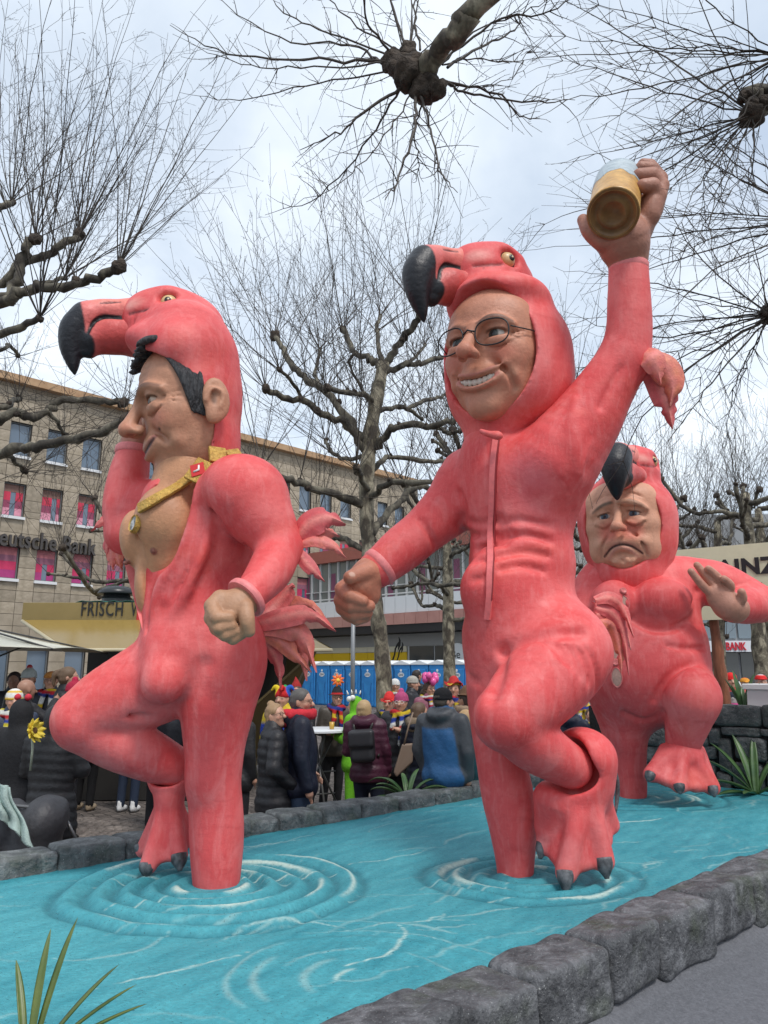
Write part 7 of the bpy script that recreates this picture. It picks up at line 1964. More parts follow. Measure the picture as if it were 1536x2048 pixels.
# ================================================================== FOOD STALL
def stall():
    m_gold2 = mat('awning_gold', (0.20, 0.145, 0.045), rough=0.38, color2=(0.24, 0.175, 0.06), nscale=1.2, spec=.5)
    m_flap = mat('flap_gold_gloss', (0.27, 0.185, 0.055), rough=0.2, spec=.45)
    m_dkb = mat('stall_dark', (0.018, 0.016, 0.014), rough=.7); m_body = mat('stall_body', (0.115, 0.08, 0.028), rough=.45, spec=.5); m_trim = mat('awning_trim', (0.50, 0.43, 0.28), rough=.4)
    Y0, Y1 = 13.2, 11.9
    A_, B_ = W(46, 1205, Y0), W(330, 1212, Y0); xl = A_[0]; xr = W(560, 1300, Y0)[0]; zt = A_[2]; zb = W(100, 1242, Y0)[2]
    o = tag(empty('food_stall', ((xl + xr) / 2, Y0, 0)), 'gold food stall with hinged glossy awning and black lettering', 'food stall')
    q = MB(); q.box(((xl + xr) / 2, Y0 + .07, (zt + zb) / 2), ((xr - xl) / 2, .07, (zt - zb) / 2)); fa = q.build('fascia', m_gold2, o, bevel=.01)
    q = MB(); q.box(((xl + xr) / 2, Y0 + 1.15, zt - .05), ((xr - xl) / 2, 1.0, .045)); q.build('roof', m_gold2, o)
    # hinged flap, sloping down towards the customers
    ze = W(200, 1300, Y1)[2]; xl2 = W(130, 1292, Y1)[0]; xr2 = W(664, 1312, Y1)[0]
    c4 = [np.array((xl + .02, Y0 - .01, zb)), np.array((xr, Y0 - .01, zb)), np.array((xr2, Y1, ze)), np.array((xl2, Y1, ze))]
    n_ = nrm(np.cross(c4[1] - c4[0], c4[3] - c4[0])); n_ = n_ if n_[2] > 0 else -n_
    V = [p + n_ * .02 for p in c4] + [p - n_ * .02 for p in c4]
    mk('flap', V, [(3, 2, 1, 0), (4, 5, 6, 7), (0, 1, 5, 4), (1, 2, 6, 5), (2, 3, 7, 6), (3, 0, 4, 7)], m_flap, o, False)
    q = MB(); q.tube([c4[0], c4[3], c4[2], c4[1]], .03, 8); q.build('flap_edge', m_trim, o, True)
    sa, sb = W(160, 1240, Y0), W(243, 1240, Y0)
    m_let = mat('fascia_black', (0.012, 0.012, 0.012), rough=.5)
    place_text('FRISCH', .36, (sa[0], Y0 - .012, zb + .09), (1, 0, 0), UP, m_let, 'lettering', fa, .008, 1.12, .002, sb[0] - sa[0])
    sv = W(261, 1240, Y0); sv2 = W(273, 1240, Y0)
    place_text('V', .36, (sv[0], Y0 - .012, zb + .09), (1, 0, 0), UP, m_let, 'lettering', fa, .008, 1.0, .002, sv2[0] - sv[0])
    rc = W(288, 1228, Y0); q = MB(); q.box((rc[0], Y0 - .012, (zt + zb) / 2), (.12, .01, .17)); rp = q.build('red_panel', mat('panel_red', (0.5, 0.02, 0.025), rough=.5), fa)
    # trailer body, counter, black cloth
    q = MB(); q.box(((xl + xr) / 2 + .3, Y0 + 1.9, zb / 2 + .1), ((xr - xl) / 2 - .2, .06, zb / 2 - .1)); q.build('back_wall', m_dkb, o)
    xr3 = W(520, 1400, Y0)[0]
    V = [np.array((xr3, Y0 - .3, .35)), np.array((xr3, Y0 + 1.9, .35)), np.array((xr, Y0 + 1.9, zb)), np.array((xr2 - .25, Y1 + .2, ze)), np.array((xr3 - .3, Y1 + .3, 1.0))]
    V2 = [v + np.array((-.05, 0, 0)) for v in V]; n5 = 5
    mk('side_panel', V + V2, [tuple(range(5)), tuple(range(9, 4, -1))] + [(i, 5 + i, 5 + (i + 1) % 5, (i + 1) % 5) for i in range(5)], m_body, o, False)
    xc0 = W(150, 1500, 11.7)[0]
    q = MB(); q.box(((xc0 + xr3) / 2, 11.95, 1.02), ((xr3 - xc0) / 2, .30, .03)); q.build('counter_top', mat('counter_wood', (0.10, 0.06, 0.03), rough=.5), o)
    q = MB(); q.box(((xc0 + xr3) / 2, 11.98, .50), ((xr3 - xc0) / 2 - .03, .24, .485)); q.build('counter_front', m_dkb, o)
    # ornate gold border on the cloth
    q = MB(); x = xc0 + .1; k = 0
    while x < xr3 - .1:
        for (dx, dz, r_) in ((0, 0, .05), (.07, .03, .03), (.07, -.03, .03)):
            P = [(x + dx + r_ * math.cos(a), 11.725, .66 + dz + r_ * math.sin(a)) for a in np.linspace(0, 2 * math.pi, 9)]; q.tube(P, .008, 4, False)
        x += .17
    q.build('gold_border', mat('border_gold', (0.42, 0.27, 0.08), rough=.5), o)
    for x in (xl2 + .2, W(180, 1300, Y1)[0], xr2 - .5):
        q = MB(); q.tube([(x, Y1 + .05, ze), (x + .12, Y0 + .3, zb - .5)], .022, 8); q.build('gas_strut', mat('strut_steel', (0.3, 0.3, 0.3), rough=.4, metal=.6), o, True)
    # vent hood on the roof
    c = W(233, 1204, Y0 + .9); zc = zt - .02
    q = MB(); s_ = .0092; q.lathe((c[0], Y0 + .9, zc), UP, [(29 * s_, 0), (29 * s_, .16), (31 * s_, .17), (27 * s_, .20), (25 * s_, .27)], 24); vt = q.build('vent_pipe', mat('vent_black', (0.02, 0.022, 0.024), rough=.35), o, True, sharp=40)
    q = MB(); q.lathe((c[0], Y0 + .9, zc), UP, [(20 * s_, .25), (37 * s_, .25), (38 * s_, .27), (34 * s_, .33), (22 * s_, .39), (6 * s_, .41)], 28); q.build('vent_cap', mat('vent_black', (0, 0, 0)), o, True, sharp=60)
    q = MB(); V = []
    r = np.random.default_rng(3); n = 14
    for i in range(n):
        for j in range(4): V.append((c[0] - .45 + .11 * i, Y0 + .12 + .3 * j, zt + .015 + .035 * abs(math.sin(i * 1.3 + j))))
    q.add(V, [(i * 4 + j, (i + 1) * 4 + j, (i + 1) * 4 + j + 1, i * 4 + j + 1) for i in range(n - 1) for j in range(3)]); ob = q.build('green_tarpaulin', mat('tarp_green', (0.015, 0.10, 0.08), rough=.5), o, True); md = ob.modifiers.new('thick', 'SOLIDIFY'); md.thickness = .01
stall()
def umbrella():
    Y = 10.2; m_can = mat('canopy_cream', (0.62, 0.60, 0.50), rough=.75, noise=.06, nscale=3); m_pl = mat('umbrella_pole', (0.05, 0.05, 0.05), rough=.4)
    cR = W(130, 1298, Y - .3); ctr = np.array((cR[0] - 1.75, Y + .2, 0)); zt = W(30, 1238, Y + .2)[2]; zb = cR[2]
    o = tag(empty('market_umbrella', (ctr[0], ctr[1], 0)), 'cream market umbrella at the left edge under the gold awning', 'umbrella')
    h = 1.75; n = 10; V = []; Fc = []
    cs = [(-h, -h * .8), (h, -h * .5), (h * .85, h), (-h, h)]
    for k in range(4):
        a, b = np.array(cs[k]), np.array(cs[(k + 1) % 4]); off = len(V)
        for i in range(n + 1):
            t = i / n
            for j in range(n + 1):
                u_ = j / n; e = a * (1 - u_) + b * u_; sag = -.10 * math.sin(math.pi * t) * (.4 + .6 * math.sin(math.pi * u_)); V.append((ctr[0] + e[0] * t, ctr[1] + e[1] * t, zt - (zt - zb) * t + sag + (.04 * math.sin(math.pi * u_) * t)))
        Fc += [(off + i * (n + 1) + j, off + (i + 1) * (n + 1) + j, off + (i + 1) * (n + 1) + j + 1, off + i * (n + 1) + j + 1) for i in range(n) for j in range(n)]
    ob = mk('canopy', V, Fc, m_can, o, True); md = ob.modifiers.new('thick', 'SOLIDIFY'); md.thickness = .006
    q = MB(); q.tube([(ctr[0], ctr[1], 0), (ctr[0], ctr[1], zt)], .03, 10); q.build('pole', m_pl, o, True)
    for c in cs:
        q = MB(); q.tube([(ctr[0], ctr[1], zt - .02), (ctr[0] + c[0], ctr[1] + c[1], zb - .01)], .014, 6); q.tube([(ctr[0], ctr[1], zb - .35), (ctr[0] + c[0] * .5, ctr[1] + c[1] * .5, (zt + zb) / 2 - .06)], .012, 6); q.build('rib', m_pl, o, True)
    q = MB(); q.lathe((ctr[0], ctr[1], 0), UP, [(.3, 0), (.3, .06), (.06, .08), (.05, .4)], 16); q.build('foot', m_pl, o, True, sharp=40)
umbrella()
# ================================================================== SIGN BOARD on the float
def sign_board():
    Y = 8.75
    tl = W(1330, 1118, Y); tr_ = W(1620, 1077, Y); bl = W(1330, 1252, Y)
    d = nrm(np.array((tr_[0] - tl[0], 0, 0)) + np.array((0, -.30, 0))); 
    p0 = W(1440, 1100, Y); d = nrm((FN[0] * .93, FN[1] * .93 + .25, 0)); nn = np.array((d[1], -d[0], 0.0)); R3 = np.array((d, nn, UP))
    fac = lambda px, py: plane_hit(px, py, p0, d)
    sa, z1a = fac(1335, 1113); sb = fac(1536, 1085)[0] + .95; z1 = fac(1536, 1085)[1]; z0 = fac(1536, 1236)[1]
    P = lambda s_, z, out: np.array((p0[0], p0[1], 0)) + d * s_ + nn * out + np.array((0, 0, z))
    o = tag(empty('sign_board', P(fac(1425, 1245)[0], WT - .02, 0)), 'cream sign board with black capitals on a wooden post behind the rear figure', 'sign')
    q = MB(); q.box(P((sa + sb) / 2, (z0 + z1) / 2, 0), ((sb - sa) / 2, .02, (z1 - z0) / 2), R3); bo = q.build('board', mat('board_cream', (0.62, 0.60, 0.42), rough=.7, noise=.05, nscale=4), o)
    mk_ = mat('board_black', (0.012, 0.012, 0.014), rough=.55)
    nS = fac(1487, 1140)[0]; zl = (fac(1500, 1148)[1]); zu = fac(1500, 1117)[1]; hgt = (zu - zl) / .70
    V, Fc = text_geo('MAINZ', hgt, .004, 1.05, hgt * .04)
    wN = V[:, 0].max() - V[:, 0].min(); aN = fac(1440, 1140)[0]; aZ = fac(1560, 1140)[0]
    V[:, 0] = (V[:, 0] - V[:, 0].min()) / wN
    # 'A' starts near x=1440 and 'Z' ends near x=1562
    x0 = aN - (aZ - aN) * .36; x1 = aZ
    mk('lettering', [P(x0 + v[0] * (x1 - x0), zl + v[1], .026 + v[2]) for v in V], Fc, mk_, bo, False)
    s2 = fac(1519, 1190)[0]; z2 = fac(1530, 1194)[1]
    V, Fc = text_geo('II', hgt, .004, .6, hgt * .04); V[:, 0] -= V[:, 0].min(); mk('lettering', [P(s2 + v[0] * .75, z2 + v[1] - .02, .026 + v[2]) for v in V], Fc, mk_, bo, False)
    m_wd = mat('post_wood', (0.17, 0.055, 0.025), rough=.7, color2=(0.27, 0.10, 0.05), nscale=3, stretch=(6, 6, .6), noise=.25, bump=.01, bscale=20)
    for px_ in (1424, 1585):
        s_ = fac(px_, 1240)[0]; q = MB(); P_, R_ = wobble([P(s_ + .05, WT - .15, -.09), P(s_ + .02, (WT + z0) / 2, -.085), P(s_, z0 + .2, -.085), P(s_, z1 - .15, -.085)], [.07, .068, .066, .06], np.random.default_rng(int(px_)), .06, 5); q.tube(P_, R_, 10); q.build('post', m_wd, o, True)
sign_board()
def white_box():
    a = onz(1480, 1412, WT); c = fl(S1 + .42, float(wall_a(1535, 1400)[0]), WT)
    zt = W(1500, 1370, c[1])[2]
    o = tag(empty('white_box', c), 'white lidded box standing on top of the rock wall', 'box')
    m_w = mat('box_white', (0.74, 0.75, 0.75), rough=.45); R3 = np.array((FN, FD, UP)); h = (zt - WT) / 2
    q = MB(); V = []
    for z, k in ((WT, 1.0), (zt - .05, .97)):
        for sx, sy in ((-1, -1), (1, -1), (1, 1), (-1, 1)): V.append(c + FN * .30 * sx * k + FD * .14 * sy * k + np.array((0, 0, z - c[2])))
    q.add(V, [(3, 2, 1, 0), (4, 5, 6, 7), (0, 1, 5, 4), (1, 2, 6, 5), (2, 3, 7, 6), (3, 0, 4, 7)]); q.build('body', m_w, o, bevel=.008)
    q = MB(); q.box(c + np.array((0, 0, zt - c[2] - .02)), (.325, .165, .03), R3); q.build('lid', m_w, o, bevel=.008)
    q = MB(); q.tube([c - FN * .33 + np.array((0, 0, zt - c[2] - .02)), c - FN * .40 + np.array((0, 0, zt - c[2] - .02)), c - FN * .42 + np.array((0, 0, zt - c[2] + .03))], .008, 6); q.build('handle', m_w, o, True)
white_box()
# ================================================================== PEOPLE
m_cloth = mat('cloth', (0, 0, 0), rough=0.8, attr=True, noise=0.15, nscale=14, bump=0.006, bscale=30, spec=.25)
m_shell = mat('jacket_shell', (0, 0, 0), rough=0.5, attr=True, noise=0.12, nscale=10, bump=0.008, bscale=18, spec=.4)
m_pskin = mat('person_skin', (0, 0, 0), rough=0.5, attr=True, noise=0.06, nscale=14)
m_phair = mat('person_hair', (0, 0, 0), rough=0.6, attr=True, noise=0.35, nscale=60, stretch=(3, 3, .5))
m_glass_rim = mat('spectacle_rim', (0.02, 0.018, 0.016), rough=.4)
SKIN = (0.50, 0.275, 0.19)
def person(px, py, Y, face_az, label, top=(0.02, 0.02, 0.022), legs=(0.03, 0.035, 0.05), hem=.47, puffy=False, hair=None, hairc=(0.05, 0.035, 0.02), hat=None, scarf=None, hood=None, arms=('down', 'down'), glasses=False,
           skin=SKIN, head_tilt=0.0, head_az=None, shoes=(0.02, 0.018, 0.016), wide=1.0, near=False, backpack=None, group=None, stripes=None, fur=None, beard=None, collar=None, sleeves=None, shell=True):
    hc = W(px, py, Y); k = (hc[2] + .12) / 1.75
    az = math.radians(face_az); f = np.array((math.sin(az), math.cos(az), 0)); rl = np.random.default_rng(int(px * 7 + py)); ln_ = rl.normal(0, .035, 2); base = np.array((hc[0] - ln_[0] * 1.5, hc[1] - ln_[1] * 1.5, 0.0))
    o = tag(empty('person', base), label, 'person', group)
    B = Loc(base, f, (ln_[0], ln_[1], 1), k); B.R[1] = nrm(np.cross(nrm((ln_[0], ln_[1], 1)), B.R[0])); B.R[2] = np.cross(B.R[0], B.R[1])
    rs = .0135 if near else .0185
    rc = .019 if near else .025
    # joints
    sh = {1: np.array((.185, -.01, 1.43)), -1: np.array((-.185, -.01, 1.43))}; arm = {}
    poses = {'down': ((.235, -.02, 1.15), (.235, .05, .90)), 'pocket': ((.27, -.06, 1.16), (.19, .14, 1.00)), 'fold': ((.25, .02, 1.15), (.05, .28, 1.18)), 'chest': ((.24, .06, 1.17), (.07, .27, 1.30)), 'reach': ((.24, .18, 1.22), (.16, .45, 1.22)), 'back': ((.25, -.12, 1.16), (.2, -.02, .93)), 'up': ((.26, .16, 1.30), (.12, .30, 1.50))}
    for i, e in enumerate((1, -1)):
        el, ha = [np.array(v) for v in poses[arms[i]]]; el = el * np.array((e, 1, 1)); ha = ha * np.array((e, 1, 1)); arm[e] = (sh[e] * np.array((wide, 1, 1)), el * np.array((wide, 1, 1)), ha)
    haz = az if head_az is None else math.radians(head_az); hf = np.array((math.sin(haz), math.cos(haz), math.tan(math.radians(head_tilt))))
    H = Loc(np.array((hc[0], hc[1], hc[2])) + f * .02 * k, hf, (0, 0, 1), .235 * k)
    # --- body: one continuous skin surface under the clothes
    s = Sculpt(rs); K = H.s
    s.u(H.ell((0, -.05, .12), (.33, .40, .37)), .02); s.u(H.ell((0, .08, -.18), (.26, .28, .30)), .03); s.u(H.ell((0, .24, -.38), (.11, .10, .10)), .03)
    s.u(H.tube([(0, .36, .08, .05), (0, .47, -.10, .07)], sub=1), .02); s.u(H.ell((0, .46, -.11), (.08, .07, .055)), .01)
    for e in (1, -1):
        s.s(H.ell((e * .14, .42, .04), (.08, .07, .045)), .012); s.u(H.ell((e * .34, -.03, -.03), (.045, .09, .14)), .008)
        s.u(H.tube([(e * .05, .36, .10, .035), (e * .22, .28, .11, .03)], sub=1), .012); s.u(H.ell((e * .17, .26, -.10), (.10, .09, .08)), .02)
        s.paint(H.ell((e * .145, .36, .03), (.07, .12, .028)), (0.05, 0.035, 0.03), .010, .75)
        s.paint(H.tube([(e * .06, .40, .115, .018), (e * .23, .32, .125, .014)], sub=1), tuple(v * .6 for v in hairc), .008, .8)
        s.paint(H.ell((e * .17, .32, -.10), (.09, .1, .07)), (skin[0] * 1.02, skin[1] * .72, skin[2] * .72), .03, .6)
    s.s(H.tube([(-.11, .36, -.26, .012), (0, .385, -.27, .014), (.11, .36, -.26, .012)]), .006)
    s.paint(H.tube([(-.12, .36, -.26, .03), (0, .40, -.27, .035), (.12, .36, -.26, .03)]), (skin[0] * .72, skin[1] * .42, skin[2] * .42), .010, .9)
    if beard: s.paint(H.ell((0, .22, -.33), (.30, .24, .20)), beard, .03, .75)
    s.u(B.tube([(0, -.02, 1.40, .06), (0, 0, 1.56, .055)], sub=1), .03)
    s.u(B.ell((0, 0, 1.28), (.15 * wide, .09, .20)), .05); s.u(B.ell((0, 0, 1.02), (.13 * wide, .08, .16)), .05)
    for e in (1, -1):
        a, b, c = arm[e]; s.u(B.tube([a, b, c], (.045, .038, .03), 1), .03)
        hd = nrm(c - b); s.u(B.tube([c, c + hd * .05], (.032, .036), 1), .01)
        for q_ in range(4): s.u(B.tube([c + hd * .07 + np.array((0, 0, .018 - .013 * q_)), c + hd * .125 + np.array((-.02 * e, .008, .012 - .016 * q_))], (.011, .009), 1), .004)
        s.u(B.tube([c + hd * .02 + np.array((-.02 * e, .0, .02)), c + hd * .075 + np.array((-.045 * e, .02, .02))], (.013, .010), 1), .006)
        s.u(B.tube([(e * .09, 0, .92), (e * .095, .02, .5), (e * .10, -.01, .09)], (.075, .05, .035), 1), .03)
    V, Q, C = s.mesh(skin, 0); mk('body', V, Q, m_pskin, o, True, C)
    # --- trousers and shoes
    if legs is not None:
        s = Sculpt(rc)
        s.u(B.ell((0, -.01, .93), (.17 * wide, .125, .14)), .04)
        for e in (1, -1): s.u(B.tube([(e * .09 * wide, 0, .88), (e * .10, .02, .50), (e * .105, -.01, .10)], (.105, .075, .066), 3), .03)
        s.res *= 1.4; V, Q, C = s.mesh(legs, 1); mk('trousers', V, Q, m_cloth, o, True, C)
        for e in (1, -1):
            s = Sculpt(.024); s.u(B.ell((e * .105, .05, .05), (.05, .14, .05)), .01); s.u(B.tube([(e * .105, -.02, .09), (e * .105, -.02, .15)], .05, 1), .02); s.i(Box(base + np.array((0, 0, .5)), (2, 2, .5)), .004)
            V, Q, C = s.mesh(shoes, 0); mk('shoe', V, Q, m_cloth, o, True, C)
    # --- jacket
    s = Sculpt(rc); w_ = wide; zh = hem * 1.75
    s.u(B.ell((0, -.01, 1.30), (.215 * w_, .15, .20)), .05); s.u(B.ell((0, 0, 1.10), (.20 * w_, .155, .22)), .08); s.u(B.tube([(-.14 * w_, -.01, 1.42), (.14 * w_, -.01, 1.42)], .085, 1), .06)
    z = 1.0
    while z > zh + .10:
        z -= .10; s.u(B.ell((0, 0, z), (.205 * w_ + .02 * (1 - z), .16, .14)), .08)
    s.u(B.ell((0, 0, zh + .10), (.21 * w_, .165, .12)), .06)
    for e in (1, -1):
        a, b, c = arm[e]; s.u(B.tube([a, b, c * .97 + b * .03], (.083, .072, .056), 1), .022)
    s.u(B.tube([(0, -.02, 1.46), (0, -.005, 1.53)], (.10, .085), 1), .04)
    if hood == 'down':
        s.u(B.tube([(-.11, -.03, 1.52), (-.06, -.12, 1.48), (.06, -.12, 1.48), (.11, -.03, 1.52)], .055), .03)
    elif hood == 'up':
        s.u(H.ell((0, -.12, .06), (.46, .46, .56)), .03); s.u(H.ell((0, -.15, -.30), (.42, .38, .40)), .04); s.s(H.ell((0, .50, -.02), (.31, .50, .42)), .01)
    s.i(Box(base + np.array((0, 0, zh * k + 1.5)), (2, 2, 1.5)), .01)
    if stripes:
        for (z0, z1, col) in stripes: s.paint(Box(B.p((0, 0, (z0 + z1) / 2)), np.array((.6, .6, (z1 - z0) / 2)) * k, np.eye(3), .002), col, .02)
    if sleeves:
        for e in (1, -1): s.paint(B.tube(list(arm[e]), (.115, .10, .09), 1), sleeves, .02)
        s.paint(B.ell((0, -.02, 1.46), (.30, .25, .115)), sleeves, .02)
    if fur: s.paint(H.ell((0, .10, .0), (.60, .24, .62)), fur, .02)
    V, Q, C = s.mesh(top, 1)
    if puffy:
        d = V[:, :2] - base[:2]; r_ = np.linalg.norm(d, axis=1, keepdims=True) + 1e-6; amp = .009 * (np.abs(np.sin((V[:, 2:3] / k - .3 + .012 * vnoise(V, 8, 5.0)[:, None]) * math.pi / .085)) - .6)
        low = np.clip((1.52 * k - V[:, 2:3]) / .05, 0, 1); V = V.copy(); V[:, :2] += d / r_ * amp * low
        fo = vnoise(V, 5, 12.0)[:, None] * .009; V[:, :2] += d / r_ * fo * low
    else:
        d = V[:, :2] - base[:2]; r_ = np.linalg.norm(d, axis=1, keepdims=True) + 1e-6; V = V.copy(); V[:, :2] += d / r_ * (vnoise(V * np.array((1, 1, .6)), int(abs(px)) + 3, 14.0)[:, None] * .012) * np.clip((1.5 * k - V[:, 2:3]) / .05, 0, 1)
    mk('jacket', V, Q, m_shell if shell else m_cloth, o, True, C)
    # --- hair
    def hm(sc_, nm='hair', col=hairc, m=m_phair):
        V, Q, C = sc_.mesh(col, 0); V = V + 0.006 * vnoise(V, 3, 55)[:, None] * nrm((0.6, .6, .5)); return mk(nm, V, Q, m, o, True, C)
    if hair:
        s = Sculpt(.0135); s.u(H.ell((0, -.08, .15), (.37, .42, .385)), .02)
        if hair in ('short', 'bun', 'ponytail'): s.u(H.ell((0, -.18, -.10), (.34, .28, .26)), .03)
        if hair in ('long', 'bob'): s.u(H.ell((0, -.16, -.18), (.40, .30, .42)), .04)
        if hair == 'long': s.u(B.tube([(0, -.10, 1.55), (0, -.15, 1.40), (0, -.16, 1.22)], (.09, .10, .07)), .04)
        s.s(H.ell((0, .52, -.12), (.33, .42, .45)), .03)
        for e in (1, -1): s.s(H.ell((e * .42, .10, -.22), (.14, .16, .2)), .02)
        if hair == 'bun': s.u(H.ell((0, -.22, .52), .15), .02)
        if hair == 'ponytail': s.u(H.tube([(0, -.42, .30, .10), (0, -.58, .22, .14), (0, -.66, -.05, .11), (0, -.62, -.35, .06)]), .02)
        hm(s)
    # --- hats
    if hat:
        kind, c1, c2 = hat[0], hat[1], hat[2] if len(hat) > 2 else None
        s = Sculpt(.0135)
        if kind in ('beanie', 'knit'):
            s.u(H.ell((0, -.06, .22), (.385, .43, .36)), .02); s.s(H.box((0, .1, -.35), (1, 1, .42), .02), .01); s.u(H.tube([(.375 * math.cos(a), -.06 + .42 * math.sin(a), .10, .045) for a in np.linspace(0, 2 * math.pi, 17)], sub=1), .015)
            if kind == 'knit': s.paint(H.ell((0, -.06, .08), (.6, .6, .12)), c2, .012); s.paint(H.ell((0, -.06, .42), (.36, .4, .09)), c2, .012)
            elif c2: s.u(H.ell((0, -.08, .62), .15), .01); s.paint(H.ell((0, -.08, .66), .17), c2, .012)
        elif kind in ('brim', 'bowler', 'tricorn'):
            s.u(H.ell((0, -.06, .30), (.35, .40, .30)), .02); s.u(H.tube([(0, -.06, .36, .30), (0, -.06, .48, .28)], sub=1), .02)
            P = [(.56 * math.cos(a), -.06 + .60 * math.sin(a), .20 + (.10 * math.cos(2 * a) if kind == 'brim' else (.14 * math.cos(3 * a) + .1 if kind == 'tricorn' else 0)), .035) for a in np.linspace(0, 2 * math.pi, 25)]
            for q_ in range(24): s.u(Tri(H.p(P[q_][:3]), H.p(P[q_ + 1][:3]), H.p((0, -.06, .22)), .022 * K), .006)
            s.s(H.ell((0, .02, -.02), (.30, .34, .30)), .01)
            if c2: s.paint(H.tube([(.36 * math.cos(a), -.06 + .40 * math.sin(a), .27, .055) for a in np.linspace(0, 2 * math.pi, 17)], sub=1), c2, .010)
        elif kind == 'jester':
            s.u(H.ell((0, -.06, .22), (.40, .45, .34)), .02); s.s(H.box((0, .1, -.35), (1, 1, .42), .02), .01)
            for a, col in ((0.3, (0.6, .45, .02)), (1.9, (.5, .02, .02)), (3.4, (.02, .09, .4)), (4.9, (.03, .25, .06))):
                s.u(H.tube([(.22 * math.cos(a), -.06 + .22 * math.sin(a), .48, .16), (.40 * math.cos(a), -.06 + .40 * math.sin(a), .60, .12), (.58 * math.cos(a), -.06 + .58 * math.sin(a), .44, .06)]), .02)
                s.paint(H.ell((.40 * math.cos(a), -.06 + .40 * math.sin(a), .42), (.30, .32, .34)), col, .012)
        elif kind == 'cap':
            s.u(H.ell((0, -.06, .26), (.37, .42, .26)), .02); s.s(H.box((0, .1, -.25), (1, 1, .40), .02), .01); s.u(H.ell((0, .42, .17), (.26, .24, .03)), .01); s.u(H.tube([(.38 * math.cos(a), -.06 + .42 * math.sin(a), .2, .04) for a in np.linspace(0, 2 * math.pi, 17)], sub=1), .01)
            if c2: s.paint(H.ell((0, -.06, .40), (.25, .3, .12)), c2, .012)
        elif kind == 'witch':
            s.u(H.tube([(0, -.06, .25, .34), (0, -.06, .6, .18), (.05, -.1, .95, .04)]), .02); s.u(H.ell((0, -.06, .2), (.62, .62, .05)), .02)
        V, Q, C = s.mesh(c1, 0); mk('hat', V, Q, m_cloth, o, True, C)
        if kind in ('brim', 'bowler') and len(hat) > 3 and hat[3] == 'flower':
            fc = H.p((0, .1, 1.10)); q = MB(); q.tube([H.p((0, .12, .62)), H.p((0, .10, .85)), fc], .008, 6); q.build('flower_stem', mat('stem_green', (0.02, .1, .02), rough=.6), o, True)
            for a in range(9):
                th = 2 * math.pi * a / 9; d = H.R[0] * math.cos(th) + UP * math.sin(th); q = MB(); R_ = np.array((d, np.cross(d, f), f)); q.tube([fc, fc + d * .05, fc + d * .095], (.012, .026, .006), 6); q.build('petal', mat('petal_orange', (0.75, .16, .03), rough=.6), o, True)
            q = MB(); q.lathe(fc - f * .0, -np.array((0, 1.0, 0)), [(.035, 0), (.03, .02), (.01, .03)], 10); q.build('flower_heart', mat('petal_yellow', (0.75, .5, .05), rough=.6), o, True)
    if scarf:
        s = Sculpt(.0165); cols = scarf
        s.u(B.tube([(.115 * math.cos(a), -.005 + .115 * math.sin(a), 1.50 + .015 * math.sin(3 * a + px), .036) for a in np.linspace(0, 2 * math.pi, 13)], sub=2), .02)
        s.u(B.tube([(.05, .12, 1.47), (.07, .175, 1.32), (.05, .175, 1.12 + .12 * (int(px) % 3))], (.032, .03, .034)), .02); s.u(B.tube([(-.04, .12, 1.47), (-.05, .175, 1.34), (-.05, .18, 1.24 - .1 * (int(px) % 2))], (.032, .03, .034)), .02)
        sw = .028 + .014 * (int(px) % 3); rz = Loc((0, 0, 0), (0, 1, 0), (.25 * math.sin(px), .1, 1), 1).R
        for q_ in range(int(.5 / sw)): s.paint(Box(B.p((0, 0, 1.55 - sw * q_)), np.array((.5, .5, sw / 2)) * k, rz, .001), tint(cols[(q_ * 3 + int(px)) % len(cols)], .72), .008)
        V, Q, C = s.mesh(cols[0], 0); mk('scarf', V, Q, m_cloth, o, True, C)
    if collar:
        s = Sculpt(.0165); s.u(B.tube([(.12 * math.cos(a), -.01 + .12 * math.sin(a), 1.52, .05) for a in np.linspace(0, 2 * math.pi, 13)], sub=2), .02); s.u(B.ell((0, -.12, 1.47), (.11, .06, .07)), .02)
        V, Q, C = s.mesh(collar, 0); V = V + .006 * vnoise(V, 4, 40)[:, None]; mk('collar', V, Q, m_cloth, o, True, C)
    if glasses:
        q = MB()
        for e in (1, -1):
            q.tube([H.p((e * .145 + .09 * math.cos(a), .43, .03 + .075 * math.sin(a))) for a in np.linspace(0, 2 * math.pi, 15)], .0022, 5, False); q.tube([H.p((e * .235, .42, .05)), H.p((e * .345, .0, .06))], .002, 5)
        q.tube([H.p((-.055, .44, .05)), H.p((.055, .44, .05))], .002, 5); q.build('spectacles', m_glass_rim if glasses is True else glasses, o, True)
    if backpack:
        s = Sculpt(.017); c = np.array((0, -.235, 1.22)); s.u(Box(B.p(c), np.array((.15, .07, .19)) * k, B.R, .05), .02); s.u(Box(B.p(c + np.array((0, -.05, .08))), np.array((.155, .05, .10)) * k, B.R, .03), .01)
        V, Q, C = s.mesh(backpack, 0); bk = mk('backpack', V, Q, mat('backpack_leather', (0, 0, 0), attr=True, rough=.45), o, True, C)
        for e in (1, -1):
            q = MB(); q.tube([B.p((e * .10, -.18, 1.40)), B.p((e * .13, -.05, 1.53)), B.p((e * .15, .12, 1.44)), B.p((e * .19, .14, 1.22)), B.p((e * .16, -.12, 1.08))], .016, 6); q.build('strap', m_glass_rim, bk, True)
    return o, B, H
BLK = (0.020, 0.020, 0.023); NAVY = (0.012, 0.016, 0.035); JEAN = (0.03, 0.05, 0.09)
RWB = [(0.5, .02, .03), (.65, .65, .62), (0.6, .42, .02), (.02, .04, .25)]
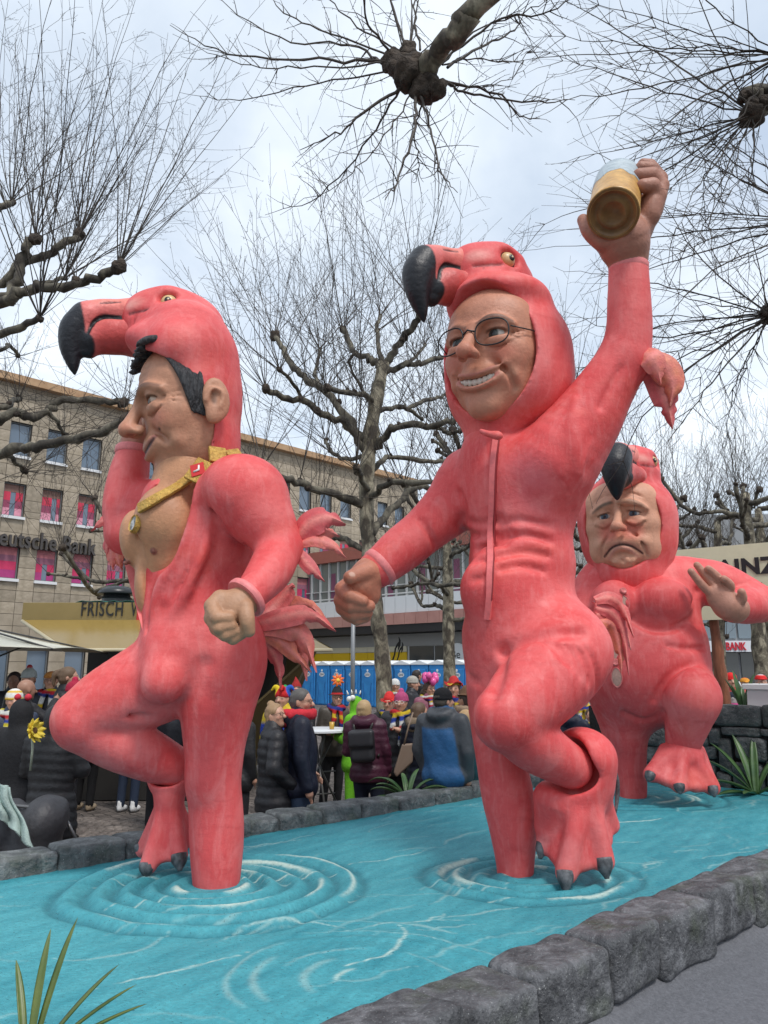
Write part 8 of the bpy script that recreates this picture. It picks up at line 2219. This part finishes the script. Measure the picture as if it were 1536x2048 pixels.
# near pair between the standing legs
person(548, 1432, 6.95, 70, 'woman in black puffer coat with blonde bun and glasses looking right', BLK, BLK, .40, True, 'bun', (0.30, 0.19, 0.10), None, glasses=True, head_tilt=10, near=True, arms=('pocket', 'down'), head_az=122)
person(600, 1404, 7.05, 75, 'grey-haired man in navy jacket with red and white neck scarf', (0.010, 0.013, 0.028), JEAN, .46, False, 'short', (0.09, 0.085, 0.08), None, glasses=True, near=True, collar=(0.55, .03, .045), hood='down', arms=('down', 'pocket'), beard=(0.20, .14, .11), head_az=108, wide=1.05)
person(566, 1398, 9.0, 200, 'reveller in red, yellow and green jester cap behind the couple', (0.55, .40, .03), (.02, .03, .12), .42, False, None, (.1, .06, .03), ('jester', (.5, .02, .03)), stripes=[(1.2, 1.35, (.02, .05, .3)), (.95, 1.05, (.02, .05, .3))], shell=False)
person(592, 1386, 10.5, 170, 'person in red pointed witch hat beside the gold stall', BLK, BLK, .45, False, 'bob', (.05, .03, .02), ('witch', (.30, .02, .02)))
person(674, 1396, 10.8, 165, 'man in black hat topped by an orange flower at the standing table', (0.06, .05, .04), BLK, .45, False, None, (.2, .2, .2), ('bowler', BLK, (.45, .02, .02), 'flower'), scarf=[(0.5, .02, .02), (.02, .04, .25), (0.5, .02, .02), (.6, .42, .02)], glasses=True, arms=('fold', 'fold'))
person(712, 1412, 10.0, -65, 'person in bright green hooded costume at the standing table', (0.13, .40, .02), (.13, .40, .02), .40, False, None, BLK, None, hood='up', arms=('reach', 'fold'), shell=False)
person(728, 1420, 8.6, 10, 'blonde woman in plum coat with black backpack seen from behind', (0.055, .012, .028), (.012, .016, .03), .45, True, 'bob', (0.38, 0.26, 0.13), None, hood='down', backpack=BLK, near=True, arms=('down', 'fold'))
person(803, 1405, 9.2, 195, 'person in pink bobble hat with white flower sunglasses and striped scarf', BLK, BLK, .42, True, None, BLK, ('beanie', (.36, .06, .15), (.42, .07, .19)), scarf=[(.65, .65, .62), (.02, .05, .3), (.6, .42, .02), (.5, .02, .03)], glasses=mat('white_rims', (.75, .75, .72), rough=.4), arms=('pocket', 'chest'))
person(779, 1408, 9.9, 200, 'person in red felt hat and spotted jacket by the tree trunk', (.03, .03, .03), BLK, .42, False, None, (.1, .05, .03), ('brim', (.55, .03, .03)), stripes=[(1.3, 1.36, (.5, .4, .05)), (1.1, 1.15, (.1, .3, .1)), (.95, 1.0, (.5, .05, .1))], scarf=RWB, shell=False)
person(790, 1372, 14.0, 180, 'small figure in white cap and colourful collar before the cabins', (.45, .08, .05), BLK, .44, False, 'long', (.5, .5, .48), ('beanie', (.68, .68, .66)), scarf=RWB, glasses=True)
person(838, 1425, 8.5, 40, 'brown-haired woman in navy parka with fur collar and beige bag', (0.010, 0.013, 0.026), (.12, .11, .10), .38, True, 'bob', (0.10, 0.06, 0.035), None, hood='down', near=True, arms=('reach', 'down'), collar=(0.20, .15, .10), head_az=75)
person(886, 1402, 7.7, 35, 'man in blue jacket with grey shoulders and black beanie from behind', (0.022, 0.10, 0.24), (.07, .07, .075), .46, False, 'short', (0.05, 0.04, 0.03), ('beanie', (.010, .010, .012)), near=True, wide=1.16, hood='down', sleeves=(.055, .06, .068), arms=('down', 'down'), head_az=60)
person(833, 1352, 17.0, 60, 'dark-haired man in black jacket far off before the cabins', BLK, BLK, .46, False, 'short', (.03, .02, .015))
person(824, 1368, 13.0, 100, 'person in pale grey beanie behind the bobble hat', (.02, .02, .025), BLK, .45, False, None, BLK, ('beanie', (.36, .34, .30)))
o_, B_, H_ = person(858, 1378, 12.0, 150, 'reveller wearing a crown of pink balloons', (.25, .08, .12), BLK, .45, False, 'long', (.1, .06, .04), None, scarf=RWB, glasses=True)
for i in range(8):
    a = i * .8; c = H_.p((.5 * math.cos(a), .1 + .3 * math.sin(a), .62 + .22 * math.sin(i * 2.1))); q = MB(); q.lathe(c - UP * .06, UP + np.array((.3 * math.cos(a), 0, 0)), [(.004, 0), (.04, .03), (.055, .07), (.045, .11), (.01, .135)], 12); q.build('balloon', mat('balloon_pink', (.70, .10, .32), rough=.25), o_, True)
person(908, 1378, 10.5, 190, 'person in red tricorn hat behind the blue jacket', (.25, .22, .2), BLK, .45, False, 'bob', (.12, .07, .04), ('tricorn', (.42, .03, .03), (.6, .45, .05)), scarf=RWB)
person(934, 1400, 9.0, -50, 'person in broad brown felt hat with leopard scarf', (.05, .02, .02), BLK, .45, False, 'short', (.06, .04, .03), ('brim', (.13, .07, .04)), collar=(.25, .18, .12))
person(932, 1440, 8.1, 70, 'woman with long blonde hair in teal coat', (.012, .06, .075), BLK, .42, True, 'long', (0.42, 0.27, 0.13), None, arms=('down', 'down'))
# between and behind the right-hand figures
person(1142, 1420, 9.2, 50, 'man in navy hooded coat and white sailor cap between the figures', (0.012, 0.018, 0.04), BLK, .44, False, 'short', (.05, .04, .03), ('cap', (.66, .67, .70), (.66, .67, .7)), hood='down', scarf=[(.5, .02, .03), (.65, .65, .62), (.02, .05, .3)], wide=1.1)
person(1098, 1428, 9.8, 60, 'brown-haired person half hidden behind the raised knee', (.02, .02, .02), BLK, .45, False, 'bob', (.11, .065, .04))
person(1168, 1400, 11.0, 200, 'reveller in yellow jester cap behind the sailor cap', (.55, .42, .05), BLK, .45, False, None, BLK, ('jester', (.55, .4, .03)), scarf=RWB, shell=False)
person(1182, 1432, 10.2, 200, 'person in white shirt and yellow scarf near the rear figure', (.6, .6, .58), BLK, .45, False, 'short', (.08, .05, .03), None, scarf=[(.6, .42, .02), (.02, .05, .3)], shell=False)
person(1466, 1400, 11.5, 80, 'older person in dark cap and magenta scarf behind the rock wall', (.03, .03, .05), BLK, .45, False, 'bob', (.3, .28, .26), ('beanie', (.02, .025, .04)), collar=(.35, .03, .15))
person(1476, 1384, 13.5, 60, 'person in navy coat with white collar behind the white box', NAVY, BLK, .45, False, 'short', (.06, .04, .03), None, collar=(.6, .6, .6))
person(1490, 1368, 15.0, 190, 'person in orange patterned hat before the right-hand bank', BLK, BLK, .45, False, None, BLK, ('cap', (.6, .25, .03), (.5, .03, .03)))
person(1462, 1362, 13.0, 190, 'person in red costume hat before the right-hand bank', (.4, .03, .03), BLK, .45, False, None, BLK, ('beanie', (.6, .02, .02)))
person(1522, 1364, 13.0, 190, 'person in red and white cap at the right edge', (.3, .28, .28), BLK, .45, False, 'short', (.3, .3, .3), ('cap', (.55, .02, .02), (.7, .7, .7)))
# left group
person(112, 1440, 6.75, 8, 'person in long black puffer coat with fur-trimmed hood seen from behind', (0.020, 0.020, 0.022), JEAN, .32, True, None, BLK, None, hood='up', near=True, wide=1.12, arms=('fold', 'fold'), fur=(0.16, .12, .085))
o_, B_, H_ = person(44, 1428, 6.9, 15, 'person in black hooded costume with two red bobbles', (0.018, 0.018, 0.02), (.25, .015, .02), .44, False, None, BLK, None, hood='up', near=True, wide=1.1, arms=('down', 'reach'), shell=False)
for e in (-.25, .25):
    c = H_.p((e, -.12, .66)); q = MB(); q.lathe(c - UP * .03, UP, [(.004, 0), (.024, .012), (.032, .03), (.024, .05), (.004, .062)], 12); q.build('bobble', mat('bobble_red', (.5, .02, .04), rough=.8), o_, True)
person(28, 1402, 8.3, 150, 'man in white, blue and yellow knitted bobble hat with bright scarf', (.02, .03, .06), BLK, .45, False, None, BLK, ('knit', (.65, .65, .62), (.6, .38, .03)), scarf=[(.6, .5, .03), (.02, .05, .3), (.5, .02, .03), (.65, .65, .6)], wide=1.05)
person(50, 1380, 8.8, 40, 'bald man in dark coat with red headband', (.015, .014, .016), BLK, .44, False, None, BLK, None, skin=(.34, .18, .12), arms=('up', 'down'))
person(28, 1362, 11.0, 160, 'man in dark jacket under the cream umbrella', (.015, .02, .03), BLK, .45, False, 'short', (.03, .02, .02), None, skin=(.30, .17, .12))
person(57, 1358, 10.5, 130, 'person in pale grey beanie under the cream umbrella', (.02, .02, .02), BLK, .45, False, None, BLK, ('beanie', (.42, .48, .48), (.45, .05, .06)))
person(103, 1362, 10.4, 170, 'man in orange patterned hat and striped football scarf', (.015, .018, .03), BLK, .45, False, None, BLK, ('cap', (.5, .22, .06), (.45, .1, .05)), scarf=[(.65, .65, .62), (.5, .02, .03), (.65, .65, .62), (.6, .42, .02), (.02, .04, .2)], glasses=True)
person(134, 1356, 9.3, 75, 'woman with brown ponytail in black jacket at the stall', (.010, .010, .012), BLK, .42, False, 'ponytail', (.13, .08, .045), None, arms=('fold', 'down'))
person(148, 1385, 8.9, 60, 'person in red furry hat at the stall', (.02, .025, .05), BLK, .45, False, None, BLK, ('beanie', (.36, .02, .05), (.42, .02, .06)), scarf=[(.42, .02, .05), (.42, .02, .05), (.6, .4, .03)])
person(185, 1400, 10.9, 10, 'customer in dark coat and tan laced boots at the counter', (.012, .012, .013), (.010, .010, .011), .40, False, 'bob', (.05, .03, .02), None, shoes=(.33, .26, .18))
person(268, 1400, 10.9, 10, 'customer in jeans and white trainers at the counter', (.012, .012, .014), (.02, .03, .055), .45, False, 'short', (.05, .03, .02), None, shoes=(.70, .70, .70))
person(325, 1392, 9.6, 10, 'person in blue striped jersey seen between the legs of the left figure', (.03, .09, .33), BLK, .45, False, 'short', (.04, .03, .02), None, stripes=[(1.20, 1.26, BLK), (1.32, 1.35, BLK), (1.05, 1.10, (.02, .06, .22))], shell=False)
person(352, 1395, 9.0, 30, 'person in black jacket beside the blue striped jersey', (.012, .013, .018), (.03, .05, .10), .45, False, 'short', (.04, .03, .02), None)
person(478, 1420, 8.2, 40, 'person in dark coat behind the standing leg of the left figure', (.014, .014, .016), BLK, .42, False, 'bob', (.06, .04, .03), None)
# ================================================================== SMALL THINGS IN THE CROWD
# green hood: two plain round eyes and a few pale spikes on the costume head
gh = next(ob for ob in bpy.data.objects if ob.get('label', '').startswith('person in bright green'))
hc = W(712, 1412, 10.0)
for i in range(4):
    c = hc + np.array((-.10 + .05 * i, -.04, .16 - .01 * abs(i - 1.5))); q = MB(); q.tube([c, c + np.array((-.02 + .01 * i, 0, .055))], (.016, .003), 6); q.build('costume_spike', mat('spike_white', (.68, .70, .66), rough=.6), gh, True)
for e in (-.08, .06):
    q = MB(); q.lathe(hc + np.array((-.06 + e * .3, -.11 + abs(e) * .2, .10 + e * .1)), (-.5, -1, .1), [(.035, -.02), (.035, .01), (.022, .025), (.004, .028)], 12); q.build('costume_eye', mat('spike_white', (0, 0, 0)), gh, True)
def standing_table():
    c = W(640, 1458, 10.1); zt = c[2]; m_w = mat('table_white', (.66, .68, .70), rough=.4); m_s = mat('table_steel', (.12, .12, .12), rough=.4, metal=.5)
    o = tag(empty('standing_table', (c[0], c[1], 0)), 'folding standing table with white top among the revellers', 'table')
    q = MB(); q.lathe((c[0], c[1], zt - .03), UP, [(.38, 0), (.40, .005), (.40, .028), (.38, .034)], 28); q.build('table_top', m_w, o, True, sharp=40)
    for a in range(4):
        th = a * math.pi / 2 + .4; q = MB(); q.tube([(c[0] - .22 * math.cos(th), c[1] - .22 * math.sin(th), zt - .03), (c[0] + .36 * math.cos(th), c[1] + .36 * math.sin(th), 0)], .014, 8); q.build('leg', m_s, o, True)
    for z in (.35, .62):
        q = MB(); q.tube([(c[0] - .20, c[1] - .1, z), (c[0] + .20, c[1] + .1, z)], .01, 6); q.build('crossbar', m_s, o, True)
    for dx, cl in ((-.12, (.02, .02, .02)), (.16, (.5, .3, .05))):
        ob = MB(); ob.lathe((c[0] + dx, c[1] - .1, zt + .005), UP, [(.026, 0), (.03, .01), (.034, .09), (.028, .09), (.026, .02)], 12); tag(ob.build('drink_cup', mat('cup_%d' % (dx > 0), cl, rough=.3), None, True, loc=(c[0] + dx, c[1] - .1, zt)), 'small %s cup on the white standing table' % ('amber' if dx > 0 else 'black'), 'cup')
standing_table()
def sunflower():
    c = W(66, 1462, 6.55); m_y = mat('sunflower_yellow', (.72, .55, .06), rough=.6)
    o = tag(empty('fabric_sunflower', c), 'big yellow fabric flower held up beside the black coats', 'flower')
    nn = nrm((.93, -.30, .2)); u_ = nrm(np.cross(nn, UP)); v_ = np.cross(u_, nn)
    for ring, (n, L_, tl) in enumerate(((10, .10, .35), (9, .082, .7))):
        for i in range(n):
            th = 2 * math.pi * i / n + ring * .3; d = u_ * math.cos(th) + v_ * math.sin(th); t_ = -u_ * math.sin(th) + v_ * math.cos(th); V = []
            for j in range(6):
                t = j / 5; w_ = .026 * math.sin(math.pi * min(1, t * .85 + .15)) + .002; p = c + d * (L_ * t * math.cos(tl * t) + .01) + nn * (L_ * t * math.sin(tl * t) + .012 * ring)
                V += [p - t_ * w_ + nn * .006, p + nn * .010, p + t_ * w_ + nn * .006, p + t_ * w_, p - nn * .003, p - t_ * w_]
            Fc = [(j * 6 + q_, j * 6 + (q_ + 1) % 6, (j + 1) * 6 + (q_ + 1) % 6, (j + 1) * 6 + q_) for j in range(5) for q_ in range(6)]
            mk('petal', V, Fc, m_y, o, True)
    q = MB(); q.lathe(c, nn, [(.04, 0), (.036, .02), (.012, .032)], 14); q.build('flower_heart', mat('heart_brown', (.12, .06, .02), rough=.9, bump=.01, bscale=80), o, True)
    q = MB(); q.tube([c - nn * .005, c + np.array((.01, 0, -.14)), c + np.array((.0, 0.02, -.32))], (.014, .011, .010), 8); q.build('stem', mat('stem_pale', (.32, .36, .28), rough=.7), o, True)
sunflower()
def pushchair():
    b = onz(45, 1660, 0.0); Yc = 5.95; c = W(40, 1620, Yc); base = np.array((c[0], Yc, 0))
    o = tag(empty('pushchair', base), 'pushchair with dark grey cover at the lower left behind the kerb', 'pushchair')
    s = Sculpt(.02); s.u(pE(84, 1650, Yc, 46, 62, 60, -25), .05); s.u(pE(60, 1700, Yc, 60, 50, 60), .06); s.u(pE(20, 1660, Yc, 40, 60, 60), .05)
    V, Q, C = s.mesh((.045, .045, .05), 1); V = V + .008 * vnoise(V, 6, 14)[:, None]; mk('cover', V, Q, m_shell, o, True, C)
    m_t = mat('chair_tube', (.20, .20, .20), rough=.4, metal=.6)
    for (x0, y0, x1, y1, d) in ((128, 1630, 158, 1690, .15), (30, 1640, -20, 1720, .1), (110, 1620, 20, 1610, -.1)):
        q = MB(); q.tube([W(x0, y0, Yc + d), W(x1, y1, Yc + d)], .012, 8); q.build('frame_tube', m_t, o, True)
    for x in (-15, 60, 120):
        p = W(x, 1700, Yc + .1); q = MB(); q.lathe((p[0], p[1] - .02, .14), (0, 1, 0), [(.05, 0), (.13, 0), (.14, .02), (.13, .04), (.05, .04)], 20); q.build('wheel', m_tyre, o, True, sharp=40)
    # pale cloth thrown over it
    P0 = W(8, 1568, Yc - .30); o2 = tag(empty('knitted_cloth', P0), 'pale mint knitted cloth thrown over the pushchair', 'cloth')
    n, mq = 22, 30; V = []
    for i in range(n):
        u_ = i / (n - 1)
        for j in range(mq):
            v = j / (mq - 1); x = -26 + 46 * u_ + 50 * v * (.45 + .55 * u_) + 4 * math.sin(v * 9 + u_ * 3); y = 1568 + 12 * abs(u_ - .45) + (62 + 66 * u_) * v; Yd = Yc - .27 + .022 * math.sin(u_ * 16 + v * 3) + .02 * math.sin(v * 7 + u_ * 5) - .05 * v
            V.append(W(x, y, Yd))
    Fc = np.array([(i * mq + j, (i + 1) * mq + j, (i + 1) * mq + j + 1, i * mq + j + 1) for i in range(n - 1) for j in range(mq - 1)])
    ob = mk('cloth_folds', V, Fc, mat('mint_knit', (.34, .44, .41), rough=.9, noise=.2, nscale=30, bump=.01, bscale=70), o2, True); md = ob.modifiers.new('thick', 'SOLIDIFY'); md.thickness = .012
pushchair()
def handbag():
    c = W(808, 1520, 8.25); o = tag(empty('shoulder_bag', c), 'beige shoulder bag hanging at the navy parka', 'bag')
    V = [c + np.array(v) for v in ((-.02, -.03, .16), (.10, -.03, .17), (.09, -.04, -.02), (-.08, -.04, -.17), (-.11, -.035, -.12), (-.02, .03, .16), (.10, .03, .17), (.09, .05, -.02), (-.08, .05, -.17), (-.11, .04, -.12))]
    ob = mk('bag_body', V, [(0, 4, 3, 2, 1), (5, 6, 7, 8, 9), (0, 1, 6, 5), (1, 2, 7, 6), (2, 3, 8, 7), (3, 4, 9, 8), (4, 0, 5, 9)], mat('bag_leather', (.20, .14, .10), rough=.5), o, False); b_ = ob.modifiers.new('bevel', 'BEVEL'); b_.width = .015; b_.segments = 2
    q = MB(); q.tube([c + np.array((0, -.02, .15)), c + np.array((.05, 0, .34)), c + np.array((.10, .05, .48))], .01, 6); q.build('strap', mat('bag_leather', (0, 0, 0)), o, True)
handbag()
